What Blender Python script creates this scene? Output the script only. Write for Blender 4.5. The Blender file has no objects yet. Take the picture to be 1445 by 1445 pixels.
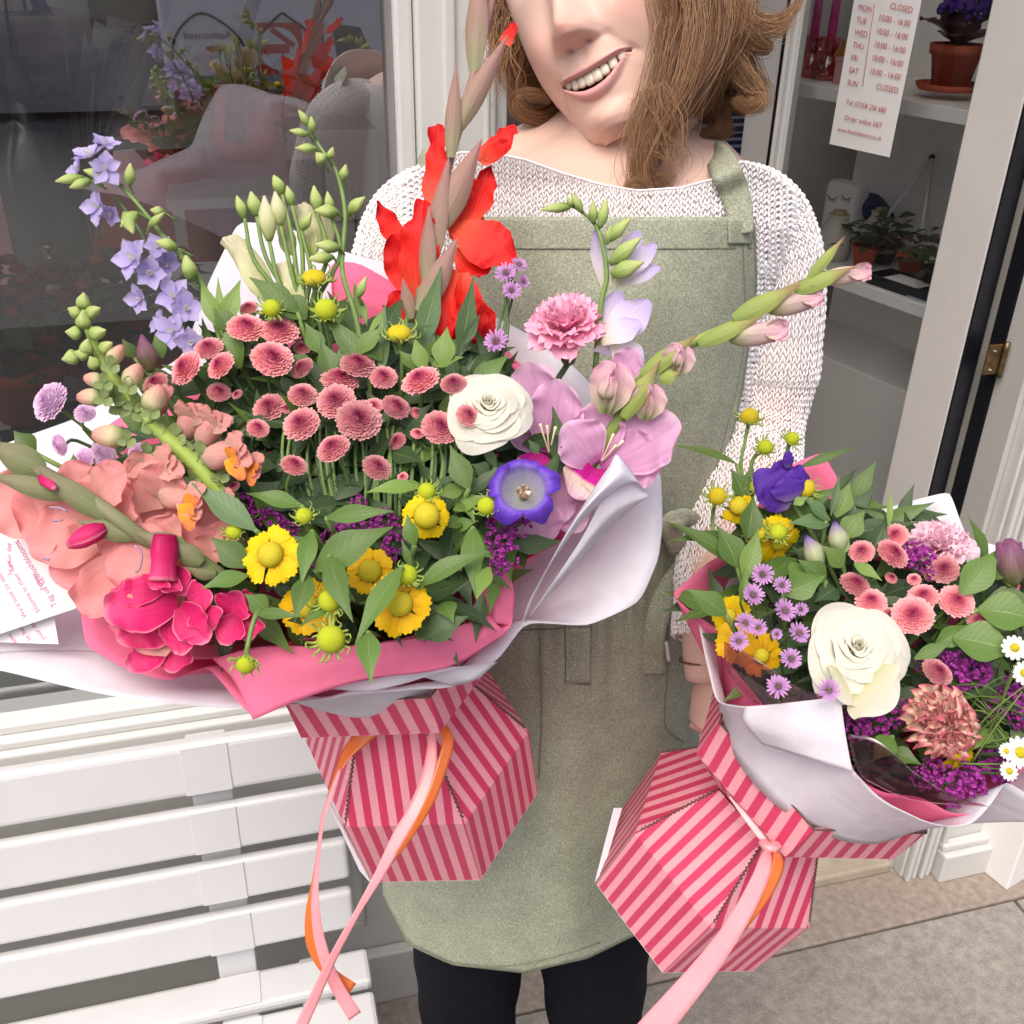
import bpy, math, random
import numpy as np
from mathutils import Vector, Matrix
sc = bpy.context.scene
col = sc.collection
rnd = random.Random(7)

# ---------------------------------------------------------------- camera, world, sun, exposure
F_PX, CX, CY = 1450.0, 722.5, 722.5
PITCH, ROLL = math.radians(29.4), 0.0183
CAM = Vector((0.0, 0.0, 1.72))
FW = Vector((0, math.cos(PITCH), -math.sin(PITCH)))
_R, _U = Vector((1, 0, 0)), Vector((0, math.sin(PITCH), math.cos(PITCH)))
RT = _R * math.cos(ROLL) + _U * math.sin(ROLL)
UP = _U * math.cos(ROLL) - _R * math.sin(ROLL)
cd = bpy.data.cameras.new('camera')
cd.sensor_width = 36.0
cd.lens = 36.0 * F_PX / 1445.0
cd.clip_start = 0.02
cd.clip_end = 200
cam = bpy.data.objects.new('camera', cd)
col.objects.link(cam)
cam.matrix_world = Matrix(((RT.x, UP.x, -FW.x, CAM.x), (RT.y, UP.y, -FW.y, CAM.y), (RT.z, UP.z, -FW.z, CAM.z), (0, 0, 0, 1)))
sc.camera = cam

SUN_EL, SUN_AZ = math.radians(58), math.radians(200)   # azimuth clockwise from +Y
world = bpy.data.worlds.new('World')
sc.world = world
world.use_nodes = True
wn = world.node_tree
sky = wn.nodes.new('ShaderNodeTexSky')
sky.sky_type = 'NISHITA'
sky.sun_disc = False
sky.sun_elevation = SUN_EL
sky.sun_rotation = SUN_AZ
sky.dust_density = 6.0
sky.air_density = 0.7
sky.ozone_density = 0.6
bg = wn.nodes['Background']
bg.inputs['Strength'].default_value = 0.15
wn.links.new(sky.outputs[0], bg.inputs['Color'])
sl = bpy.data.lights.new('sun', 'SUN')
sl.energy = 0.75
sl.angle = math.radians(50)
sl.color = (1.0, 0.95, 0.88)
sun = bpy.data.objects.new('sun', sl)
col.objects.link(sun)
sd = Vector((math.sin(SUN_AZ) * math.cos(SUN_EL), math.cos(SUN_AZ) * math.cos(SUN_EL), math.sin(SUN_EL)))
sun.rotation_euler = (-sd).to_track_quat('-Z', 'Y').to_euler()
sun.location = sd * 20
sc.view_settings.view_transform = 'Standard'
sc.view_settings.look = 'None'
sc.view_settings.exposure = 0.62
sc.view_settings.gamma = 1.0
sc.view_settings.use_curve_mapping = False
sc.cycles.max_bounces = 10
sc.cycles.diffuse_bounces = 7
sc.cycles.transparent_max_bounces = 12

# ---------------------------------------------------------------- helpers: points
def ray(px, py):
    return FW + RT * ((px - CX) / F_PX) - UP * ((py - CY) / F_PX)

def V(px, py, d):
    "point at depth d (metres along the optical axis) seen at photo pixel px, py"
    return CAM + ray(px, py) * d

def VY(px, py, Y):
    r = ray(px, py)
    return CAM + r * (Y / r.y)

def VZ(px, py, z):
    r = ray(px, py)
    return CAM + r * ((z - CAM.z) / r.z)

def VP(px, py, p0, n):
    r = ray(px, py)
    return CAM + r * ((p0 - CAM).dot(n) / r.dot(n))

def cdir(x, y, z):
    "direction from x right, y up, z towards the viewer"
    return (RT * x + UP * y - FW * z).normalized()

def PX(d):
    return d / F_PX

def project(p):
    q = p - CAM
    z = q.dot(FW)
    return CX + F_PX * q.dot(RT) / z, CY - F_PX * q.dot(UP) / z

def catmull(pts, n):
    "n samples along a smooth curve through pts (array m x k)"
    P = np.array([tuple(p) for p in pts], float)
    m = len(P)
    if m == 2:
        t = np.linspace(0, 1, n)[:, None]
        return P[0] * (1 - t) + P[1] * t
    Q = np.vstack([2 * P[0] - P[1], P, 2 * P[-1] - P[-2]])
    t = np.linspace(0, m - 1 - 1e-9, n)
    i = t.astype(int)
    f = (t - i)[:, None]
    a, b, c, d = Q[i], Q[i + 1], Q[i + 2], Q[i + 3]
    return 0.5 * ((2 * b) + (-a + c) * f + (2 * a - 5 * b + 4 * c - d) * f ** 2 + (-a + 3 * b - 3 * c + d) * f ** 3)

# ---------------------------------------------------------------- helpers: meshes
class MB:
    "collects pieces of one mesh"
    def __init__(self):
        self.v, self.f, self.uv, self.n, self.mi = [], [], [], 0, []
    def add(self, v, f, uv=None, M=None, mi=0):
        v = np.asarray(v, float)
        if M is not None:
            A = np.array(M)
            v = v @ A[:3, :3].T + A[:3, 3]
        self.v.append(v)
        self.uv.append(np.zeros((len(v), 2)) if uv is None else np.asarray(uv, float))
        self.f.extend([tuple(i + self.n for i in q) for q in f])
        self.mi.extend([mi] * len(f))
        self.n += len(v)
        return self
    def mesh(self, name, mats, smooth=True):
        me = bpy.data.meshes.new(name)
        v = np.vstack(self.v)
        uv = np.vstack(self.uv)
        me.from_pydata(v.tolist(), [], self.f)
        for m in (mats if isinstance(mats, (list, tuple)) else [mats]):
            me.materials.append(m)
        ul = me.uv_layers.new(name='uv')
        li = np.empty(len(me.loops), dtype=np.int32)
        me.loops.foreach_get('vertex_index', li)
        ul.data.foreach_set('uv', uv[li].ravel())
        if max(self.mi) > 0:
            me.polygons.foreach_set('material_index', self.mi)
        me.polygons.foreach_set('use_smooth', [smooth] * len(me.polygons))
        me.update()
        return me
    def build(self, name, mats, parent=None, smooth=True, label=None, kind=None):
        return put(name, self.mesh(name, mats, smooth), parent, label=label, kind=kind)

def put(name, data, parent=None, M=None, label=None, kind=None):
    o = bpy.data.objects.new(name, data)
    col.objects.link(o)
    if parent is not None:
        o.parent = parent
    if M is not None:
        o.matrix_local = M
    if label:
        o['label'] = label
    if kind:
        o['kind'] = kind
    return o

def tag(o, label, cat, group=None):
    o['label'] = label
    o['category'] = cat
    if group:
        o['group'] = group
    return o

def thing(name, label, cat, loc=(0, 0, 0), group=None, rot=None):
    o = bpy.data.objects.new(name, None)
    o.empty_display_size = 0.01
    col.objects.link(o)
    M = Matrix.Translation(Vector(loc))
    if rot is not None:
        M = M @ rot.to_4x4()
    o.matrix_world = M
    return tag(o, label, cat, group)

def wput(name, mb, mats, root, smooth=True, kind=None, label=None, bevel=0, solid=0, sub=0):
    "mesh authored in world space, parented to root"
    me = mb.mesh(name, mats, smooth)
    R = root
    M = Matrix()
    while R is not None:
        M = R.matrix_basis @ M if False else M
        R = None
    o = bpy.data.objects.new(name, me)
    col.objects.link(o)
    o.parent = root
    if root is not None:
        o.matrix_local = world_of(root).inverted()
    if kind: o['kind'] = kind
    if label: o['label'] = label
    if bevel:
        b = o.modifiers.new('bevel', 'BEVEL'); b.width = bevel; b.segments = 2; b.limit_method = 'ANGLE'
    if solid:
        s = o.modifiers.new('thick', 'SOLIDIFY'); s.thickness = solid; s.offset = 0
    if sub:
        s = o.modifiers.new('sub', 'SUBSURF'); s.levels = sub; s.render_levels = sub
    return o

def world_of(o):
    M = o.matrix_local.copy() if o.parent else o.matrix_basis.copy()
    p = o.parent
    while p is not None:
        M = (p.matrix_local if p.parent else p.matrix_basis) @ M
        p = p.parent
    return M

def box_vf(cx, cy, cz, sx, sy, sz):
    v = [(cx + a * sx / 2, cy + b * sy / 2, cz + c * sz / 2) for a in (-1, 1) for b in (-1, 1) for c in (-1, 1)]
    f = [(0, 1, 3, 2), (4, 6, 7, 5), (0, 4, 5, 1), (2, 3, 7, 6), (0, 2, 6, 4), (1, 5, 7, 3)]
    return v, f

def grid_faces(nu, nv, wrap=False):
    f = []
    for i in range(nu - 1):
        for j in range(nv if wrap else nv - 1):
            j2 = (j + 1) % nv
            f.append((i * nv + j, i * nv + j2, (i + 1) * nv + j2, (i + 1) * nv + j))
    return f

def tube(pts, r, n=24, k=8, cap=True, flat=1.0, fdir=None):
    "tube along pts; r is a number or list; returns v, f, uv"
    P = catmull(pts, n)
    if np.isscalar(r):
        rr = np.full(n, float(r))
    else:
        rr = np.interp(np.linspace(0, 1, n), np.linspace(0, 1, len(r)), r)
    T = np.gradient(P, axis=0)
    T /= np.linalg.norm(T, axis=1)[:, None] + 1e-12
    ref = np.array(fdir, float) if fdir is not None else np.array([0.31, 0.2, 0.93])
    a = np.linspace(0, 2 * np.pi, k, endpoint=False)
    v = []
    for i in range(n):
        x = np.cross(ref, T[i])
        nx = np.linalg.norm(x)
        x = x / nx if nx > 1e-6 else np.array([1, 0, 0])
        y = np.cross(T[i], x)
        v.append(P[i] + rr[i] * (np.cos(a)[:, None] * x + flat * np.sin(a)[:, None] * y))
        ref = y if fdir is None else ref
    V_ = np.vstack(v)
    uv = np.stack([np.repeat(np.linspace(0, 1, n), k), np.tile(np.linspace(0, 1, k, endpoint=False), n)], 1)[:, ::-1]
    f = grid_faces(n, k, True)
    if cap:
        f.append(tuple(range(k))[::-1])
        f.append(tuple((n - 1) * k + j for j in range(k)))
    return V_, f, uv

def lathe(prof, n=32, closed=False):
    "prof: list of (r, z)"
    a = np.linspace(0, 2 * np.pi, n, endpoint=False)
    v = [(r * math.cos(t), r * math.sin(t), z) for r, z in prof for t in a]
    return v, grid_faces(len(prof), n, True)

def ico(r, n=10, m=7, sz=1.0):
    return lathe([(max(1e-5, r * math.sin(math.pi * i / m)), -r * sz * math.cos(math.pi * i / m)) for i in range(m + 1)], n)

def frame(z, hint=None):
    "rotation whose local Z is z"
    z = z.normalized()
    h = hint or UP
    x = h.cross(z)
    if x.length < 1e-4:
        x = RT.cross(z)
    x.normalize()
    y = z.cross(x)
    return Matrix((x, y, z)).transposed()

def petal_grid(L, W, prof, nu=9, nv=7, bend=0.0, cup=0.0, ruf=0.0, rf=3.0, twist=0.0, ph=0.0, point=0.0, fold=0.0, curl=0.0):
    """petal with its base at the origin, growing along +Y, inner face +Z. prof: widths along the length.
    bend: angle it curves towards +Z over its length; curl: extra angle in the last third; cup: sides lift; ruf: edge waves"""
    u = np.linspace(0, 1, nu)
    w = np.interp(u, np.linspace(0, 1, len(prof)), prof) * W * 0.5
    if len(prof) > 2:
        ww = catmull([(p,) for p in prof], 60)[:, 0]
        w = np.maximum(np.interp(u, np.linspace(0, 1, 60), ww), 0.01) * W * 0.5
    ang = bend * u + curl * np.clip((u - 0.6) / 0.4, 0, 1) ** 1.5
    du = L / (nu - 1)
    y = np.concatenate([[0], np.cumsum(np.cos(ang[:-1]) * du)])
    z = np.concatenate([[0], np.cumsum(np.sin(ang[:-1]) * du)])
    s = np.linspace(-1, 1, nv)
    S, Uu = np.meshgrid(s, u)
    Wg = np.repeat(w[:, None], nv, 1)
    X = S * Wg
    cz = cup * (S ** 2) * Wg + fold * np.abs(S) * Wg
    rz = ruf * L * (Uu ** 1.4) * (np.abs(S) ** 1.3) * np.sin(rf * math.pi * Uu * 2 + ph + S * 2.3) + ruf * L * 0.5 * np.clip(Uu - .6, 0, 1) * np.sin(S * rf * 2.2 + ph * 1.7)
    N = cz + rz
    # rounded tip: shorten the sides
    sh = (S ** 2) * Wg * 0.55 * np.clip((Uu - 0.55) / 0.45, 0, 1) * (1 + point)
    Yy = y[:, None] - np.sin(ang)[:, None] * N - np.cos(ang)[:, None] * sh
    Zz = z[:, None] + np.cos(ang)[:, None] * N - np.sin(ang)[:, None] * sh
    tw = twist * Uu
    X2 = X * np.cos(tw) - 0 * Zz
    Z2 = Zz + X * np.sin(tw)
    v = np.stack([X2, Yy, Z2], -1).reshape(-1, 3)
    uv = np.stack([(S + 1) / 2, Uu], -1).reshape(-1, 2)
    return v, grid_faces(nu, nv), uv

ROUND = [0.30, 0.62, 0.9, 1.0, 0.86, 0.45]
OVAL = [0.15, 0.6, 0.95, 1.0, 0.75, 0.12]
LANCE = [0.12, 0.62, 0.98, 0.95, 0.6, 0.28, 0.03]
SPOON = [0.2, 0.3, 0.5, 0.85, 1.0, 0.7]
STRAP = [0.6, 0.9, 1.0, 1.0, 0.9, 0.6]

# ---------------------------------------------------------------- helpers: materials
def srgb(h):
    h = h.lstrip('#')
    c = [int(h[i:i + 2], 16) / 255 for i in (0, 2, 4)]
    return tuple(x / 12.92 if x <= 0.04045 else ((x + 0.055) / 1.055) ** 2.4 for x in c) + (1,)

def C(x, k=1.0):
    c = srgb(x) if isinstance(x, str) else tuple(x)[:3] + (1,)
    return (c[0] * k, c[1] * k, c[2] * k, 1)

class NT:
    def __init__(self, name):
        self.m = bpy.data.materials.new(name)
        self.m.use_nodes = True
        self.t = self.m.node_tree
        self.p = self.t.nodes['Principled BSDF']
        self.out = self.t.nodes['Material Output']
    def n(self, typ, **kw):
        nd = self.t.nodes.new('ShaderNode' + typ)
        for k, v in kw.items():
            if k in nd.inputs: nd.inputs[k].default_value = v
            else: setattr(nd, k, v)
        return nd
    def l(self, a, b):
        self.t.links.new(a, b)
    def set(self, **kw):
        for k, v in kw.items():
            self.p.inputs[k.replace('_', ' ')].default_value = v
    def noise(self, scale, detail=3, rough=0.55, vec=None, obj=True):
        nd = self.n('TexNoise')
        nd.inputs['Scale'].default_value = scale
        nd.inputs['Detail'].default_value = detail
        nd.inputs['Roughness'].default_value = rough
        if vec is None and obj:
            g = self.n('TexCoord')
            vec = g.outputs['Object']
        if vec is not None: self.l(vec, nd.inputs['Vector'])
        return nd
    def ramp(self, src, stops, interp='LINEAR'):
        r = self.n('ValToRGB')
        r.color_ramp.interpolation = interp
        e = r.color_ramp.elements
        while len(e) < len(stops): e.new(0.5)
        for i, (p, c) in enumerate(stops):
            e[i].position = p
            e[i].color = C(c) if isinstance(c, str) else (tuple(c)[:3] + (1,) if hasattr(c, '__len__') else (c, c, c, 1))
        self.l(src, r.inputs['Fac'])
        return r
    def mix(self, a, b, fac, blend='MIX'):
        m = self.n('Mix', data_type='RGBA', blend_type=blend)
        for s, i in ((fac, 0), (a, 6), (b, 7)):
            if isinstance(s, bpy.types.NodeSocket): self.l(s, m.inputs[i])
            else: m.inputs[i].default_value = s if i == 0 else C(s)
        return m.outputs[2]
    def math(self, op, a, b=None, c=None):
        m = self.n('Math', operation=op)
        for i, s in enumerate((a, b, c)):
            if s is None: continue
            if isinstance(s, bpy.types.NodeSocket): self.l(s, m.inputs[i])
            else: m.inputs[i].default_value = s
        return m.outputs[0]
    def bump(self, h, strength=0.3, dist=0.001):
        b = self.n('Bump')
        b.inputs['Strength'].default_value = strength
        b.inputs['Distance'].default_value = dist
        self.l(h, b.inputs['Height'])
        self.l(b.outputs[0], self.p.inputs['Normal'])
        return b
    def uv(self):
        g = self.n('UVMap', uv_map='uv')
        s = self.n('SeparateXYZ')
        self.l(g.outputs[0], s.inputs[0])
        return s.outputs[0], s.outputs[1], g.outputs[0]
    def translucent(self, colsock, fac):
        t = self.n('BsdfTranslucent')
        if isinstance(colsock, bpy.types.NodeSocket): self.l(colsock, t.inputs['Color'])
        else: t.inputs['Color'].default_value = C(colsock)
        mx = self.n('MixShader')
        mx.inputs[0].default_value = fac
        self.l(self.p.outputs[0], mx.inputs[1])
        self.l(t.outputs[0], mx.inputs[2])
        self.l(mx.outputs[0], self.out.inputs['Surface'])

def plain(name, c, rough=0.6, spec=0.4, noise=None, amt=0.12, bump=0.0, metal=0.0, k=1.0, coat=0.0):
    n = NT(name)
    n.set(Roughness=rough, Metallic=metal)
    n.p.inputs['Specular IOR Level'].default_value = spec
    n.p.inputs['Coat Weight'].default_value = coat
    c = C(c, k)
    if noise:
        nz = n.noise(noise, 4)
        r = n.ramp(nz.outputs[0], [(0.3, tuple(x * (1 - amt) for x in c[:3])), (0.7, tuple(min(1, x * (1 + amt)) for x in c[:3]))])
        n.l(r.outputs[0], n.p.inputs['Base Color'])
        if bump: n.bump(nz.outputs[0], 0.5, bump)
    else:
        n.set(Base_Color=c)
    return n.m

def petalm(name, stops, vein=0.25, rough=0.5, tr=0.3, edge=None, edgew=0.8, vs=26.0, spec=0.25):
    "petal colour runs along its length (uv v); fine veins along it; optional edge colour"
    n = NT(name)
    n.set(Roughness=rough)
    n.p.inputs['Specular IOR Level'].default_value = spec
    u, v, g = n.uv()
    r = n.ramp(v, stops)
    colr = r.outputs[0]
    mp = n.n('Mapping')
    n.l(g, mp.inputs['Vector'])
    mp.inputs['Scale'].default_value = (vs, 1.6, 1)
    nz = n.n('TexNoise')
    nz.inputs['Scale'].default_value = 1.0
    nz.inputs['Detail'].default_value = 3
    n.l(mp.outputs[0], nz.inputs['Vector'])
    vr = n.ramp(nz.outputs[0], [(0.35, (1 - vein,) * 3), (0.65, (1, 1, 1))])
    colr = n.mix(colr, vr.outputs[0], 1.0, 'MULTIPLY')
    if edge:
        e = n.math('ABSOLUTE', n.math('SUBTRACT', u, 0.5))
        e = n.math('MAXIMUM', n.math('MULTIPLY', e, 2.0), v)
        er = n.ramp(e, [(edgew, 0.0), (min(1, edgew + 0.12), 1.0)])
        colr = n.mix(colr, edge, er.outputs[0])
    n.l(colr, n.p.inputs['Base Color'])
    n.bump(nz.outputs[0], 0.5, 0.0012)
    n.translucent(colr, tr)
    return n.m

def leafm(name, c1, c2, rough=0.45, tr=0.22):
    n = NT(name)
    n.set(Roughness=rough)
    u, v, g = n.uv()
    a = n.math('MULTIPLY', n.math('ABSOLUTE', n.math('SUBTRACT', u, 0.5)), 2.0)
    rib = n.ramp(a, [(0.0, 1.0), (0.07, 0.0)])
    s = n.math('SINE', n.math('MULTIPLY', n.math('SUBTRACT', v, n.math('MULTIPLY', a, 0.22)), 60.0))
    vein = n.ramp(s, [(0.80, 0.0), (1.0, 1.0)])
    nz = n.noise(60, 4)
    base = n.mix(c1, c2, nz.outputs[0])
    gi = n.n('ObjectInfo')
    hs = n.n('HueSaturation')
    n.l(base, hs.inputs['Color'])
    n.l(n.math('MULTIPLY_ADD', gi.outputs['Random'], 0.5, 0.75), hs.inputs['Value'])
    base = hs.outputs[0]
    light = n.mix(base, '#8fae62', 0.40)
    c = n.mix(base, light, rib.outputs[0])
    c = n.mix(c, light, n.math('MULTIPLY', vein.outputs[0], 0.18))
    n.l(c, n.p.inputs['Base Color'])
    h = n.math('SUBTRACT', n.math('MULTIPLY', nz.outputs[0], 0.3), n.math('ADD', rib.outputs[0], n.math('MULTIPLY', vein.outputs[0], 0.5)))
    n.bump(h, 0.4, 0.0006)
    n.translucent(c, tr)
    return n.m
# ================================================================ materials of the setting
M_white = plain('white_paint', (0.60, 0.61, 0.59), 0.38, 0.4, 9, 0.03, 0.0004)
M_whitedoor = plain('off_white_door_paint', (0.55, 0.54, 0.52), 0.4, 0.4, 6, 0.04, 0.0003)
M_panel = plain('grey_white_panel', (0.50, 0.50, 0.47), 0.45, 0.4, 7, 0.03, 0.0003)
M_bench = plain('white_bench_gloss', (0.60, 0.61, 0.62), 0.28, 0.5, 14, 0.02, 0.0003)
M_black = plain('black_paint', (0.006, 0.007, 0.012), 0.3, 0.5, 40, 0.3, 0.0003)
M_brass = plain('worn_brass', (0.20, 0.13, 0.06), 0.4, 0.5, 90, 0.4, 0.0004, 0.8)
M_room = plain('taupe_wall', (0.74, 0.68, 0.66), 0.8, 0.2, 2, 0.1)
M_greywall = plain('grey_wall', (0.75, 0.74, 0.72), 0.8, 0.2, 3, 0.06)
M_dark = plain('dark_recess', (0.03, 0.028, 0.028), 0.7, 0.2, 4, 0.2)
M_terra = plain('terracotta', '#b4593f', 0.75, 0.2, 20, 0.12, 0.0004)
M_coral = plain('coral_paint', (0.42, 0.085, 0.05), 0.7, 0.2, 6, 0.1)
M_cloth = plain('white_cloth', (0.8, 0.8, 0.78), 0.9, 0.1, 8, 0.06, 0.002)
M_navy = plain('navy_cloth', (0.022, 0.03, 0.10), 0.9, 0.1, 20, 0.3, 0.002)
M_cream = plain('cream_fabric', (0.55, 0.53, 0.47), 0.85, 0.1, 16, 0.06, 0.001)
M_plantd = plain('shop_plant_green', (0.03, 0.06, 0.025), 0.6, 0.3, 30, 0.4)
M_rose = plain('dusty_pink_card', (0.55, 0.30, 0.30), 0.7, 0.2)
M_steel = plain('steel', (0.5, 0.5, 0.5), 0.35, 0.5, metal=0.9)
M_ink = plain('magenta_ink', (0.45, 0.06, 0.16), 0.7, 0.1)
M_inkpink = plain('salmon_ink', (0.50, 0.10, 0.10), 0.7, 0.1)
M_ivory = plain('ivory_paper', (0.74, 0.74, 0.74), 0.6, 0.2)

def glassm(name, refl, tint=(0.93, 0.95, 0.94), rough=0.0):
    n = NT(name)
    n.t.nodes.remove(n.p)
    tr = n.n('BsdfTransparent'); tr.inputs[0].default_value = tuple(tint) + (1,)
    gl = n.n('BsdfGlossy'); gl.inputs['Roughness'].default_value = rough; gl.inputs[0].default_value = (0.92, 0.94, 0.95, 1)
    lw = n.n('LayerWeight'); lw.inputs['Blend'].default_value = 0.25
    f = n.math('MULTIPLY_ADD', lw.outputs['Fresnel'], 0.7, refl)
    mx = n.n('MixShader')
    n.l(f, mx.inputs[0]); n.l(tr.outputs[0], mx.inputs[1]); n.l(gl.outputs[0], mx.inputs[2])
    n.l(mx.outputs[0], n.out.inputs['Surface'])
    return n.m
M_glass = glassm('window_glass', 0.34)
M_doorglass = glassm('door_glass', 0.05)
M_jar = glassm('tinted_glass', 0.12, (0.75, 0.85, 0.80), 0.05)
M_yjar = glassm('yellow_glass', 0.12, (0.85, 0.65, 0.12), 0.08)
M_pjar = glassm('pink_glass', 0.12, (0.85, 0.25, 0.30), 0.08)

def pavem():
    n = NT('worn_concrete')
    n.set(Roughness=0.85)
    n.p.inputs['Specular IOR Level'].default_value = 0.25
    big = n.noise(3.0, 5, 0.6)
    mid = n.noise(45, 6, 0.7)
    fine = n.noise(330, 3, 0.7)
    g = n.n('TexCoord')
    vo = n.n('TexVoronoi'); vo.inputs['Scale'].default_value = 190
    n.l(g.outputs['Object'], vo.inputs['Vector'])
    base = n.ramp(big.outputs[0], [(0.35, (0.26, 0.235, 0.21)), (0.65, (0.34, 0.315, 0.28))]).outputs[0]
    base = n.mix(base, n.ramp(mid.outputs[0], [(0.38, (0.8,) * 3), (0.62, (1.15,) * 3)]).outputs[0], 1.0, 'MULTIPLY')
    base = n.mix(base, n.ramp(fine.outputs[0], [(0.36, (0.7,) * 3), (0.6, (1.12,) * 3)]).outputs[0], 0.8, 'MULTIPLY')
    sp = n.ramp(vo.outputs['Distance'], [(0.06, 1.0), (0.16, 0.0)])
    wsel = n.ramp(vo.outputs['Color'], [(0.55, 0.0), (0.6, 0.7)])
    base = n.mix(base, (0.42, 0.37, 0.29), n.math('MULTIPLY', sp.outputs[0], wsel.outputs[0]))
    n.l(base, n.p.inputs['Base Color'])
    n.bump(n.math('ADD', mid.outputs[0], fine.outputs[0]), 0.6, 0.0015)
    return n.m
M_pave = pavem()
M_kerb = plain('cement_strip', (0.30, 0.255, 0.215), 0.85, 0.2, 60, 0.22, 0.0012)
M_gravel = plain('gravel_stone', (0.40, 0.33, 0.22), 0.8, 0.3, 200, 0.4)
M_road = plain('asphalt', (0.12, 0.118, 0.115), 0.9, 0.2, 80, 0.3, 0.002)
M_brick = plain('brown_render', (0.48, 0.42, 0.40), 0.9, 0.1, 2, 0.2)

# ================================================================ facade frame: s along the wall, n into the shop, z up
G0 = Vector((0.7972, 1.5018, 0.0))
WD = Vector((0.9645, 0.264, 0)).normalized()
WN = Vector((-WD.y, WD.x, 0))
FROT = Matrix((WD, WN, Vector((0, 0, 1)))).transposed()
FM = Matrix.Translation(G0) @ FROT.to_4x4()

def S(px, py, off=0.0):
    q = VP(px, py, G0 + WN * off, WN) - G0
    return q.dot(WD), q.z

def struct(name, M=None):
    o = bpy.data.objects.new(name, None)
    col.objects.link(o)
    o.matrix_world = M if M is not None else Matrix()
    o['kind'] = 'structure'
    return o

def fbox(name, s0, s1, n0, n1, z0, z1, mat, parent, bevel=0.0, **kw):
    mb = MB()
    v, f = box_vf((s0 + s1) / 2, (n0 + n1) / 2, (z0 + z1) / 2, s1 - s0, n1 - n0, z1 - z0)
    mb.add(v, f)
    o = mb.build(name, mat, parent, smooth=False, **kw)
    if bevel:
        b = o.modifiers.new('bevel', 'BEVEL'); b.width = bevel; b.segments = 2
    return o

# ---- ground
pav = struct('pavement', FM)
def slab(name, s0, s1, n0, n1, z, mat, th=0.05):
    return fbox(name, s0, s1, n0, n1, z - th, z, mat, pav, 0.004)
v, f = box_vf(0, -1.5, -0.06, 14, 5.0, 0.08)
MB().add(v, f).build('bedding', M_dark, pav, smooth=False)
slab('cement_strip', -4.5, 3.5, -0.10, 0.05, 0.0, M_kerb)
jn = S(1395, 1388, 0)
for (a, b) in ((-4.5, -2.2), (-2.195, -0.9), (-0.895, 0.232), (0.238, 1.3), (1.305, 3.5)):
    slab('paving_slab', a, b, -0.515, -0.105, 0.0, M_pave)
for (a, b) in ((-4.5, -1.6), (-1.595, -0.35), (-0.345, 0.168), (0.174, 1.5), (1.505, 3.5)):
    slab('paving_slab', a, b, -1.2, -0.55, 0.0, M_pave)
for (a, b) in ((-4.5, -1.2), (-1.195, 0.5), (0.505, 3.5)):
    slab('paving_slab', a, b, -2.0, -1.205, 0.0, M_pave)
gv = MB()
for i in range(1500):
    v, f = ico(rnd.uniform(.003, .0065), 5, 3, rnd.uniform(.5, .9))
    gv.add(v, f, None, Matrix.Translation((rnd.uniform(-1.2, 1.2), rnd.uniform(-0.548, -0.518), rnd.uniform(-.006, 0.0))) @ Matrix.Rotation(rnd.uniform(0, 3), 4, 'Z'))
gv.build('gravel', M_gravel, pav, kind='stuff')
road = struct('road', FM)
v, f = box_vf(0, -7.05, -0.13, 60, 10, 0.08)
MB().add(v, f).build('asphalt', M_road, road, smooth=False)
kb = struct('kerb', FM)
v, f = box_vf(0, -2.075, -0.06, 14, 0.14, 0.12)
MB().add(v, f).build('kerb_stone', M_kerb, kb, smooth=False)
gd = struct('ground')
v, f = box_vf(0, 0, -0.3, 160, 160, 0.2)
MB().add(v, f).build('earth', M_road, gd, smooth=False)
# building over the road (behind the camera, seen only in the window glass)
ob = thing('terraced_building', 'plain brown rendered terrace across the road, seen dimly in the window glass', 'building', FM @ Vector((-3, -11, 0)), rot=FROT)
v, f = box_vf(0, -2.5, 2.2, 26, 5, 4.4)
MB().add(v, f).build('wall', M_brick, ob, smooth=False)
for i in range(6):
    v, f = box_vf(-9 + i * 3.4, 0.02, 1.5, 1.1, 0.04, 1.4)
    fr = MB().add(v, f).build('window', M_dark, ob, smooth=False)

# ================================================================ shopfront
zb = S(0, 1015, 0.03)[1]            # bottom of glass
sR = S(566, 240, 0.0)[0]            # right edge of the window opening
sP = S(722, 130, 0.0)[0]            # right edge of the post
sf = thing('shopfront_window', 'white painted timber shop window frame with grey stall riser behind the bench', 'window', G0, rot=FROT)
WL = -3.0
# post with vertical mouldings
mb = MB()
def addb(mb, s0, s1, n0, n1, z0, z1):
    v, f = box_vf((s0 + s1) / 2, (n0 + n1) / 2, (z0 + z1) / 2, s1 - s0, n1 - n0, z1 - z0)
    mb.add(v, f)
fbox('post', sR + .022, sP - .018, 0.0, 0.12, 0, 2.6, M_white, sf, 0.004)
fbox('moulding', sR, sR + .0215, 0.014, 0.12, 0, 2.6, M_white, sf, 0.005)
fbox('moulding', sP - .0175, sP, 0.016, 0.12, 0, 2.6, M_white, sf, 0.005)
fbox('moulding', sR + .052, sR + .066, -.006, 0.0015, 0, 2.6, M_white, sf, 0.003)
fbox('moulding', sR + .10, sR + .106, -.004, 0.0015, 0, 2.6, M_white, sf, 0.002)
fbox('glazing_strip', sR - .008, sR - .0005, 0.03, 0.058, zb, 2.5, M_steel, sf)
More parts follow.
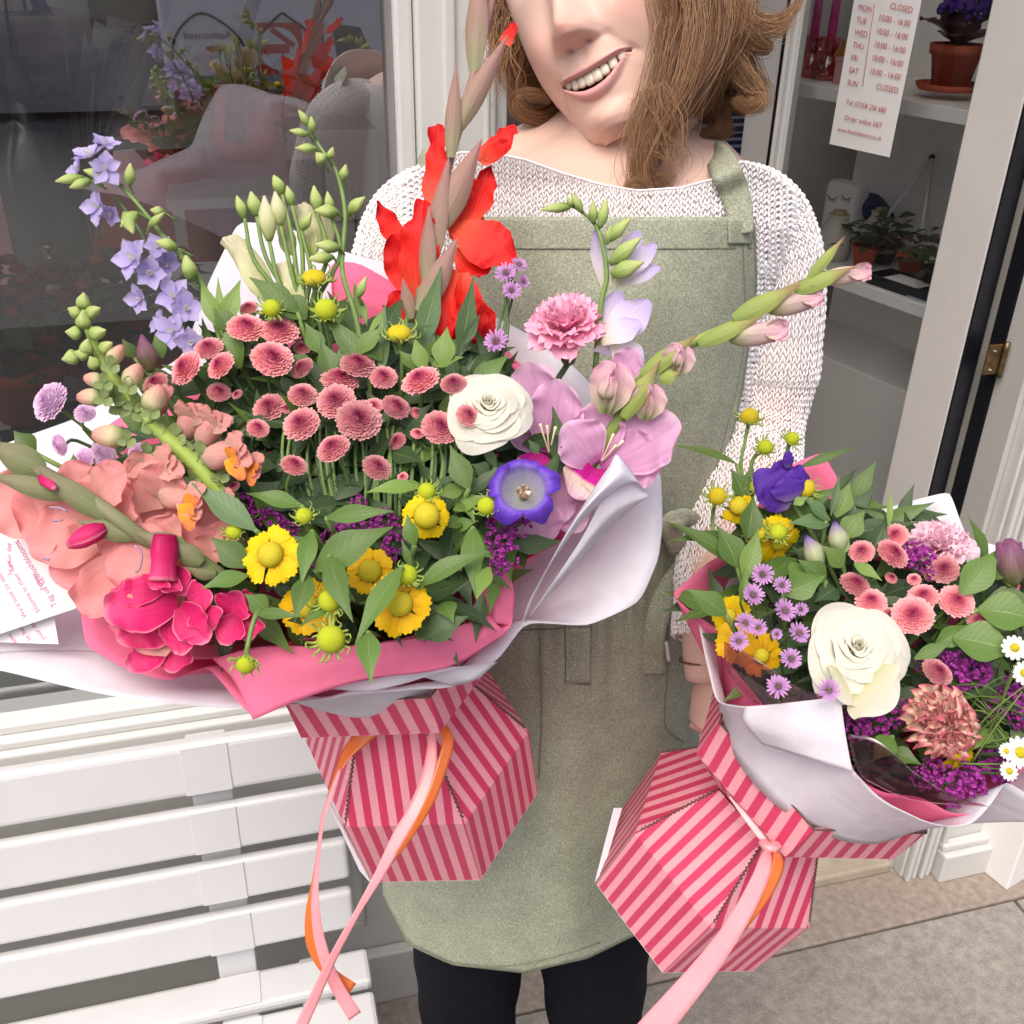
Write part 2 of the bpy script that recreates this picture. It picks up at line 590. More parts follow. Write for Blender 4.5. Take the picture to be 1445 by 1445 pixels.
# bottom rail mouldings, in steps
zz = zb
fbox('sill_moulding', WL, sR - .001, 0.012, 0.10, zb - .016, zb - .001, M_white, sf, 0.003)
fbox('sill_moulding', WL, sR - .001, -0.004, 0.10, zb - .030, zb - .0165, M_white, sf, 0.003)
fbox('sill_moulding', WL, sR - .001, -0.016, 0.10, zb - .052, zb - .0305, M_white, sf, 0.004)
fbox('bottom_rail', WL, sR - .001, 0.004, 0.10, 0.10, zb - .0525, M_panel, sf, 0.003)
fbox('skirting', WL, sR - .001, -0.02, 0.003, 0.0, 0.13, M_panel, sf, 0.004)
for (a, b) in ((-2.9, -1.95), (-1.85, -1.08)):
    for z0 in (0.20, 0.46):
        fbox('panel_bead', a, b, -0.008, 0.0035, z0, z0 + .014, M_panel, sf, 0.003)
    for s0 in (a, b - .014):
        fbox('panel_bead', s0, s0 + .0139, -0.0085, 0.003, 0.2145, 0.4595, M_panel, sf, 0.003)
fbox('top_rail', WL, 3.2, -0.02, 0.12, 2.6, 3.2, M_white, sf, 0.004)
gp = MB().add([(WL, 0.045, zb - .005), (sR - .002, 0.045, zb - .005), (sR - .002, 0.045, 2.6), (WL, 0.045, 2.6)], [(0, 1, 2, 3)]).build('glass_pane', M_glass, sf, smooth=False)

# right pilaster and jamb
pl = thing('fluted_pilaster', 'white fluted pilaster with a plinth on the right edge by the door', 'pilaster', G0, rot=FROT)
s0p = 0.036
fbox('shaft', s0p, 0.50, 0.004, 0.14, 0, 2.6, M_white, pl, 0.003)
for i in range(5):
    fbox('flute', s0p + .004 + i * .0165, s0p + .0145 + i * .0165, -0.012 + (0.004 if i % 2 else 0), 0.0035, 0, 2.6, M_white, pl, 0.004)
fbox('plinth', 0.105, 1.6, -0.03, 0.0035, 0.0, 0.075, M_white, pl, 0.004)
fbox('plinth_moulding', 0.105, 1.6, -0.018, 0.003, 0.0755, 0.095, M_white, pl, 0.005)
fbox('wall_panel', 0.505, 2.6, 0.006, 0.14, 0, 2.6, M_white, pl, 0.003)
fbox('jamb', s0p - .012, s0p - .001, 0.03, 0.20, 0, 2.6, M_panel, pl, 0.002)
th = thing('door_threshold', 'pale worn timber threshold at the foot of the open door', 'threshold', G0, rot=FROT)
fbox('board', sP, s0p - .013, 0.02, 0.16, 0, 0.028, plain('pale_timber', (0.42, 0.36, 0.28), 0.6, 0.3, 12, 0.2), th, 0.006)
fbox('riser', sP, s0p - .013, 0.161, 0.20, 0, 0.06, M_panel, th, 0.003)

# ---- shop interior
room = struct('shop_interior', FM)
def rbox(name, *a):
    return fbox(name, *a, room)
rbox('floor_boards', -4.0, 2.4, 0.20, 4.2, -0.05, 0.03, plain('shop_floor', (0.66, 0.63, 0.60), 0.6, 0.3, 5, 0.2))
rbox('back_wall', -4.0, 2.4, 3.4, 3.5, 0, 2.8, M_room)
rbox('left_wall', -4.1, -4.0, 0.12, 4.3, 0, 2.8, M_room)
rbox('right_wall', 2.4, 2.5, 0.12, 4.3, 0, 2.8, M_room)
rbox('ceiling', -4.1, 2.5, 0.1, 4.3, 2.7, 2.8, M_room)
rbox('window_return', sP - .05, sP - .001, 0.121, 0.5, 0.0, 2.7, M_panel)

# ---- open door leaf
HP = VP(1356, 505, G0 + WN * 0.10, WN)
HP.z = 0
DD = Vector((-0.515, 0.857, 0)).normalized()       # from the hinge into the shop
DN = Vector((DD.y, -DD.x, 0))                      # points away from camera side
if DN.dot(CAM - HP) > 0: DN = -DN
DROT = Matrix((DD, DN, Vector((0, 0, 1)))).transposed()
if DROT.determinant() < 0: pass
DMAT = Matrix.Translation(HP) @ DROT.to_4x4()
def D(px, py, off=0.0):
    q = VP(px, py, HP + DN * off, DN) - HP
    return q.dot(DD), q.z
door = thing('open_shop_door', 'off white glazed shop door standing open with a brass hinge', 'door', HP)
door.matrix_world = DMAT
xs = D(1290, 500)[0]; xr = D(1105, 100)[0]; xe = D(1058, 100)[0]
print('door', xs, xr, xe)
fbox('hinge_stile', 0.0, xs, 0.0, 0.042, 0.01, 2.1, M_whitedoor, door, 0.003)
fbox('free_stile', xr, xe, 0.0, 0.042, 0.01, 2.1, M_whitedoor, door, 0.003)
fbox('bead', xr - .012, xr - .0005, 0.006, 0.036, 0.25, 2.0, M_white, door, 0.003)
fbox('rebate_line', xr + .004, xr + .010, -0.002, 0.0005, 0.01, 2.1, M_black, door)
fbox('bottom_rail', xs + .0005, xr - .0125, 0.0, 0.042, 0.01, 0.25, M_whitedoor, door, 0.003)
fbox('top_rail', xs + .0005, xr - .0125, 0.0, 0.042, 2.0, 2.1, M_whitedoor, door, 0.003)
fbox('black_edge', -0.004, -0.0005, 0.001, 0.041, 0.01, 2.1, M_black, door)
MB().add([(xs, 0.02, 0.25), (xr - .012, 0.02, 0.25), (xr - .012, 0.02, 2.0), (xs, 0.02, 2.0)], [(0, 1, 2, 3)]).build('glass_pane', M_doorglass, door, smooth=False)
# black frame post beside the hinge and the gap
dfm = thing('black_door_frame', 'black painted door frame post beside the brass hinge', 'door frame', G0, rot=FROT)
hs, hz = S(1412, 505, 0.09)
fbox('post', hs, S(1436, 505, 0.09)[0], 0.09, 0.125, 0, 2.6, M_black, dfm, 0.002)
hq = FM.inverted() @ (DMAT @ Vector((0, 0.02, 0)))
hgz = S(1395, 505, 0.09)[1]
hg = thing('brass_hinge', 'worn brass butt hinge joining the open door to its black frame', 'hinge', FM @ Vector((hs - .006, 0.078, hgz)), rot=FROT)
for a in (-1, 1):
    mb = MB(); v, f = box_vf(a * .016, 0.004, 0, .026, .004, .052); mb.add(v, f)
    lf = mb.build('leaf_plate', M_brass, hg, smooth=False)
    b = lf.modifiers.new('bevel', 'BEVEL'); b.width = .003; b.segments = 2
    for z in (-.016, .016):
        v, f = ico(.0032, 8, 4, .5)
        MB().add(v, f, None, Matrix.Translation((a * .019, 0.0, z))).build('screw', M_steel, hg)
MB().add(*tube([(0, -.002, -.03), (0, -.002, .03)], .0045, 6, 10)).build('knuckle', M_brass, hg)

# ---- bench
bench = thing('slatted_bench', 'white slatted timber bench beneath the shop window', 'bench', G0 + WN * -0.3, rot=FROT)
tb = math.atan(0.22)
BN = (WN * math.cos(tb) + Vector((0, 0, 1)) * math.sin(tb) * -1).normalized()     # normal of the reclined back
BP = G0 + WN * -0.10 + Vector((0, 0, 0.80))
BNI = FROT.inverted() @ BN
def BK(px, py, off=0.0):
    return (VP(px, py, BP + BN * off, BN) - (G0 + WN * -0.3))
def tofr(p):
    return FROT.inverted() @ p
def slat(name, top, bot, s0, s1, th=0.02, parent=bench, bev=0.007, off=0.0):
    "slat between two points of its front face (local frame y,z taken), extruded along s"
    a, b = top, bot
    d = Vector((0, a.y - b.y, a.z - b.z)); L = d.length; d.normalize()
    nn = Vector((0, d.z, -d.y))
    if nn.y < 0: nn = -nn
    M = Matrix(((1, 0, 0, 0), (0, nn.y, d.y, (a.y + b.y) / 2), (0, nn.z, d.z, (a.z + b.z) / 2), (0, 0, 0, 1)))
    v, f = box_vf((s0 + s1) / 2, th / 2 + off, 0, s1 - s0, th, L)
    o = MB().add(v, f, None, M).build(name, M_bench, parent, smooth=False)
    if bev:
        m = o.modifiers.new('bevel', 'BEVEL'); m.width = bev; m.segments = 3
    return o
ups = tofr(BK(268, 1150)).x
upe = tofr(BK(334, 1150)).x
rows = [(1074, 1149, .03), (1170, 1236, .02), (1253, 1311, .02), (1329, 1386, .02)]
ends = [BK(505, 1040), BK(500, 1100), BK(500, 1180), BK(503, 1270)]
bend_ = tofr(BK(500, 1290)).x
for (y0, y1, th_) in rows:
    a = tofr(BK(130, y0)); b = tofr(BK(130, y1))
    slat('back_slat', a, b, -2.6, bend_, th_, bev=0.009 if th_ > .025 else 0.007)
    slat('cross_strap', a + (a - b) * -.04, b + (a - b) * .04, ups, upe, .0016, off=-.0016, bev=0.0006)
ta = tofr(BK(130, 1083)); bb_ = tofr(BK(130, 1560))
for (x0, x1) in ((ups + .003, upe - .003), (-2.50, -2.45)):
    slat('back_upright', ta, bb_, x0, x1, .022, off=.031, bev=.003)
# seat: slats level, coming towards the viewer
zseat = (FROT @ bb_ + G0 + WN * -0.3).z
zs = (VP(300, 1380, BP + BN * 0.0, BN)).z
sz = zs - 0.03
def SE(px, py):
    return tofr(VZ(px, py, sz) - (G0 + WN * -0.3))
p0, p1 = SE(308, 1379), SE(270, 1445)
w0 = abs(p0.y - p1.y)
y = p0.y
print('bench', zs, p0, p1, bend_, ups, upe)
for k in range(5):
    y1 = y - 0.062
    o = fbox('seat_slat', -2.6, bend_ + .015, y1, y, sz - .022, sz, M_bench, bench, .007)
    fbox('cross_strap', ups, upe, y1 + .004, y - .004, sz + .0002, sz + .0016, M_bench, bench)
    y = y1 - .014
for x0 in (-2.5, bend_ - .09):
    fbox('leg', x0, x0 + .045, p0.y - .02, p0.y + .025, 0, sz - .05, M_bench, bench, .004)
    fbox('leg', x0, x0 + .045, y + .02, y + .065, 0, sz - .05, M_bench, bench, .004)
    fbox('side_rail', x0 + .001, x0 + .044, y + .021, p0.y + .02, sz - .0495, sz - .0225, M_bench, bench, .003)
fbox('side_rail', ups + .004, upe - .004, y + .021, p0.y + .02, sz - .0495, sz - .0225, M_bench, bench, .003)
# ================================================================ things inside the shop, seen through the glass
def text(body, size, mat, parent, M, name='lettering', align='LEFT', ext=0.0):
    cu = bpy.data.curves.new(name, 'FONT')
    cu.body = body
    cu.size = size
    cu.align_x = align
    cu.align_y = 'CENTER'
    cu.extrude = ext
    cu.resolution_u = 4
    cu.materials.append(mat)
    o = bpy.data.objects.new(name, cu)
    col.objects.link(o)
    o.parent = parent
    o.matrix_local = M
    return o

def DL(px, py, off):
    "door-frame coordinates (d, off, z) of the point at pixel on the plane off behind the leaf"
    d, z = D(px, py, off)
    return Vector((d, off, z))
DFLIP = DMAT
# --- shelf unit behind the open door (built in the door's own frame: x along the leaf, y behind it)
su = thing('wall_shelf_unit', 'white wall shelves with brackets behind the glazed shop door', 'shelves', DMAT @ Vector((0, 0.05, 0)))
su.matrix_world = DMAT
z1 = D(1375, 180, 0.12)[1]; z2 = D(1310, 453, 0.12)[1]
M_shelf = plain('white_shelf', (0.85, 0.85, 0.84), 0.5, 0.3, 6, 0.04)
SX0, SX1 = -0.25, 0.66
fbox('back_panel', SX0, SX1, 0.42, 0.44, 0.0, 2.3, plain('pale_grey_panel', (0.88, 0.87, 0.85), 0.8, 0.2, 3, 0.05), su)
fbox('shelf', SX0, SX1, 0.12, 0.419, z1, z1 + .024, M_shelf, su, .002)
fbox('shelf', SX0, SX1, 0.12, 0.419, z2, z2 + .024, M_shelf, su, .002)
z3 = D(1290, 640, 0.15)[1]
fbox('cupboard_front', SX0, SX1, 0.22, 0.419, 0.0, z2 - .19, plain('grey_cupboard', (0.86, 0.85, 0.83), 0.6, 0.2), su, .004)
for (px, py, qx, qy) in ((1315, 225, 1247, 310), (1315, 225, 1300, 330)):
    a = DL(px, py, .40); b = DL(qx, qy, .30)
    wb = MB().add(*tube([a, b], .004, 3, 6)).build('bracket', M_shelf, su)
v, f = ico(.007, 8, 5)
MB().add(v, f, None, Matrix.Translation(DL(1315, 222, .405))).build('screw', M_dark, su)

def on_shelf(px, py, off):
    q = DL(px, py, off)
    return q
def dthing(name, label, cat, p, group=None):
    o = thing(name, label, cat, DMAT @ Vector(p), group)
    o.matrix_world = DMAT @ Matrix.Translation(Vector(p))
    return o
# candles in glass holders
for px, h, lb in ((1139, .17, 'left magenta taper candle in pink glass behind the door pane'), (1163, .16, 'right magenta taper candle in pink glass nearest the hours sign')):
    p = DL(px, 118, .20); p.z = z1 + .024
    cdl = dthing('taper_candle', lb, 'candle', p, 'magenta candles on the upper shelf')
    MB().add(*tube([(0, 0, .045), (0, 0, .05 + h)], [.0095, .0075], 5, 12)).build('candle', plain('magenta_wax', (0.42, 0.02, 0.16), 0.4, 0.4), cdl)
    v, f = lathe([(.02, 0), (.026, .006), (.026, .035), (.014, .045), (.024, .058), (.025, .075)], 20)
    MB().add(v, f).build('glass_holder', M_pjar, cdl)
p = DL(1180, 90, .26); p.z = z1 + .024
bx = dthing('yellow_box', 'small yellow box behind the candles on the upper shelf', 'box', p)
fbox('carton', -.05, .05, 0, .06, 0, .055, plain('yellow_card', (0.55, 0.38, 0.04), 0.6, 0.2), bx, .001)
fbox('lid', -.051, .051, -.001, .061, .0555, .062, plain('yellow_card_lid', (0.42, 0.28, 0.04), 0.6, 0.2), bx, .001)
p = DL(1190, 125, .17); p.z = z1 + .024
bx = dthing('pink_box', 'low dusty pink box beside the candles on the upper shelf', 'box', p)
fbox('carton', -.045, .03, 0, .05, 0, .04, M_rose, bx, .001)
fbox('lid', -.046, .031, -.001, .051, .0405, .047, M_rose, bx, .001)

def pot(root, r0, r1, h, mat, saucer=False):
    v, f = lathe([(0.001, .003), (r0, .003), (r1 * .97, h * .78), (r1 * 1.07, h * .78), (r1 * 1.1, h), (r1 * .98, h), (r1 * .9, h * .75), (.001, h * .75)], 28)
    MB().add(v, f).build('pot', mat, root)
    if saucer:
        v, f = lathe([(.001, .001), (r1 * 1.25, .001), (r1 * 1.4, .012), (r1 * 1.32, .012), (r1 * 1.18, .004), (.001, .004)], 28)
        MB().add(v, f).build('saucer', mat, root)

def bush(root, name, mat, n, rx, rz, z0, L, W, seed=1, kind='stuff', droop=.4, hole=0.0):
    r = random.Random(seed)
    mb = MB()
    for i in range(n):
        a = r.uniform(0, 6.283); e = r.uniform(.1, 1.3); rr = r.uniform(hole, 1) ** .5
        c = Vector((rx * rr * math.cos(a) * math.cos(e), rx * rr * math.sin(a) * math.cos(e), z0 + rz * rr * math.sin(e)))
        d = Vector((math.cos(a) * math.cos(e), math.sin(a) * math.cos(e), math.sin(e) + .2 - droop * r.random()))
        s = r.uniform(.6, 1.2)
        v, f, uv = petal_grid(L * s, W * s, OVAL, 5, 3, -r.uniform(0, .8), fold=.3)
        M = Matrix.Translation(c) @ (frame(Vector((r.uniform(-.6, .6), r.uniform(-.6, .6), 1)), d)).to_4x4()
        mb.add(v, f, uv, M)
    return mb.build(name, mat, root, kind=kind)

ML_shop = leafm('shop_leaf', (0.05, 0.085, 0.04), (0.09, 0.12, 0.06))
ML_purp = leafm('cabbage_leaf', (0.10, 0.035, 0.06), (0.16, 0.09, 0.10))
M_viol = plain('violet_bloom', (0.055, 0.02, 0.19), 0.7, 0.2, 200, 0.4)
M_red = plain('dark_red_bloom', (0.18, 0.012, 0.025), 0.7, 0.2, 200, 0.4)
p = DL(1332, 160, .21); p.z = z1 + .037
pt = dthing('potted_violet', 'terracotta pot of violet flowers on a saucer behind the door glass', 'potted plant', p)
pot(pt, .030, .042, .075, M_terra, True)
for i in range(11):
    a = i * 2.4
    v, f, uv = petal_grid(.085, .055, OVAL, 7, 5, -.7, fold=.25, ruf=.06)
    M = Matrix.Translation((0, 0, .07)) @ Matrix.Rotation(a, 4, 'Z') @ Matrix.Rotation(.55 + .25 * (i % 3), 4, 'X')
    MB().add(v, f, uv, M).build('leaf', ML_purp, pt)
mb = MB()
for i in range(170):
    v, f = ico(.0055, 6, 4)
    a = rnd.uniform(0, 6.28); q = rnd.random() ** .5 * .045
    mb.add(v, f, None, Matrix.Translation((q * math.cos(a), q * math.sin(a), .125 + .028 * (1 - (q / .045) ** 2) + rnd.uniform(-.01, .006))))
mb.build('blooms', M_viol, pt, kind='stuff')

# objects on the lower shelf
p = DL(1181, 300, .30); p.z = z2 + .024
fa = dthing('face_print_box', 'white box with drawn sleeping eyes on the lower shelf', 'box', p)
fbox('carton', -.045, .045, 0, .045, 0, .125, M_ivory, fa, .012)
M_inkd = plain('dark_ink', (0.03, 0.03, 0.06), 0.7, 0.1)
for (cx, cz) in ((-.018, .098), (.02, .09), (-.018, .06)):
    mb = MB()
    mb.add(*tube([(cx - .013, -.0008, cz + .003), (cx, -.0008, cz - .004), (cx + .013, -.0008, cz + .003)], .0009, 10, 5))
    for k in range(4):
        mb.add(*tube([(cx - .009 + k * .006, -.0008, cz - .002), (cx - .010 + k * .0065, -.0008, cz - .008)], .0006, 3, 4))
    mb.build('drawn_eye', M_inkd, fa)
p = DL(1228, 275, .36); p.z = z2 + .10
nb = dthing('navy_bag', 'navy zip bag standing behind the white box on the lower shelf', 'bag', p)
v, f, uv = tube([(-.05, 0, -.02), (0, 0, 0), (.055, 0, -.03)], [.03, .042, .03], 10, 14, flat=.7)
MB().add(v, f, uv).build('body', M_navy, nb)
MB().add(*tube([(-.02, -.01, .02), (.06, -.02, .025), (.05, -.02, -.06)], .006, 10, 6)).build('strap', M_navy, nb)
for (px, py, k, lb) in ((1178, 340, 1.0, 'squat cream ceramic bottle at the front of the lower shelf'), (1238, 330, .9, 'cream ceramic bottle beneath the navy bag')):
    p = DL(px, py, .20 if k == 1 else .33); p.z = z2 + .024
    t = dthing('ceramic_bottle', lb, 'vase', p, 'cream bottles on the lower shelf')
    v, f = lathe([(.001, 0), (.030, 0), (.036, .02), (.036, .055), (.022, .078), (.020, .085), (.023, .09), (.016, .09), (.001, .08)], 24)
    MB().add(v, f, None, Matrix.Scale(k, 4)).build('body', M_cream, t)
    MB().add(*tube([(.0, 0, .088 * k), (0, 0, .098 * k)], .014 * k, 3, 12)).build('stopper', plain('cork', (0.42, 0.33, 0.18), 0.8, 0.1), t)
for i, (px, py, o_, lb) in enumerate(((1218, 372, .20, 'leafy green plant nearest the white box on the lower shelf'), (1245, 375, .26, 'spiky leaved plant in the middle of the lower shelf'), (1285, 372, .24, 'trailing plant with pink tinged leaves on the lower shelf'), (1322, 380, .2, 'dark leaved plant beside the door stile on the lower shelf'))):
    p = DL(px, py, o_); p.z = z2 + .026
    t = dthing('potted_foliage', lb, 'potted plant', p, 'foliage plants on the lower shelf')
    pot(t, .018, .026, .045, M_terra if i % 2 == 0 else M_dark)
    bush(t, 'foliage', [ML_shop, ML_shop, ML_purp, ML_shop][i], 42, .05, .062, .035, .035, .019, 20 + i)
p = DL(1285, 405, .165); p.z = z2 + .0245
t = dthing('black_tray', 'black plastic tray with white paper in it on the lower shelf', 'tray', p)
fbox('base', -.075, .075, -.03, .03, 0, .003, M_black, t)
for a in ((-.075, .075, -.033, -.030), (-.075, .075, .030, .033)):
    fbox('side', *a, 0, .02, M_black, t, .001)
fbox('side', -.078, -.0751, -.033, .033, 0, .02, M_black, t, .001)
fbox('side', .0751, .078, -.033, .033, 0, .02, M_black, t, .001)
o = fbox('paper', -.03, .045, -.025, .02, .016, .0185, M_ivory, t)
p = DL(1300, 432, .15); p.z = z2 + .0245
t = dthing('picture_book', 'thin blue and cream booklet under the black tray edge', 'booklet', p)
fbox('pages', -.10, .02, -.02, .012, 0, .003, M_cream, t)
fbox('cover', -.10, .02, -.021, .0125, .0032, .0042, plain('blue_cover', (0.16, 0.3, 0.42), 0.5, 0.3), t)
# colourful stock in the gap by the hinge
gs = thing('greeting_card_rack', 'colourful cards on a rack glimpsed through the door hinge gap', 'card rack', FM @ Vector((S(1425, 400, .55)[0] - .07, .55, 0)), rot=FROT)
cc = [(0.6, 0.45, 0.06), (0.55, 0.1, 0.08), (0.6, 0.35, 0.1), (0.75, 0.74, 0.7), (0.5, 0.2, 0.35), (0.1, 0.2, 0.3), (0.06, 0.02, 0.2), (0.3, 0.28, 0.27)]
fbox('panel', -.02, .32, .06, .08, 0, 1.9, M_cream, gs)
cm = [plain('card_print', c_, 0.6, 0.2, 60, 0.5) for c_ in cc]
for r_ in range(16):
    for c_ in range(4):
        fbox('card', c_ * .08, c_ * .08 + .07, .03, .033, .15 + r_ * .11, .15 + r_ * .11 + .095, cm[(r_ * 3 + c_ * 5) % 8], gs)

# --- hours sign stuck on the outside of the glass
sgn = thing('opening_hours_sign', 'white paper opening hours sign taped to the door glass', 'sign', DMAT @ Vector((0, 0, 0)))
sgn.matrix_world = DMAT
SO = 0.014
A, B_, C_, D_ = D(1210, -25, SO), D(1303, -8, SO), D(1171, 203, SO), D(1256, 222, SO)
mb = MB()
vv = []; nu = 14
for i in range(nu):
    t_ = i / (nu - 1)
    for j in range(6):
        s_ = j / 5
        x = (A[0] * (1 - s_) + B_[0] * s_) * (1 - t_) + (C_[0] * (1 - s_) + D_[0] * s_) * t_
        z = (A[1] * (1 - s_) + B_[1] * s_) * (1 - t_) + (C_[1] * (1 - s_) + D_[1] * s_) * t_
        vv.append((x, SO - .001 - .002 * math.sin(t_ * 7) * 0, z))
mb.add(vv, grid_faces(nu, 6))
mb.build('paper', M_ivory, sgn)
# text lies on the leaf plane; the door frame is left-handed, so build a right-handed basis by hand
def sign_text(body, px, py, size, right=False):
    d, z = D(px, py, SO - .003)
    dx, zx = D(px + 30, py + 6.5, SO - .003)
    ex = Vector((dx - d, 0, zx - z)).normalized()
    ez = Vector((0, -1, 0))
    wx = (DMAT.to_3x3() @ ex).normalized(); wz = (DMAT.to_3x3() @ ez).normalized(); wy = wz.cross(wx)
    W = Matrix((wx, wy, wz)).transposed().to_4x4()
    W.translation = DMAT @ Vector((d, SO - .003, z))
    text(body, size, M_inkpink, sgn, DMAT.inverted() @ W, align='RIGHT' if right else 'LEFT')
sz_ = 0.0125
days = [('MON', 'CLOSED'), ('TUE', '10:00 - 16:00'), ('WED', '10:00 - 16:00'), ('THU', '10:00 - 16:00'), ('FRI', '10:00 - 16:00'), ('SAT', '10:00 - 16:00'), ('SUN', 'CLOSED')]
for i, (a, b) in enumerate(days):
    sign_text(a, 1211 - 2.55 * i, 10 + 17.7 * i, sz_)
    sign_text(b, 1288 - 3.4 * i, 15 + 18.9 * i, sz_, True)
sign_text('Tel: 07358 258 680', 1194, 144, 0.0112)
sign_text('Order online 24/7', 1192, 166, 0.0112)
sign_text('www.blushblooms.co.uk', 1182, 182, 0.0100)
a = D(1234, 5, SO - .0025); b = D(1217, 122, SO - .0025)
MB().add(*tube([(a[0], SO - .0022, a[1]), (b[0], SO - .0022, b[1])], .0005, 2, 5)).build('ruled_line', M_inkpink, sgn)

# --- left of the door: notice board in the shop seen beside her hair
def ithing(name, label, cat, s, n, z, group=None):
    return thing(name, label, cat, FM @ Vector((s, n, z)), group, FROT)
nq = 1.1
a = S(1000, 60, nq); b = S(1050, 260, nq)
t = ithing('interior_door_panel', 'pale grey inner door with a round emblem beside the curls', 'door', a[0], nq, 0)
fbox('panel', -.16, .62, 0, .03, .03, 2.2, M_greywall, t, .004)
fbox('stile', .06, .075, -.004, -.0005, .03, 2.2, M_white, t)
e = S(1064, 88, nq - .01)
em = MB().add(*tube([(e[0] - a[0] + .016 * math.cos(k * .7), -.004, e[1] + .024 * math.sin(k * .7)) for k in range(9)], .003, 30, 6)).build('emblem', M_dark, t)
e = S(1034, 190, nq - .05)
t = ithing('patterned_blue_throw', 'dark blue patterned throw hanging beside her neck in the doorway', 'textile', e[0], nq - .02, e[1])
fbox('cloth', -.10, .05, 0, .01, -.3, .06, M_navy, t)
M_band = plain('pale_stitch', (0.3, 0.32, 0.42), 0.9, 0.1)
for i in range(22):
    fbox('stitched_band', -.099, .049, -.0022, -.0003, -.29 + i * .016, -.287 + i * .016 + (.003 if i % 3 else 0), M_band, t)

# --- the window display on the left
def I(px, py, n):
    s, z = S(px, py, n)
    return s, z
# display table with white cloth
s0, zt = I(0, 455, .75); s1, _ = I(330, 420, .9)
tt = ithing('display_table', 'low window table under a white cloth behind the glass', 'table', s0, .6, 0)
zt = I(150, 470, .62)[1] - .0
fbox('cloth_top', -.9, s1 - s0 + .05, -.30, .45, zt - .02, zt, M_cloth, tt, .006)
mb = MB()
vv = []
for i in range(60):
    for j in range(5):
        x = -.9 + (s1 - s0 + .95) * i / 59
        vv.append((x, -.302 - .008 * math.sin(i * .9) * (j / 4), zt - .01 - j * .13))
mb.add(vv, grid_faces(60, 5)); mb.build('cloth_drop', M_cloth, tt)
for x in (-.8, s1 - s0 - .05):
    for y in (-.22, .36):
        fbox('leg', x, x + .04, y, y + .04, 0.03, zt - .021, M_white, tt)
def on_table(px, py, n, name, label, cat, group=None):
    s, z = I(px, py, n)
    return ithing(name, label, cat, s, n, zt + .001, group)
# navy fabric box and draped scarf
t = on_table(120, 390, .60, 'navy_eye_pillow', 'navy velvet pouch with drawn closed eyes on the window table', 'pouch')
for (cx, L_, mt, dz, nm) in ((-.02, .10, M_navy, .02, 'pouch'), (.10, .09, M_cream, .03, 'cream_pad')):
    v, f = ico(1, 18, 10)
    v = [(x * L_ * (1 + .05 * math.sin(7 * y)), y * .07, z * dz + dz) for x, y, z in v]
    MB().add(v, f, None, Matrix.Translation((cx, 0, 0)) @ Matrix.Rotation(.25, 4, 'Z')).build(nm, mt, t)
for k in range(2):
    MB().add(*tube([(.07 + k * .045, -.05, .062), (.088 + k * .045, -.055, .055), (.105 + k * .045, -.045, .06)], .0018, 8, 5)).build('drawn_eye', M_inkd, t)
t = on_table(215, 440, .45, 'navy_scarf', 'dark navy scarf spilling off the window table edge', 'scarf')
vv = []
for i in range(14):
    for j in range(12):
        x = -.18 + .36 * j / 11; q = i / 13
        y = .16 - .32 * q; z = .03 + .012 * math.sin(j * 1.3 + i * .7)
        if y < -.02: z -= (-.02 - y) * 1.4; y = -.02 + (y + .02) * .25
        vv.append((x + .02 * math.sin(i), y, z))
MB().add(vv, grid_faces(14, 12)).build('cloth', M_navy, t)
t = on_table(68, 345, .80, 'yellow_glass_jar', 'lidded amber glass jar on the window table', 'jar')
v, f = lathe([(.001, 0), (.058, 0), (.066, .01), (.066, .055), (.06, .062), (.064, .066), (.05, .078), (.012, .088), (.010, .1), (.018, .112), (.001, .12)], 28)
MB().add(v, f).build('glass', M_yjar, t)
v, f = lathe([(.001, .004), (.056, .004), (.058, .03), (.001, .032)], 24)
MB().add(v, f).build('candle_wax', plain('honey_wax', (0.30, 0.22, 0.05), 0.5, 0.3), t)
t = on_table(10, 365, .55, 'green_tumbler', 'pale green glass tumbler on a wooden coaster at the frame edge', 'glass')
v, f = lathe([(.001, 0.006), (.026, .006), (.03, .09), (.027, .09), (.024, .012), (.001, .012)], 24)
MB().add(v, f).build('tumbler', M_jar, t)
v, f = lathe([(.001, -.0), (.055, .0), (.055, .006), (.001, .006)], 24)
MB().add(v, f).build('coaster', plain('coaster_wood', (0.25, 0.17, 0.1), 0.6, 0.2), t)
t = on_table(30, 330, .95, 'pink_poster_stand', 'leaning dusty pink printed notice at the left edge of the window', 'notice')
o = fbox('card', -.10, .045, 0, .006, 0, .24, M_rose, t)
for i in range(8):
    text(['Flower', 'Market', 'bouquets', 'to order', 'gifts &', 'cards', 'in the', 'shop'][i], .022 if i < 2 else .014, M_inkpink, t, Matrix.Translation((-.085, -.002, .21 - i * .025)) @ Matrix.Rotation(math.pi / 2, 4, 'X'))
t = on_table(62, 300, 1.0, 'grey_bottle_vase', 'tall dusky grey glass bottle on the window table', 'vase')
v, f = lathe([(.001, 0), (.075, 0), (.08, .02), (.08, .22), (.05, .29), (.024, .33), (.022, .40), (.03, .41)], 28)
MB().add(v, f).build('bottle', plain('smoke_glass', (0.10, 0.12, 0.11), 0.15, 0.6), t)
MB().add(*tube([(0, 0, .40), (.01, .0, .52), (.04, 0, .62)], .003, 8, 5)).build('stem', M_plantd, t)

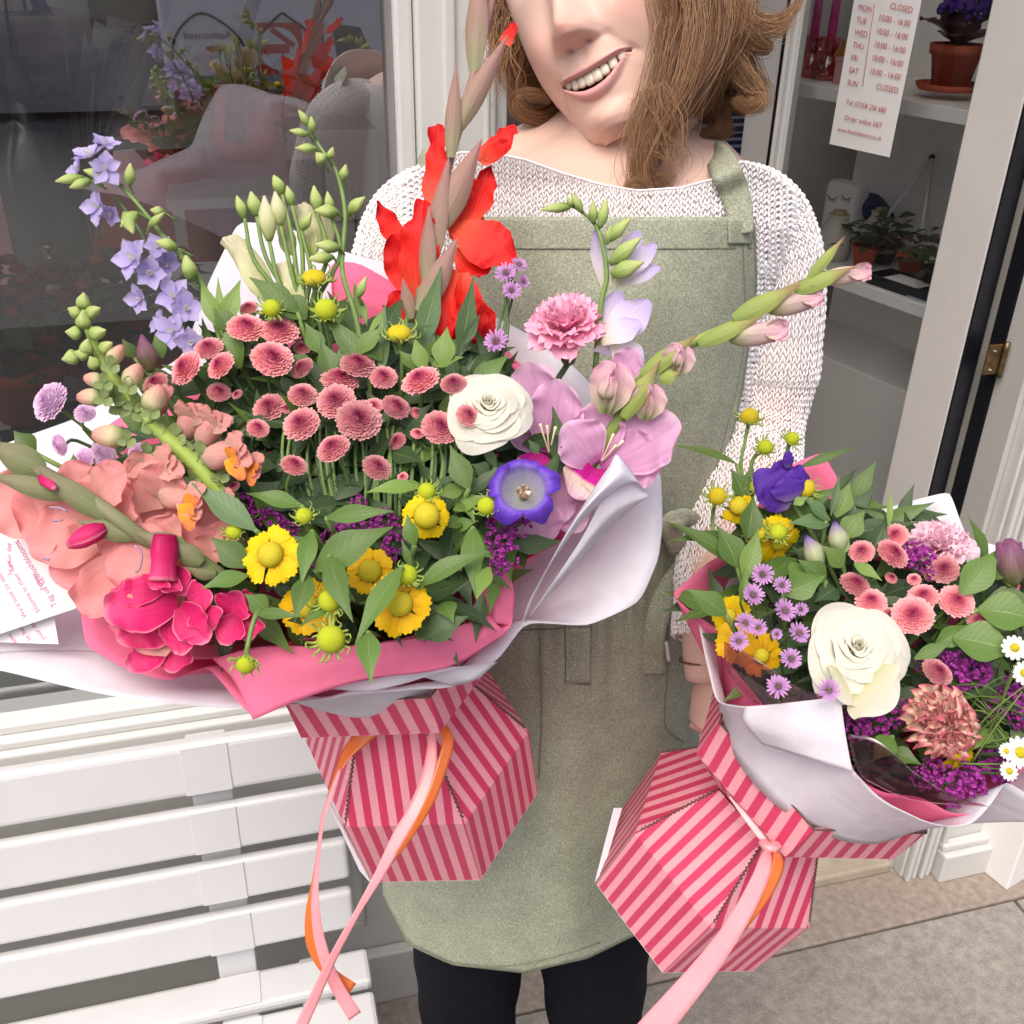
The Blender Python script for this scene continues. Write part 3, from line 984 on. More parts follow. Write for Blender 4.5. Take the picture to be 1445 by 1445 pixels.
# pots of flowers low in the window, left and behind the lilac spike
def flowerpot(px, py, n, label, fm, R_, H_, seed, nf=60, pr=.06):
    s, z = I(px, py, n)
    t = ithing('flowering_pot_plant', label, 'potted plant', s, n, z, 'pot plants in the window')
    pot(t, pr * .72, pr, pr * 1.5, M_terra)
    bush(t, 'foliage', ML_shop, 130, R_, H_, pr * 1.35, .05, .026, seed)
    r = random.Random(seed)
    mb = MB()
    for i in range(nf):
        v, f = ico(.013, 7, 4, .6)
        a = r.uniform(0, 6.28); q = r.random() ** .5 * R_
        mb.add(v, f, None, Matrix.Translation((q * math.cos(a), q * math.sin(a), pr * 1.3 + H_ * (1.05 - .4 * (q / R_) ** 2) + r.uniform(-.02, .02))))
    mb.build('blooms', fm, t, kind='stuff')
    return t
flowerpot(45, 588, .26, 'terracotta pot of dark red flowers low in the window at left', M_red, .10, .13, 3, 46, .058)
flowerpot(215, 540, .30, 'dark leafy plant with orange flowers behind the lilac larkspur', plain('orange_bloom', (0.30, 0.08, 0.03), 0.7, 0.2, 200, 0.4), .10, .12, 5, 7, .055)
flowerpot(150, 560, .45, 'dark bushy window plant between the red pot and the orange one', M_plantd, .12, .16, 6, 8, .055)
s, z = I(80, 655, .3)
ws = ithing('window_shelf', 'pale ledge just inside the window carrying the pot plants', 'ledge', s - .3, .3, 0)
zl = I(45, 592, .26)[1]
fbox('board', -1.2, .95, -.18, .17, zl - .03, zl - .0008, M_white, ws, .003)
fbox('window_board', -1.6, .95, -.24, .30, zb - .03, zb - .012, M_white, ws, .003)
s, z = I(85, 650, .2)
t = ithing('black_seed_tray', 'black plastic seed tray on the window ledge at far left', 'tray', s, .2, zl)
fbox('base', -.06, .08, -.04, .04, 0, .004, M_black, t)
for a in ((-.06, .08, -.043, -.0401), (-.06, .08, .0401, .043)):
    fbox('side', *a, 0, .03, M_black, t)

# serving counter with rounded white top and tiers
s, z = I(130, 190, 1.9)
ct = ithing('coral_counter', 'rounded shop counter with coral front and off white top', 'counter', s, 2.1, 0)
def rounded(hx, hy, r, n=8):
    pts = []
    for (cx, cy, a0) in ((hx - r, hy - r, 0), (-hx + r, hy - r, 1), (-hx + r, -hy + r, 2), (hx - r, -hy + r, 3)):
        for k in range(n + 1):
            a = (a0 + k / n) * math.pi / 2
            pts.append((cx + r * math.cos(a), cy + r * math.sin(a)))
    return pts
def prism(pts, z0, z1):
    n = len(pts)
    v = [(x, y, z0) for x, y in pts] + [(x, y, z1) for x, y in pts]
    f = [(i, (i + 1) % n, n + (i + 1) % n, n + i) for i in range(n)] + [tuple(range(n))[::-1], tuple(range(n, 2 * n))]
    return v, f
v, f = prism(rounded(.29, .24, .12), .03, z - .03); MB().add(v, f).build('coral_front', M_coral, ct, smooth=False)
v, f = prism(rounded(.33, .28, .15), z - .03, z + .005); MB().add(v, f).build('counter_top', M_cream, ct, smooth=False)
for k, (w_, h_) in enumerate(((.25, .14), (.20, .28), (.16, .42))):
    v, f = prism(rounded(w_, .13 - .02 * k, .04), z + h_ - .018, z + h_); MB().add(v, f, None, Matrix.Translation((-.02, .05 + .03 * k, 0))).build('tier_shelf', M_cream, ct, smooth=False)
    for sx in (-1, 1):
        fbox('tier_support', -.02 + sx * (w_ - .02) - .008, -.02 + sx * (w_ - .02) + .008, .0 + .04 * k, .08 + .03 * k, z + h_ - .14 + .006, z + h_ - .0185, M_cream, ct)
zc = z
ctM = ct.matrix_world.copy()
def on_counter(x, y, dz, name, label, cat, group=None):
    return thing(name, label, cat, ctM @ Vector((x, y, zc + dz)), group, FROT)
t = on_counter(-.22, -.1, .006, 'bamboo_stick_jar', 'clear jar of bamboo sticks at the left end of the counter', 'jar')
for i in range(14):
    a = i * 1.3
    MB().add(*tube([(.012 * math.cos(a), .012 * math.sin(a), .005), (.035 * math.cos(a), .03 * math.sin(a), .17)], .003, 3, 5)).build('stick', plain('bamboo', (0.42, 0.3, 0.17), 0.6, 0.2) if i == 0 else bpy.data.materials['bamboo'], t)
v, f = lathe([(.001, 0), (.03, 0), (.034, .09)], 20); MB().add(v, f).build('jar', M_jar, t)
t = on_counter(-.09, -.12, .006, 'pink_ribbon_reels', 'two small reels of dusty pink ribbon on the counter', 'ribbon')
for k in (-1, 1):
    v, f = lathe([(.001, 0), (.022, 0), (.022, .003), (.014, .004), (.014, .05), (.022, .051), (.022, .054), (.001, .054)], 20)
    MB().add(v, f, None, Matrix.Translation((k * .026, 0, 0))).build('reel', M_rose, t)
t = on_counter(-.04, .07, .285, 'lilac_soap_stack', 'small lilac crowns of wrapped soap on the tiered shelf', 'soap')
for k in range(3):
    v, f = lathe([(.001, 0), (.026, 0), (.03, .03), (.012, .036), (.02, .06)], 6)
    MB().add(v, f, None, Matrix.Translation((-.06 + k * .06, 0, 0))).build('soap', plain('lilac_wrap', (0.2, 0.16, 0.26), 0.6, 0.2) if k == 0 else bpy.data.materials['lilac_wrap'], t)
t = on_counter(-.06, .02, .145, 'mustard_bowl', 'mustard bowl on the lowest counter tier', 'bowl')
v, f = lathe([(.001, 0), (.03, 0), (.05, .035), (.046, .035), (.001, .008)], 20); MB().add(v, f).build('bowl', plain('mustard', (0.3, 0.16, 0.04), 0.5, 0.3), t)
MB().add(*ico(.02, 8, 6)).build('fruit', M_terra, t)
# wrapped dried bouquet up on the left, red flowers near the top
M_tulle = glassm('tulle', 0.03, (0.80, 0.77, 0.75), 0.6)
s, z_ = I(60, 90, 1.2)
t = ithing('tulle_wrapped_bouquet', 'large bouquet wrapped in sheer tulle standing in the upper window', 'bouquet', s, 1.2, z_ - .35)
for k in range(4):
    v, f = lathe([(.03 + .01 * k, 0), (.06, .12), (.15 - .02 * k, .3), (.22 - .03 * k, .42)], 30)
    v = [(x * (1 + .12 * math.sin(9 * math.atan2(y, x) + k + z * 9)), y * (1 + .12 * math.sin(9 * math.atan2(y, x) + k)), z) for x, y, z in v]
    MB().add(v, f, None, Matrix.Rotation(.15 * k, 4, 'X')).build('tulle_layer', M_tulle, t)
bush(t, 'dried_foliage', plain('dried_brown', (0.10, 0.06, 0.04), 0.8, 0.1, 60, 0.4), 40, .12, .15, .2, .06, .03, 9)
s, z_ = I(160, 22, 1.5)
t = ithing('red_flower_bunch', 'bunch of scarlet and green flowers in white paper high in the window', 'bouquet', s, 1.5, z_ - .05)
bush(t, 'foliage', ML_shop, 40, .09, .08, 0, .05, .03, 11)
mb = MB()
for i in range(20):
    v, f = ico(.02, 7, 5, .7); mb.add(v, f, None, Matrix.Translation((rnd.uniform(-.08, .08), rnd.uniform(-.06, 0), rnd.uniform(.0, .12))))
mb.build('blooms', plain('scarlet_bloom', (0.5, 0.02, 0.03), 0.6, 0.2, 150, 0.3), t, kind='stuff')
v, f = lathe([(.02, -.16), (.10, .02), (.13, .09)], 24); v = [(x * (1 + .1 * math.sin(6 * math.atan2(y, x))), y, z) for x, y, z in v]
MB().add(v, f).build('paper_wrap', M_cream, t)
# right part of the window: white stool, brown vase with branch, dark drape, planter
s, _ = I(325, 300, 1.7)
t = ithing('white_stool', 'white square stool with a coral seat pad far inside the window', 'stool', s, 1.8, 0.03)
zs_ = I(325, 275, 1.7)[1]
fbox('seat', -.16, .16, -.13, .13, zs_ - .06, zs_ - .03, M_cream, t, .004)
for x in (-.15, .12):
    for y in (-.12, .09):
        fbox('leg', x, x + .03, y, y + .03, 0, zs_ - .0605, M_cream, t)
s, _ = I(325, 220, 1.95)
t = ithing('pink_carrier_box', 'tall pink gift box standing behind the white stool', 'box', s, 2.25, 0.03)
zb_ = I(325, 185, 1.95)[1]
fbox('carton', -.16, .17, -.1, .1, 0, zb_, M_rose, t, .003)
fbox('lid', -.163, .173, -.103, .103, zb_ + .0005, zb_ + .03, M_rose, t, .003)
s, _ = I(262, 200, 2.0)
for k, (px, w_, mt, lb) in enumerate(((385, .16, M_dark, 'dark folded umbrella stand right of the pink gift box'), (440, .2, M_brick, 'brown crate stack near the right side of the window'))):
    s, zt_ = I(px, 230 - 40 * k, 2.2)
    t = ithing('floor_crate', lb, 'crate', s, 2.3, 0.03)
    for j in range(4):
        fbox('board', -w_, w_, -.15 + .0005 * j, .15, j * zt_ / 4, (j + 1) * zt_ / 4 - .01, mt, t, .004)
M_bark = plain('brown_twig', (0.12, 0.05, 0.04), 0.8, 0.2, 60, 0.3)
M_mar = leafm('maroon_leaf', (0.16, 0.08, 0.06), (0.22, 0.13, 0.09))
def sprig(label, pts, n, leaves, r=.0045, L=.035):
    W_ = [FM @ Vector((I(x, y, n)[0], n, I(x, y, n)[1])) for x, y in pts]
    t = thing('dried_branch', label, 'branch', W_[-1], 'dried branches in the window')
    wput('stem', MB().add(*tube(W_, [r * .6, r * 1.3], 20, 6)), M_bark, t)
    P_ = catmull(W_, leaves + 2)
    for i in range(leaves):
        d = (WD * (1 if i % 2 else -1) * .8 + Vector((0, 0, .8)) + WN * rnd.uniform(-.4, .4)).normalized()
        v, f, uv = petal_grid(L, L * .42, OVAL, 5, 3, -.4, fold=.3)
        M = Matrix.Translation(Vector(P_[i + 1])) @ frame(-WN + Vector((0, 0, .3)), d).to_4x4()
        wput('leaf', MB().add(v, f, uv, M), M_mar, t)
sprig('thick brown trunk like branch in front of the van reflection', [(372, -30), (352, 20), (345, 70), (335, 130), (330, 200)], .7, 2, .014, .03)
sprig('thin leafy twig left of the red logo reflection', [(243, 55), (258, 75), (268, 92), (275, 110), (285, 150)], .7, 7, .002, .022)
sprig('thin budding twig under the red logo reflection', [(372, 70), (388, 95), (402, 130), (398, 165), (404, 200)], .7, 7, .002, .022)
sprig('broad leafed twig at the right of the logo reflection', [(470, 92), (452, 112), (440, 140), (410, 190)], .75, 5, .0022, .04)
s, z_ = I(345, 210, .8)
t = ithing('amber_flower_jug', 'jug of amber and magenta flowers in the middle of the window', 'jug', s, .8, z_ - .02)
v, f = lathe([(.001, 0), (.045, 0), (.06, .04), (.045, .10), (.05, .13)], 24); MB().add(v, f).build('jug', M_terra, t)
bush(t, 'foliage', ML_shop, 40, .09, .07, .1, .045, .02, 31)
mb = MB()
for i in range(16):
    v, f = ico(.016, 7, 5, .7); mb.add(v, f, None, Matrix.Translation((rnd.uniform(-.09, .10), rnd.uniform(-.05, .03), rnd.uniform(.13, .20))))
mb.build('blooms', plain('amber_bloom', (0.30, 0.10, 0.02), 0.7, 0.2, 90, 0.4), t, kind='stuff')

# ================================================================ van across the road (seen mirrored in the window glass)
NG = 0.045
def mir(px, py, nvan):
    "point on the van's side plane (n = nvan) whose reflection in the window glass is seen at px, py"
    q = VP(px, py, G0 + WN * (2 * NG - nvan), WN)
    h = (q - G0).dot(WN) - NG
    return q - WN * 2 * h
NV = -5.2
M_van = plain('van_white', (0.84, 0.86, 0.90), 0.25, 0.5, 1.5, 0.05, coat=0.5)
M_vanglass = plain('van_dark_glass', (0.02, 0.025, 0.03), 0.05, 0.8)
M_logo = plain('signal_red', (0.62, 0.02, 0.02), 0.4, 0.4)
M_purple = plain('aubergine_lettering', (0.10, 0.01, 0.08), 0.5, 0.3)
def vloc(px, py):
    q = mir(px, py, NV) - G0
    return q.dot(WD), q.z
vx0, vzt = vloc(222, 20); vx1, _ = vloc(560, 60)
van = thing('parked_van', 'white panel van with red square logo parked across the road, mirrored in the window', 'van', FM @ Vector(((vx0), NV, 0)), rot=FROT)
def vl(px, py):
    a, b = vloc(px, py)
    return a - vx0, b
zroof = 2.45
Lb = vl(470, 60)[0]
prof = [(0, .35), (0, zroof - .12), (.10, zroof), (Lb - .05, zroof), (Lb + .50, 1.95), (Lb + .75, 1.35), (Lb + 1.45, 1.05), (Lb + 1.6, .8), (Lb + 1.6, .35)]
n_ = len(prof)
v = [(x, 0.0, z) for x, z in prof] + [(x, -.04, z) for x, z in prof] + [(x, -1.9, z) for x, z in prof]
f = [tuple(range(n_))] + [(i + n_ * k, i + n_ * (k + 1), (i + 1) % n_ + n_ * (k + 1), (i + 1) % n_ + n_ * k) for k in (0, 1) for i in range(n_)] + [tuple(range(2 * n_, 3 * n_))[::-1]]
o = MB().add(v, f).build('body', M_van, van, smooth=False)
b = o.modifiers.new('bevel', 'BEVEL'); b.width = .06; b.segments = 3; b.limit_method = 'ANGLE'
a = vl(468, 33); c = vl(512, 112)
v = [(a[0], .006, a[1]), (c[0] - .0, .006, a[1] - .02), (c[0] + .12, .006, c[1]), (a[0] + .03, .006, c[1])]
v += [(x, -.02, z) for x, _, z in v]
MB().add(v, [(0, 1, 2, 3), (4, 7, 6, 5), (0, 4, 5, 1), (1, 5, 6, 2), (2, 6, 7, 3), (3, 7, 4, 0)]).build('side_window', M_vanglass, van, smooth=False)
def vstrip(name, x0, z0, x1, z1, mat, y=.004, th=.004):
    mb = MB(); vv_, ff = box_vf((x0 + x1) / 2, y, (z0 + z1) / 2, abs(x1 - x0), th, abs(z1 - z0)); mb.add(vv_, ff)
    return mb.build(name, mat, van, smooth=False)
a = vl(225, 113); c = vl(520, 113)
vstrip('rubbing_strip', a[0], a[1] - .02, c[0], a[1] + .02, plain('grey_strip', (0.35, 0.36, 0.38), 0.5, 0.3), .012, .03)
for (p_, q_) in (((238, 24), (340, 24)), ((360, 24), (445, 28))):
    a = vl(*p_); c = vl(*q_)
    MB().add(*tube([(a[0], .004, a[1] - .45), (a[0], .004, a[1] - .15), (a[0] + .12, .004, a[1]), (c[0] - .15, .004, a[1]), (c[0], .004, a[1] - .15), (c[0], .004, a[1] - .45)], .007, 40, 5)).build('pressing_line', M_dark, van)
a = vl(452, 10); vstrip('door_seam', a[0] - .006, .4, a[0] + .006, zroof - .15, M_dark)
# logo: red square, white round sign with a bar
a = vl(363, 32); c = vl(430, 104)
lw_, lh_ = c[0] - a[0], a[1] - c[1]
vstrip('logo_square', a[0], c[1], c[0], a[1], M_logo, .006, .004)
cx_, cz_ = (a[0] + c[0]) / 2, (a[1] + c[1]) / 2
def disc(cx, cz, r, y, th=.003, n=30, a0=0, a1=6.2832):
    pts = [(cx + r * math.cos(a0 + (a1 - a0) * k / n), cz + r * math.sin(a0 + (a1 - a0) * k / n)) for k in range(n)]
    v = [(x, y, z) for x, z in pts] + [(x, y - th, z) for x, z in pts]
    f = [tuple(range(n)), tuple(range(n, 2 * n))[::-1]] + [(i, n + i, n + (i + 1) % n, (i + 1) % n) for i in range(n)]
    return v, f
v, f = disc(cx_ - lw_ * .06, cz_, lh_ * .42, .0115); MB().add(v, f).build('logo_ring', M_van, van, smooth=False)
v, f = disc(cx_ - lw_ * .06, cz_, lh_ * .42, .0115)
vstrip('logo_bar', a[0] - .0, cz_ - lh_ * .09, cx_ + lw_ * .18, cz_ + lh_ * .09, M_logo, .0135, .003)
ins = vl(365, 32)
v, f = box_vf(0, .0135, 0, lw_ * .62, .003, lh_ * .10)
MB().add(v, f, None, Matrix.Translation((cx_ + lw_ * .05, 0, cz_ + lh_ * .22)) @ Matrix.Rotation(.62, 4, 'Y')).build('logo_pin', M_logo, van, smooth=False)
def vtext(body, px, py, size, mat):
    # the side faces +n; its text runs towards -s so that it reads forwards from the road and mirrored in the glass
    x, z = vl(px, py)
    M = Matrix(((-1, 0, 0, x), (0, 0, 1, .008), (0, 1, 0, z), (0, 0, 0, 1)))
    text(body, size, mat, van, M, align='CENTER')
u_ = abs(vl(300, 50)[0] - vl(310, 50)[0]) / 10
vtext('Authorised', 293, 50, 15 * u_, M_purple)
vtext('Dealer', 310, 68, 15 * u_, M_purple)
vtext('ong', 378, 130, 34 * u_, M_purple)
vtext('ou', 292, 130, 34 * u_, M_purple)
for xw in (.75, Lb + .95):
    v, f, uv = tube([(xw, .03, .36), (xw, -.2, .36)], .34, 3, 28)
    w_ = MB().add(v, f, uv).build('wheel', M_black, van)
    v, f, uv = tube([(xw, .036, .36), (xw, .0, .36)], .2, 3, 24)
    MB().add(v, f, uv).build('rim', M_steel, w_)
vstrip('front_bumper', Lb + 1.0, .36, Lb + 1.62, .6, M_dark, .01, .03)
# ================================================================ the florist
def skinm():
    n = NT('skin')
    n.set(Roughness=0.48)
    n.p.inputs['Subsurface Weight'].default_value = 0.12
    n.p.inputs['Subsurface Radius'].default_value = (0.012, 0.005, 0.003)
    n.p.inputs['Subsurface Scale'].default_value = 0.5
    n.p.inputs['Specular IOR Level'].default_value = 0.35
    a = n.n('Attribute', attribute_name='zones')
    s = n.n('SeparateXYZ'); n.l(a.outputs['Vector'], s.inputs[0])
    mot = n.noise(22, 4, .6); fine = n.noise(420, 3, .6)
    base = n.mix((0.64, 0.425, 0.345), (0.70, 0.50, 0.42), mot.outputs[0])
    base = n.mix(base, (0.62, 0.26, 0.20), n.math('MULTIPLY', s.outputs[2], 0.55))
    lipn = n.mix((0.58, 0.28, 0.27), (0.64, 0.35, 0.33), n.noise(240, 2).outputs[0])
    base = n.mix(base, lipn, s.outputs[0])
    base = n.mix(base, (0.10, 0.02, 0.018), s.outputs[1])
    n.l(base, n.p.inputs['Base Color'])
    n.bump(n.math('ADD', fine.outputs[0], mot.outputs[0]), 0.25, 0.0005)
    return n.m
M_skin = skinm()
M_tooth = plain('tooth_enamel', (0.66, 0.61, 0.50), 0.25, 0.5)
M_knit = plain('white_yarn', (0.88, 0.86, 0.855), 0.85, 0.15, 500, 0.06, 0.0006)
M_knitbase = plain('shaded_knit_base', (0.70, 0.63, 0.62), 0.9, 0.1)  # pinkish base between stitches: shade and skin showing through put into its colour

def apronm():
    n = NT('sage_linen')
    n.set(Roughness=0.9)
    n.p.inputs['Specular IOR Level'].default_value = 0.15
    g = n.n('TexCoord')
    def dirnoise(sx, sy, sz_, rot):
        mp = n.n('Mapping'); n.l(g.outputs['Object'], mp.inputs['Vector'])
        mp.inputs['Scale'].default_value = (sx, sy, sz_); mp.inputs['Rotation'].default_value = (0, rot, 0)
        t = n.n('TexNoise'); t.inputs['Scale'].default_value = 1; t.inputs['Detail'].default_value = 2
        n.l(mp.outputs[0], t.inputs['Vector']); return t.outputs[0]
    a = dirnoise(1500, 500, 420, .7); b = dirnoise(420, 500, 1500, .7); c = n.noise(26, 5, .65).outputs[0]
    w = n.math('MULTIPLY', n.math('ADD', a, b), .5)
    base = n.ramp(w, [(0.38, (0.235, 0.255, 0.185)), (0.5, (0.325, 0.35, 0.26)), (0.62, (0.49, 0.51, 0.40))]).outputs[0]
    base = n.mix(base, n.ramp(c, [(0.3, (.86,) * 3), (0.7, (1.1,) * 3)]).outputs[0], 1.0, 'MULTIPLY')
    n.l(base, n.p.inputs['Base Color'])
    n.bump(n.math('ADD', w, n.math('MULTIPLY', c, .6)), 0.6, 0.0012)
    return n.m
M_apron = apronm()
M_apronseam = plain('sage_stitching', (0.20, 0.215, 0.15), 0.9, 0.1, 300, 0.2)
M_trouser = plain('black_leggings', (0.006, 0.0065, 0.011), 0.9, 0.12, 60, 0.2, 0.0008)

def hairm():
    n = NT('auburn_hair')
    n.set(Roughness=0.38)
    n.p.inputs['Specular IOR Level'].default_value = 0.5
    u, v, g = n.uv()
    r = n.ramp(u, [(0.0, (0.09, 0.038, 0.020)), (0.35, (0.22, 0.100, 0.048)), (0.7, (0.38, 0.205, 0.105)), (1.0, (0.56, 0.37, 0.22))])
    c = n.mix(r.outputs[0], (0.40, 0.21, 0.085), n.math('MULTIPLY', v, 0.45))
    n.l(c, n.p.inputs['Base Color'])
    n.translucent(c, 0.18)
    return n.m
M_hair = hairm()

wom = thing('person', 'smiling woman with wavy auburn hair in white knit and sage apron holding two bouquets', 'person', (0.08, 0.97, 0))

# ---------------------------------------------------------------- body loft
NF = 110   # columns
ths = []
for k in range(NF):
    q = k / NF * 2 - 1
    ths.append(math.pi * (0.55 * q + 0.45 * q ** 3))      # dense at the front
ths = np.array(ths)
def gauss(x, y, cx, cy, sx, sy=None):
    sy = sy or sx
    return np.exp(-((x - cx) / sx) ** 2 - ((y - cy) / sy) ** 2)
def sstep(a, b, x):
    t = np.clip((x - a) / (b - a), 0, 1)
    return t * t * (3 - 2 * t)
# head canonical profile: (y, halfwidth, front z, back z)
HP_ = [(.130, .004, .012, -.012), (.127, .028, .038, -.045), (.118, .050, .060, -.074), (.100, .064, .078, -.094), (.075, .072, .090, -.104),
       (.045, .0755, .095, -.106), (.015, .0750, .093, -.103), (-.010, .0725, .091, -.096), (-.035, .0680, .0895, -.086), (-.055, .0625, .088, -.076),
       (-.075, .0550, .086, -.070), (-.090, .0480, .083, -.066), (-.100, .0440, .080, -.062), (-.106, .0385, .077, -.060), (-.111, .030, .070, -.058)]
hp = np.array(HP_)
order = np.argsort(hp[:, 0])
rowsy = np.concatenate([np.linspace(.130, .06, 22)[:-1], np.linspace(.06, .0, 34)[:-1], np.linspace(.0, -.111, 150)])
wmouth = .0330
ym0, ymk = -.0660, 12.5        # smile curve
def lipcurve(x):
    return ym0 + ymk * np.minimum(np.abs(x), .034) ** 2
verts, zones = [], []
def ring_xz(y):
    hw = np.interp(y, hp[order, 0], hp[order, 1]); zf = np.interp(y, hp[order, 0], hp[order, 2]); zb = np.interp(y, hp[order, 0], hp[order, 3])
    c, s = np.cos(ths), np.sin(ths)
    p = 2.35
    r = (np.abs(c) ** p + np.abs(s) ** p) ** (-1 / p)
    x = hw * s * r
    z0 = -.012
    z = np.where(c > 0, z0 + (zf - z0) * c * r, z0 + (z0 - zb) * c * r)
    return x, z
for y0 in rowsy:
    x, z = ring_xz(y0)
    front = (np.cos(ths) > 0.0)
    y = np.full_like(x, y0)
    wgt = np.exp(-((y0 - ym0) / .020) ** 2)
    y = y + front * (lipcurve(x) - ym0) * wgt * np.exp(-(x / .05) ** 4)
    # row coordinate relative to the lip line
    ry = y0 - ym0
    dz = np.zeros_like(x); dx = np.zeros_like(x)
    # cheeks, chin, brow, temples
    dz += .0085 * gauss(np.abs(x), y, .040, -.024, .020, .020)
    dz += .0095 * gauss(x, y, 0, -.100, .019, .015)
    dz -= .0035 * gauss(x, y, 0, -.0865, .020, .006)
    dz += .004 * gauss(np.abs(x), y, .022, .030, .022, .010)
    dz -= .014 * gauss(np.abs(x), y, .031, .037, .017, .011)
    dz += .0035 * gauss(x, y, 0, -.062, .032, .022)
    dz -= .0030 * gauss(np.abs(x), y, .042, -.062, .007, .020)
    # nasolabial fold
    t = np.clip((y + .030) / -.036, 0, 1)
    fx = .0175 + .023 * t
    dz -= .0024 * np.exp(-((np.abs(x) - fx) / .0035) ** 2) * sstep(-.082, -.066, y) * (1 - sstep(-.034, -.024, y))
    # nose
    h = .007 + .0165 * sstep(.030, -.022, y)
    wn = .0095 + .0035 * sstep(.015, -.02, y)
    under = sstep(-.0405, -.0345, y)
    dz += (h * np.exp(-(np.abs(x) / wn) ** 2.2) * sstep(.045, .020, y) * 1.0 + .0095 * gauss(x, y, 0, -.0265, .0120, .0105)) * under
    dz += .0105 * gauss(np.abs(x), y, .0135, -.0310, .0062, .0078) * sstep(-.0410, -.0355, y)
    dz -= .0030 * gauss(np.abs(x), y, .0086, -.0388, .0024, .0014)
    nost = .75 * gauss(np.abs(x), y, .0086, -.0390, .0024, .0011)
    dz -= .0012 * gauss(x, y, 0, -.046, .0035, .006)                       # philtrum
    # lips: ry measured from the lip line
    ax = np.abs(x)
    k = np.clip(1 - (ax / wmouth) ** 2, 0, 1)
    gap_u = .0012 + .0055 * k; gap_l = .0062 * k + .0005
    inm = (ax < wmouth + .002) & front
    up_t = .0044 * (k ** .6) * (1 - .18 * np.exp(-(x / .004) ** 2)); lo_t = .0092 * (k ** .75)
    lipu = inm * sstep(0, .0008, ry - gap_u + .0004) * (1 - sstep(-.0006, .0008, ry - gap_u - up_t))
    lipl = inm * sstep(0, .0008, -ry - gap_l + .0004) * (1 - sstep(-.0006, .0008, -ry - gap_l - lo_t))
    tu = np.clip((ry - gap_u) / np.maximum(up_t, 1e-4), 0, 1); tl = np.clip((-ry - gap_l) / np.maximum(lo_t, 1e-4), 0, 1)
    dz += .0030 * lipu * np.sin(np.pi * np.clip(tu * .8 + .12, 0, 1)) + .0044 * lipl * np.sin(np.pi * np.clip(tl * .8 + .12, 0, 1))
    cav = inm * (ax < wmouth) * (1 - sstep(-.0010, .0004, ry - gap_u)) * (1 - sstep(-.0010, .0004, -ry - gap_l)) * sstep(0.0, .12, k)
    dz -= .020 * cav
    dz -= .0030 * gauss(ax, ry, wmouth + .002, .0, .004, .004)
    # mouth retracts around the arc of the teeth: keep as is
    z = z + dz * front
    x = x + dx
    for i in range(NF):
        verts.append((x[i], y[i], z[i]))
    blush = .8 * gauss(ax, y, .042, -.022, .020, .016) + .9 * gauss(x, y, 0, -.029, .012, .010) + .35 * gauss(x, y, 0, -.102, .02, .012)
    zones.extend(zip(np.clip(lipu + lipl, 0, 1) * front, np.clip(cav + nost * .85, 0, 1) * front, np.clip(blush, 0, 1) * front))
HEADN = len(rowsy)
# head orientation (camera frame): roll, yaw, pitch
def cvec(x, y, z): return RT * x + UP * y - FW * z
YAW, ROLLH, PIT = math.radians(31), math.radians(18), math.radians(2)
zh = Vector((-math.sin(YAW) * math.cos(PIT), -math.sin(PIT) , math.cos(YAW) * math.cos(PIT)))
xh = Vector((0, 1, 0)).cross(zh).normalized(); yh = zh.cross(xh)
Rr = Matrix.Rotation(ROLLH, 3, 'Z')
xh, yh, zh = Rr @ xh, Rr @ yh, Rr @ zh
HX, HY, HZ = cvec(*xh), cvec(*yh), cvec(*zh)
HS = 1.04
HC = V(835, 111, .865) - (HY * -.066 + HZ * .090) * HS
def Hw(p):
    return HC + (HX * p[0] + HY * p[1] + HZ * p[2]) * HS
W = [Hw(p) for p in verts]
# under the chin and the neck: blend rings from the chin ring to the neckline and down the torso
chin = [Hw(p) for p in verts[-NF:]]
def ell(L, R, Yc, b, sag=0.0, back=None, p=2.2):
    "ring through silhouette pixels L, R on plane Y=Yc; b half depth; sag: front drops (pixels)"
    A, B = VY(L[0], L[1], Yc), VY(R[0], R[1], Yc)
    c = (A + B) / 2; ex = (B - A) / 2
    out = []
    zs_ = (VY(722, (L[1] + R[1]) / 2 + sag, Yc - b).z - c.z) if sag else 0.0
    for t in ths:
        cs, sn = math.cos(t), math.sin(t)
        r = (abs(cs) ** p + abs(sn) ** p) ** (-1 / p)
        bb = b if cs > 0 else (back or b)
        out.append(c + ex * sn * r + Vector((0, -bb * cs * r, zs_ * max(0, cs) + (0.03 if sag else 0) * max(0, -cs))))
    return out
neck1 = ell((818, 150), (950, 150), 1.000, .052, 14)
neck2 = ell((800, 182), (962, 180), 1.000, .058, 22)
neck3 = ell((752, 205), (990, 200), .995, .075, 34)
neck4 = ell((690, 226), (1036, 222), .985, .090, 40)
sh1 = ell((625, 268), (1075, 268), .980, .090, 40)
sh2 = ell((610, 330), (1085, 330), .975, .095, 20)
tor = [ell((650, 420), (1040, 420), .965, .100), ell((662, 560), (1022, 560), .955, .100), ell((658, 700), (1000, 700), .945, .095),
       ell((640, 800), (1012, 800), .935, .100), ell((620, 900), (1002, 900), .93, .105), ell((590, 1050), (985, 1050), .925, .105), ell((575, 1180), (965, 1180), .92, .105)]
seq = [chin, neck1, neck2, neck3, neck4, sh1, sh2] + tor
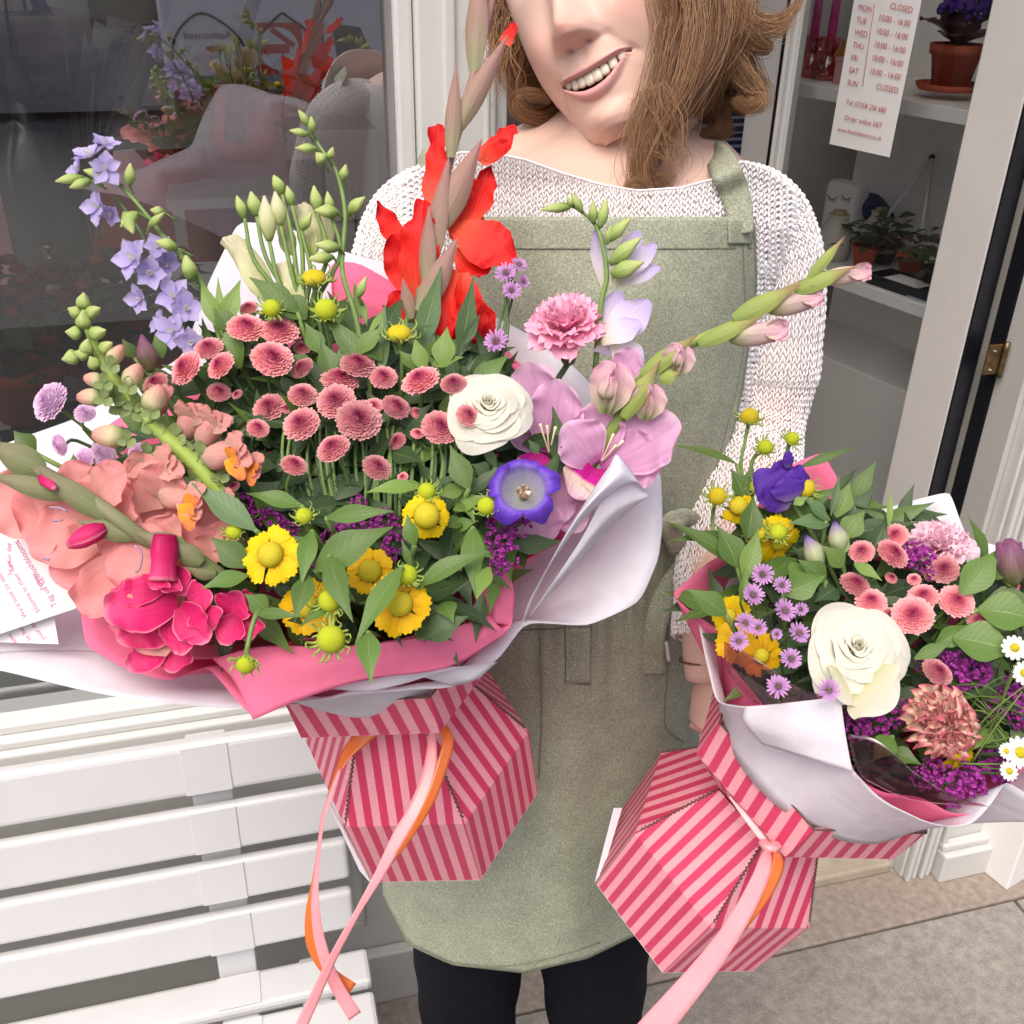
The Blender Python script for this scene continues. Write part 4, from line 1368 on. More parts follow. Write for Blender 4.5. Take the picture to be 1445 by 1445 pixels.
# smooth interpolation between key rings
arr = np.array([[tuple(p) for p in r] for r in seq])       # K, NF, 3
sub = [10, 5, 5, 5, 6, 4] + [4] * (len(tor))
for k in range(len(seq) - 1):
    P0 = arr[max(0, k - 1)] if k > 0 else arr[0]; P1 = arr[k]; P2 = arr[k + 1]; P3 = arr[min(len(seq) - 1, k + 2)]
    for j in range(1, sub[k] + 1):
        t = j / sub[k]
        if k == 0:
            q = P1 * (1 - t) + P2 * t
            # under-chin: go back first, then down
            ctrl = P1 * .35 + P2 * .65; ctrl[:, 2] = P1[:, 2] - .012
            q = (1 - t) ** 2 * P1 + 2 * t * (1 - t) * ctrl + t * t * P2
        else:
            q = 0.5 * ((2 * P1) + (-P0 + P2) * t + (2 * P0 - 5 * P1 + 4 * P2 - P3) * t * t + (-P0 + 3 * P1 - 3 * P2 + P3) * t ** 3) if k > 1 else P1 * (1 - t) + P2 * t
        W.extend([Vector(p) for p in q]); zones.extend([(0, 0, 0)] * NF)
nr = len(W) // NF
mb = MB()
fc = grid_faces(nr, NF, True)
fc.append(tuple(range(NF))[::-1]); fc.append(tuple((nr - 1) * NF + j for j in range(NF)))
mb.add([tuple(p) for p in W], fc)
NB0 = len(W)

def limb(keys, n=30, k=20, flat=1.0):
    "keys: (px, py, Y, r)"
    P = [VY(a, b, Y) for a, b, Y, r in keys]
    return tube([tuple(p) for p in P], [q[3] for q in keys], n, k, flat=flat)
ARM_R = [(1060, 300, .985, .040), (1092, 400, .975, .040), (1086, 520, .955, .038), (1066, 620, .925, .041), (1042, 720, .86, .037), (1012, 830, .79, .031), (1003, 905, .76, .026), (1006, 955, .745, .025)]
ARM_L = [(600, 300, .985, .040), (555, 400, .965, .040), (548, 520, .94, .038), (560, 640, .90, .041), (540, 760, .83, .036), (500, 880, .76, .028), (480, 930, .735, .025)]
for A_ in (ARM_R, ARM_L):
    v, f, uv = limb(A_)
    mb.add(v, f); zones.extend([(0, 0, .15)] * len(v))
# legs (shape under the leggings)
LEGK = [[(668, 1160, .93, .082), (662, 1330, .93, .072), (662, 1445, .935, .062)], [(838, 1160, .93, .082), (838, 1330, .93, .070), (840, 1445, .935, .060)]]
for L_ in LEGK:
    P = [VY(a, b, Y) for a, b, Y, r in L_]
    kn = P[-1]
    P += [Vector((kn.x + .01, kn.y + .01, .27)), Vector((kn.x + .015, kn.y + .02, .10)), Vector((kn.x + .015, kn.y + .01, .07))]
    v, f, uv = tube([tuple(p) for p in P], [.082, .071, .061, .052, .036, .034], 30, 20)
    mb.add(v, f); zones.extend([(0, 0, 0)] * len(v))
    L_.append(P)

# hands: palm and five fingers curled under the box collar
def hand(wrist, palm, fdir, ndir, tdir, mir=1):
    "wrist, palm end: points; fdir: finger direction; ndir: out of the palm (towards the held thing); tdir: towards the thumb"
    v, f, uv = tube([tuple(wrist), tuple(wrist * .5 + palm * .5), tuple(palm)], [.024, .036, .040], 12, 16, flat=.48, fdir=tuple(tdir.cross(palm - wrist).normalized()))
    mb.add(v, f); zones.extend([(0, 0, .2)] * len(v))
    for i, (o_, L_, r_) in enumerate(((.030, .070, .0088), (.010, .080, .0092), (-.011, .075, .0088), (-.030, .060, .0078))):
        b = palm + tdir * o_ - fdir * .012
        pts = [b, b + fdir * L_ * .42 + ndir * .004, b + fdir * L_ * .72 + ndir * L_ * .25, b + fdir * L_ * .82 + ndir * L_ * .55]
        v, f, uv = tube([tuple(p) for p in pts], [r_ * 1.1, r_, r_ * .95, r_ * .82, r_ * .5], 14, 10)
        mb.add(v, f); zones.extend([(0, 0, .45)] * len(v))
    b = wrist * .45 + palm * .55 + tdir * .026
    pts = [b, b + tdir * .022 + fdir * .018 + ndir * .006, b + tdir * .026 + fdir * .046 + ndir * .022]
    v, f, uv = tube([tuple(p) for p in pts], [.013, .0115, .010, .006], 12, 10)
    mb.add(v, f); zones.extend([(0, 0, .4)] * len(v))
# right of picture: hand supports the box neck from behind-left
wR = VY(1006, 955, .745); pR = V(1006, 1020, .945)
hand(wR, pR, cdir(.75, -.55, .1), cdir(.35, .5, .6), cdir(.1, .3, .9))
wL = VY(480, 930, .735); pL = V(500, 1000, .97)
hand(wL, pL, cdir(.7, -.5, -.1), cdir(.3, .3, .8), cdir(-.1, .6, .6))
body = wput('body', mb, M_skin, wom)
at = body.data.attributes.new('zones', 'FLOAT_VECTOR', 'POINT')
zz_ = np.zeros((len(body.data.vertices), 3)); za = np.array(zones); zz_[:len(za)] = za
at.data.foreach_set('vector', zz_.ravel())

# teeth: eight upper teeth on an arc
for i in range(-4, 4):
    xx = (i + .5) * .0071
    tm = MB()
    k_ = abs(i + .5)
    hgt = .0098 if k_ < 1 else (.0088 if k_ < 2 else (.0092 if k_ < 3 else .0072))
    wd = .0044 if k_ < 1 else .0034
    v, f = ico(1, 12, 8)
    v = [(np.sign(x) * abs(x) ** .5 * (.0043 if k_ < 1 else .0038), np.sign(z) * abs(z) ** .6 * hgt / 2, np.sign(y) * abs(y) ** .7 * .0028) for x, y, z in v]
    zc_ = .0850 - xx * xx * 15.0
    yc_ = ym0 + .0010 + ymk * xx * xx * .9 + .0012
    tm.add([tuple(Hw(Vector((xx, yc_, zc_)) + Matrix.Rotation(xx * 24, 3, 'Y') @ Vector(p))) for p in v], f)
    wput('tooth', tm, M_tooth, wom)
# eyes and brows (above the picture edge, seen from other positions)
M_eye = plain('eye_white', (0.75, 0.73, 0.7), 0.15, 0.6); M_iris = plain('iris', (0.05, 0.09, 0.06), 0.1, 0.6)
for sx in (-1, 1):
    v, f = ico(.0118, 20, 12)
    e_ = wput('eyeball', MB().add([tuple(Hw(Vector((sx * .031, .037, .0745)) + Vector(p))) for p in v], f), M_eye, wom)
    v, f = ico(.0058, 16, 8, .35)
    wput('iris', MB().add([tuple(Hw(Vector((sx * .031, .036, .0852)) + Vector((p[0], p[1], p[2])))) for p in v], f), M_iris, wom)
    pts = [Hw(Vector((sx * (.014 + .011 * t), .056 + .004 * math.sin(t * 1.2), .092 - .0030 * t * t))) for t in range(4)]
    wput('eyebrow', MB().add(*tube([tuple(p) for p in pts], [.0018, .003, .0024, .0008], 14, 6)), M_hair, wom)
    pts = [Hw(Vector((sx * (.019 + .006 * t), .0415 + .0028 * math.sin(t * .8), .0865 - .0016 * (t - 1.5) ** 2))) for t in range(5)]
    wput('eyelid', MB().add(*tube([tuple(p) for p in pts], [.001, .0035, .0038, .003, .001], 14, 8)), M_skin, wom)
# ear on the right side
pts = [Hw(Vector((.078, .018, -.010))), Hw(Vector((.086, .030, -.018))), Hw(Vector((.088, .010, -.026))), Hw(Vector((.083, -.016, -.014))), Hw(Vector((.078, -.022, -.006)))]
wput('ear', MB().add(*tube([tuple(p) for p in pts], [.004, .006, .005, .006, .004], 20, 8)), M_skin, wom)

# ---------------------------------------------------------------- clothing
keys = [(262, 560, 1122, .980, .098), (320, 560, 1125, .975, .105), (420, 600, 1092, .965, .112), (560, 622, 1062, .955, .112), (700, 628, 1030, .945, .105),
        (800, 640, 1012, .935, .100), (900, 615, 1004, .93, .105), (1050, 585, 990, .925, .105), (1180, 555, 975, .92, .105), (1380, 535, 985, .905, .105), (1500, 535, 985, .90, .1)]
ky = np.array([k[0] for k in keys], float)
def torso(px, py, off=0.0):
    "point on the front of the torso seen at px, py, lifted off by off"
    L = np.interp(py, ky, [k[1] for k in keys]); R = np.interp(py, ky, [k[2] for k in keys])
    Yc = np.interp(py, ky, [k[3] for k in keys]); b = np.interp(py, ky, [k[4] for k in keys])
    t = (px - (L + R) / 2) / ((R - L) / 2)
    t = max(-1.0, min(1.0, t))
    Y = Yc - (b + off) * (1 - abs(t) ** 2.2) ** (1 / 2.2)
    return VY(px, py, Y)

# neckline pixel curve
NLx = [560, 610, 650, 690, 740, 790, 850, 900, 960, 1012, 1045, 1085, 1125]
NLy = [262, 226, 214, 214, 224, 242, 260, 268, 264, 250, 226, 240, 275]
def neckY(px): return float(np.interp(px, NLx, NLy))
sweater_parts = MB(); stitches = MB()
# yoke and front: base sheet
def sheet(fn, us, vs, mb, uvs=True):
    vv = []; uv = []
    for a in us:
        for b in vs:
            vv.append(tuple(fn(a, b))); uv.append((b, a))
    mb.add(vv, grid_faces(len(us), len(vs)), uv)
def yoke(q, r):
    # q 0 at the neckline .. 1 at y=700 ; r across 0..1
    px = 566 + (1120 - 566) * r
    ny = neckY(px)
    py = ny + (620 - ny) * q
    L = np.interp(py, ky, [k[1] for k in keys]); R = np.interp(py, ky, [k[2] for k in keys])
    px2 = px if q < .12 else px + (max(L + 3, min(R - 3, px)) - px)
    return torso(px2, py, .008)
sheet(yoke, np.linspace(0, 1, 40), np.linspace(0, 1, 50), sweater_parts)
# back of the sweater
back = MB()
bk = []
rowsb = [(L, R, Yc, py) for py, L, R, Yc, b in keys[:6]]
for (py, L, R, Yc, b) in keys[:6]:
    A, B = VY(L, py, Yc), VY(R, py, Yc)
    c = (A + B) / 2; ex = (B - A) / 2
    nx_ = .74 if py < 300 else (.86 if py < 400 else .97)
    for k in range(25):
        t = math.pi * (k / 24) + math.pi / 2
        bk.append(tuple(c + ex * math.sin(t) * nx_ + Vector((0, -(b + .012) * math.cos(t), .015))))
back.add(bk, grid_faces(6, 25))
sw = wput('sweater', sweater_parts, M_knitbase, wom)
wput('sweater_back', back, M_knit, wom)

rs = np.random.default_rng(3)
def fill_surface(fn, nu, nv, wpx, u0=0.0):
    "knit stitches laid on fn(u,v); columns follow u, v runs across"
    U_ = np.linspace(u0, 1, nu + 1); V_ = np.linspace(0, 1, nv + 1)
    P = np.array([[tuple(fn(a, b)) for b in V_] for a in U_])
    p = (P[:-1, :-1] + P[1:, 1:] + P[:-1, 1:] + P[1:, :-1]) / 4
    ey = (P[1:, :-1] + P[1:, 1:] - P[:-1, :-1] - P[:-1, 1:]) / 2; ex = (P[:-1, 1:] + P[1:, 1:] - P[:-1, :-1] - P[1:, :-1]) / 2
    h = np.linalg.norm(ey, axis=2); w = np.linalg.norm(ex, axis=2)
    ey = ey / (h[..., None] + 1e-9); ex = ex / (w[..., None] + 1e-9)
    ez = np.cross(ex, ey); ez /= np.linalg.norm(ez, axis=2)[..., None] + 1e-9
    if fn.__name__ != 'sl':
        sg = np.sign(((np.array(tuple(CAM)) - p) * ez).sum(2)); ez = ez * sg[..., None]
    N = p.shape[0] * p.shape[1]
    rib = np.tile(np.where(np.arange(nv) % 2, .0010, 0), nu)
    p = p.reshape(N, 3); ex = ex.reshape(N, 3); ey = ey.reshape(N, 3); ez = ez.reshape(N, 3); h = h.reshape(N, 1); w = w.reshape(N, 1)
    p = p + ez * (rib[:, None] + rs.normal(0, .00022, (N, 1))) + ex * rs.normal(0, .00035, (N, 1)) + ey * rs.normal(0, .0003, (N, 1))
    h = h * rs.uniform(.95, 1.12, (N, 1))
    allv, allf = [], []
    for sg in (-1, 1):
        jit = rs.normal(0, .05, (N, 1))
        a = p + ex * w * (sg * .47 + jit) - ey * h * .55
        m = p + ex * w * sg * .30 + ez * w * .20 + ey * h * .02
        b = p + ex * w * sg * .05 + ey * h * .56
        T = b - a; T /= np.linalg.norm(T, axis=1)[:, None]
        X = np.cross(T, ez); X /= np.linalg.norm(X, axis=1)[:, None]
        rw = w * rs.uniform(.92, 1.1, (N, 1))
        rings = []
        for (q, rr) in ((a, .085), (m, .175), (b, .095)):
            for k in range(5):
                t = k * 1.2566
                rings.append(q + (X * math.cos(t) + ez * math.sin(t)) * rw * rr)
        allv.append(np.stack(rings, 1).reshape(-1, 3))
    base = np.array([(i * 5 + k, i * 5 + (k + 1) % 5, (i + 1) * 5 + (k + 1) % 5, (i + 1) * 5 + k) for i in range(2) for k in range(5)])
    f = (np.arange(2 * N)[:, None, None] * 15 + base[None]).reshape(-1, 4)
    stitches.add(np.vstack(allv), [tuple(q) for q in f.tolist()])
def yk(u, v_):
    px = 566 + (1120 - 566) * v_
    ny = neckY(px)
    py = ny + 2 + u * 150
    return torso(px, py, .010)
fill_surface(yk, 18, 70, 9)
for a_, b_ in ((0.03, .22), (.80, .985)):
    def yk2(u, v_):
        return torso(566 + 554 * (a_ + (b_ - a_) * v_), 370 + 360 * u, .010)
    fill_surface(yk2, 46, 14, 9)
SLE = {}
def sleeve(keys_, name, n=60, k=24, extra=.012):
    P = [VY(a, b, Y) for a, b, Y, r in keys_]
    C_ = catmull([tuple(p) for p in P], 80)
    R_ = np.interp(np.linspace(0, 1, 80), np.linspace(0, 1, len(keys_)), [q[3] + extra for q in keys_])
    T_ = np.gradient(C_, axis=0); T_ /= np.linalg.norm(T_, axis=1)[:, None]
    def fn(u, v_, o=0.0):
        x = u * 79; i = min(78, int(x)); f_ = x - i
        c = Vector(C_[i] * (1 - f_) + C_[i + 1] * f_); T = Vector(T_[i]); r = R_[i] * (1 - f_) + R_[i + 1] * f_
        X = T.cross(Vector((0, 1, 0))).normalized(); Y_ = T.cross(X).normalized()
        a = v_ * 2 * math.pi
        # domed shoulder cap at the top
        cap = 1
        ww = 1 + .03 * math.sin(u * 40 + math.sin(a) * 2) * (u > .45) + .05 * math.sin(u * 19 + 1) * (u > .5)
        return c + (X * math.cos(a) + Y_ * math.sin(a)) * (r * cap * ww + o) - T * 0
    def fo(u, v_): return fn(u, v_)
    mbs = MB(); vv = []
    for i in range(n):
        for j in range(k):
            vv.append(tuple(fn(i / (n - 1), j / k, -.004)))
    mbs.add(vv, grid_faces(n, k, True))
    wput(name, mbs, M_knitbase, wom)
    def sl(u, v_):
        return fn(u, v_)
    nv = 54
    L = sum((P[i + 1] - P[i]).length for i in range(len(P) - 1))
    nu = int(L / .0052)
    fill_surface(sl, nu, nv, 9, .03)
    return fn
fR = sleeve([(985, 296, .985, .018), (1034, 292, .985, .028), (1070, 322, .98, .036), (1088, 400, .97, .037),  (1078, 530, .955, .038), (1058, 630, .925, .037), (1036, 730, .86, .034), (1014, 830, .80, .030), (1004, 905, .765, .021)], 'sleeve')
fL = sleeve([(690, 300, .985, .018), (628, 294, .985, .028), (588, 324, .98, .036), (566, 400, .965, .037),  (552, 530, .94, .039), (565, 650, .89, .038), (545, 760, .83, .036), (500, 870, .77, .030)], 'sleeve')
# fix orientation of the sleeve stitches: outward normals come from the tube itself
wput('knit_stitches', stitches, M_knit, wom, kind='stuff')
# rolled neckline edge
pts = [torso(x, neckY(x) + 1, .012) for x in np.linspace(600, 1100, 40)]
wput('neckline_edge', MB().add(*tube([tuple(p) for p in pts], .0009, 120, 8)), M_knit, wom)

# apron: bib and skirt as one cloth
aL = [(306, 655), (330, 650), (450, 640), (600, 632), (700, 620), (800, 620), (900, 600), (1050, 575), (1180, 552), (1270, 540), (1330, 552), (1365, 600)]
aR = [(306, 1063), (330, 1066), (400, 1068), (480, 1058), (560, 1046), (640, 1028), (700, 1012), (780, 1000), (850, 1004), (950, 1000), (1100, 985), (1250, 975), (1330, 960), (1400, 930)]
def edge(tab, y): return float(np.interp(y, [t[0] for t in tab], [t[1] for t in tab]))
rf = random.Random(5)
def apron(q, r, off=0.0):
    # hem curve: y bottom depends on x
    xb = 540 + (960 - 540) * r
    yb = float(np.interp(xb, [540, 575, 640, 740, 830, 900, 960], [1262, 1332, 1362, 1373, 1352, 1318, 1280]))
    py = 306 + (yb - 306) * q
    L, R = edge(aL, py), edge(aR, py)
    px = L + (R - L) * r
    if q > .9:
        px = px * (1 - (q - .9) / .1) + xb * ((q - .9) / .1)
    fold = 0.0
    wa = max(0, 1 - abs(py - 830) / 190)
    fold += .006 * wa * math.sin(px * .11 + py * .01) + .003 * wa * math.sin(px * .23 + 1)
    sk = min(1, max(0, (py - 850) / 300))
    fold += .007 * sk * math.sin(px * .030 + 1.0 + py * .002) + .003 * sk * math.sin(px * .055 - py * .004)
    bi = max(0, 1 - abs(py - 560) / 260)
    fold += .0035 * bi * math.sin((px - 1060) * .02 + py * .012) + .004 * bi * math.exp(-((px - (1100 - (py - 400) * .35)) / 14) ** 2)
    return torso(px, py, .030 + fold + off + .010 * sk)
ap = MB()
sheet(apron, np.linspace(0, 1, 150), np.linspace(0, 1, 90), ap)
apo = wput('apron', ap, M_apron, wom, solid=.0012)
def on_apron(px, py, off=.0012):
    # invert approximately
    lo, hi = 0.0, 1.0
    r = (px - edge(aL, py)) / (edge(aR, py) - edge(aL, py)); r = max(0, min(1, r))
    xb = 540 + 420 * r
    yb = float(np.interp(xb, [540, 575, 640, 740, 830, 900, 960], [1262, 1332, 1362, 1373, 1352, 1318, 1280]))
    q = (py - 306) / (yb - 306)
    return apron(max(0, min(1, q)), r, off)
def aline(name, pts, r=.0009, mat=None, flat=1):
    P = catmull(pts, 40)
    W_ = [tuple(on_apron(x, y, .0012)) for x, y in P]
    return wput(name, MB().add(*tube(W_, r, 60, 6)), mat or M_apronseam, apo)
def wputa(*a, **k): return wput(*a, **k)
for nm, pts in (('stitch_line', [(1048, 345), (1050, 480), (1026, 600), (1000, 690)]),
                ('edge_seam', [(1062, 308), (1066, 420), (1050, 540), (1022, 650)]), ('pocket_seam', [(762, 900), (764, 1000), (760, 1100)]),
                ('pocket_seam', [(797, 880), (799, 960)]), ('pocket_seam', [(834, 880), (832, 965)]), ('pocket_seam', [(797, 962), (832, 967)]),
                ('hem_stitching', [(560, 1290), (600, 1336), (690, 1362), (760, 1360), (850, 1330)]), ('pocket_seam', [(700, 890), (760, 888), (835, 885)])):
    aline(nm, pts)
def patch(name, x0, y0, x1, y1, off, mat=None, slant=0, n=14, thick=.0016, parent=None):
    vv = []
    for i in range(n):
        for j in range(n):
            y = y0 + (y1 - y0) * i / (n - 1); x = x0 + (x1 - x0) * j / (n - 1) + slant * i / (n - 1)
            vv.append(tuple(on_apron(x, y, off)))
    return wput(name, MB().add(vv, grid_faces(n, n)), mat or M_apron, parent or apo, solid=thick)
patch('bib_hem', 652, 309, 1060, 352, .0011, thick=.0008)
patch('belt_loop', 799, 886, 833, 964, .003)
patch('strap_tab', 1028, 310, 1060, 344, .004)
# waist tie: bow knot and two tails
def strip(name, pts, w, mat, parent, face=None, n=40, thick=.0012, nv=5, wob=0.0):
    P = catmull([tuple(p) for p in pts], n)
    T = np.gradient(P, axis=0); T /= np.linalg.norm(T, axis=1)[:, None]
    vv, uv = [], []
    wl = np.interp(np.linspace(0, 1, n), np.linspace(0, 1, len(w)), w) if hasattr(w, '__len__') else np.full(n, w)
    for i in range(n):
        fcs = face[int(i / (n - 1) * (len(face) - 1) + .5)] if isinstance(face, list) else (face or (CAM - Vector(P[i])).normalized())
        if isinstance(face, list):
            x = i / (n - 1) * (len(face) - 1); a = int(min(len(face) - 2, x)); fcs = face[a].lerp(face[a + 1], x - a)
        s = Vector(T[i]).cross(fcs).normalized()
        for j in range(nv):
            t = j / (nv - 1) - .5
            q = Vector(P[i]) + s * wl[i] * t + fcs * wob * math.sin(i * .7 + t * 3)
            vv.append(tuple(q)); uv.append((j / (nv - 1), i / (n - 1)))
    return wput(name, MB().add(vv, grid_faces(n, nv), uv), mat, parent, solid=thick)
d_ = .045
def TA(x, y, o=.012): return on_apron(x, y, o)
strip('waist_tie', [TA(1000, 770), TA(985, 800, .02), TA(960, 790, .015)], .02, M_apron, apo)
strip('waist_tie', [TA(975, 790, .02), TA(935, 850, .016), TA(920, 900, .014), TA(921, 952, .012)], .0245, M_apron, apo, wob=.0006)
strip('waist_tie', [TA(985, 785, .022), TA(975, 850, .02), TA(968, 900, .018), TA(975, 940, .018)], [.018, .03, .034, .03], M_apron, apo, wob=.001)
strip('waist_tie', [TA(960, 780, .02), TA(945, 740, .03), TA(975, 735, .03), TA(985, 785, .02)], .018, M_apron, apo)
for k_, pts in enumerate(([(895, 846), (935, 840), (995, 836)], [(895, 1000), (960, 1010)])):
    pass
wput('loose_thread', MB().add(*tube([tuple(TA(940, 850, .014)), tuple(TA(943, 930, .012)), tuple(TA(938, 1000, .010)), tuple(TA(942, 1030, .012)), tuple(TA(965, 1048, .010))], .0007, 50, 5)), M_apronseam, apo)
wput('cord_tip', MB().add(*tube([tuple(TA(939, 905, .016)), tuple(TA(943, 932, .014))], .0022, 6, 8)), M_knit, apo)
# shoulder straps
def TS(x, y, o): return torso(x, y, o)
strip('shoulder_strap', [TS(1046, 330, .034), TS(1044, 300, .030), TS(1036, 270, .026), TS(1024, 240, .022), VY(1012, 219, .955), VY(1004, 214, 1.0)], [.020, .022, .024, .024, .022, .02], M_apron, wom, thick=.002)
strip('shoulder_strap', [TS(668, 330, .034), TS(650, 300, .030), TS(628, 265, .024), VY(604, 236, .955), VY(590, 228, 1.0)], [.022, .024, .026, .026, .024], M_apron, wom, thick=.002)
# leggings and shoes
for L_ in LEGK:
    P = L_[-1]
    v, f, uv = tube([tuple(p) for p in P], [.088, .076, .066, .057, .042, .040], 40, 28)
    v = np.array(v); v[:, 0] += .0015 * np.sin(v[:, 2] * 60); 
    wput('legging', MB().add(v, f, uv), M_trouser, wom)
    a = P[-1]
    v, f = ico(1, 20, 12)
    v = [(a.x + x * .043, a.y - .055 + y * .125, .045 + z * (.040 if z > 0 else .042) * (1.2 if y > .2 else 1)) for x, y, z in v]
    wput('shoe', MB().add(v, f), M_black, wom)
# bracelet
pts = [fR(.985, k / 12) for k in range(13)]
bq = VY(1002, 930, .755)
ax_ = (VY(1006, 955, .745) - VY(1003, 905, .76)).normalized()
X = ax_.cross(Vector((0, 1, 0))).normalized(); Y_ = ax_.cross(X)
wput('bracelet', MB().add(*tube([tuple(bq + (X * math.cos(k * .5236) + Y_ * math.sin(k * .5236)) * .0275) for k in range(13)], .0012, 60, 6)), M_brass, wom)

# ---------------------------------------------------------------- hair
hair = MB()
rh = random.Random(11)
def lock(guides, n, spread, **k):
    if n < 200:
        return lock1(guides, n, spread, **k)
    G = [Vector(p) for p in guides]
    sp0 = spread if hasattr(spread, '__len__') else [spread] * len(G)
    m = 11
    for j in range(m):
        a = rh.uniform(0, 6.283); q = rh.random() ** .5 * .8; ph = rh.uniform(0, 6.28); am = rh.uniform(.0015, .0045)
        H = []
        for i, p in enumerate(G):
            s_ = float(np.interp(i / (len(G) - 1), np.linspace(0, 1, len(sp0)), sp0))
            t = i / (len(G) - 1)
            H.append(p + RT * (math.cos(a + t * .8) * s_ * q + am * math.sin(ph + i * 1.7)) + UP * (am * .5 * math.cos(ph + i)) - FW * (math.sin(a + t * .8) * s_ * q))
        tn = k.get('tone', (.2, .8)); c0 = rh.uniform(*tn); kk = dict(k); kk['tone'] = (max(0, c0 - .28), min(1, c0 + .28)); kk['fuzz'] = k.get('fuzz', .002) * rh.uniform(.6, 1.6)
        lock1(H, int(n * 1.15 / m), [x * .42 + .0006 for x in sp0], **kk)
def lock1(guides, n, spread, r=.00022, seg=22, tone=(0.2, 0.8), curlr=0.0, turns=0.0, fuzz=.002, taper=True):
    "guides: list of points; n strands around the guide"
    G = catmull([tuple(p) for p in guides], seg)
    T = np.gradient(G, axis=0); T /= np.linalg.norm(T, axis=1)[:, None]
    sp = np.interp(np.linspace(0, 1, seg), np.linspace(0, 1, len(spread)), spread) if hasattr(spread, '__len__') else np.full(seg, spread)
    for s in range(int(n * 2.2)):
        a = rh.uniform(0, 6.283); q = rh.random() ** .5
        ph = rh.uniform(0, 6.28); fz = rh.uniform(.2, 1) * fuzz * (3.2 if rh.random() < .12 else 1)
        tn = rh.uniform(*tone); L_ = rh.uniform(.92, 1.0)
        m = max(6, int(seg * L_))
        pts = []
        for i in range(m):
            t = Vector(T[i]); X = t.cross(Vector((0.1, 1, 0.2))).normalized(); Y_ = t.cross(X)
            tt = i / (seg - 1)
            aa = a + turns * tt * 6.283
            o = (X * math.cos(aa) + Y_ * math.sin(aa)) * (sp[i] * q)
            o += X * (fz * (math.sin(ph + tt * 9) + 1.3 * math.sin(ph * 2.3 + tt * 4))) + Y_ * (fz * math.cos(ph * 1.7 + tt * 7))
            pts.append(tuple(Vector(G[i]) + o))
        rr = r * rh.uniform(.7, 1.3)
        v, f, uv = tube(pts, [rr, rr, rr * .8, rr * .25], m, 3, cap=False)
        uv = np.stack([np.full(len(v), tn), uv[:, 1]], 1)
        hair.add(v, f, uv)
D0 = .90
def h(x, y, d): return V(x, y, d)
# skull cap of hair (above the frame), combed from the parting to both sides
for k in range(26):
    a = -1.45 + 2.9 * k / 25
    s_ = 1 if a > 0 else -1
    pts = [Hw(Vector((.012 * s_ - .01, .134, .03 - .0 * k))), Hw(Vector((math.sin(a) * .055, .115, math.cos(a) * .055 * (1 if abs(a) < 1.6 else 1) - .02))), Hw(Vector((math.sin(a) * .082, .06, math.cos(a) * .045 - .035))), Hw(Vector((math.sin(a) * .088, 0.0, math.cos(a) * .02 - .045)))]
    if abs(a) < .5: continue
    lock(pts, 70, [.004, .014, .014, .012], tone=(0.05, .7), fuzz=.002)
for k in range(16):
    a = 1.57 + 3.14 * k / 15
    pts = [Hw(Vector((0, .134, .0))), Hw(Vector((math.sin(a) * .06, .12, math.cos(a) * .07 - .02))), Hw(Vector((math.sin(a) * .09, .04, math.cos(a) * .11 - .015))), Hw(Vector((math.sin(a) * .09, -.05, math.cos(a) * .10 - .01))), Hw(Vector((math.sin(a) * .085, -.11, math.cos(a) * .085 - .01)))]
    lock(pts, 80, [.004, .014, .016, .016, .012], tone=(0.0, .55), fuzz=.003)
# left side of the face: behind the cheek, falling to the curl at the neck
lock([h(715, -40, .93), h(718, 20, .94), h(735, 90, .97), h(760, 140, .99)], 240, [.02, .018, .015, .010], tone=(0, .45), fuzz=.003)
lock([h(728, -30, .92), h(745, 60, .95), h(775, 130, .985), h(790, 150, .99), h(765, 166, .975), h(735, 158, .96), h(728, 140, .955), h(750, 132, .95), h(785, 142, .95)], 170, [.012, .012, .010, .008, .008, .007, .006, .005, .004], seg=40, tone=(.25, .9), fuzz=.0015)
lock([h(700, -30, .93), h(712, 40, .94), h(722, 100, .96), h(742, 150, .98)], 60, [.014, .02, .016, .008], tone=(.3, 1), fuzz=.006)
# right side: dark root area beside the cheek, long wavy mass
lock([h(915, -60, .865), h(935, 0, .87), h(948, 50, .885), h(965, 110, .91)], 260, [.010, .012, .010, .008], tone=(0, .35), fuzz=.002)
lock([h(950, -60, .85), h(968, 0, .85), h(972, 60, .852), h(955, 130, .855), h(924, 190, .86), h(908, 235, .865), h(915, 268, .868), h(930, 285, .868), h(912, 300, .865), h(893, 288, .86), h(893, 262, .858), h(905, 255, .856)], 300, [.026, .028, .025, .018, .011, .007, .006, .005, .005, .004, .0035, .003], seg=56, tone=(.25, .95), fuzz=.0022, turns=.25)
lock([h(960, -60, .86), h(985, 10, .858), h(990, 80, .862), h(960, 150, .865), h(928, 205, .87), h(912, 250, .875), h(922, 286, .872)], 300, [.026, .028, .025, .018, .010, .006, .003], seg=40, tone=(.3, 1), fuzz=.003, turns=.3)
lock([h(980, -60, .87), h(1005, 20, .87), h(1000, 80, .88), h(985, 140, .90), h(978, 172, .91)], 240, [.024, .026, .022, .014, .004], tone=(.1, .8), fuzz=.003)
lock([h(950, 30, .845), h(935, 110, .848), h(912, 180, .855), h(908, 240, .862), h(935, 255, .868), h(950, 235, .872)], 60, [.012, .016, .014, .008, .006, .004], seg=34, tone=(.4, 1), fuzz=.004)
lock([h(925, 120, .842), h(940, 170, .85), h(952, 220, .86), h(945, 262, .866)], 36, [.010, .014, .010, .004], tone=(.5, 1), fuzz=.005)
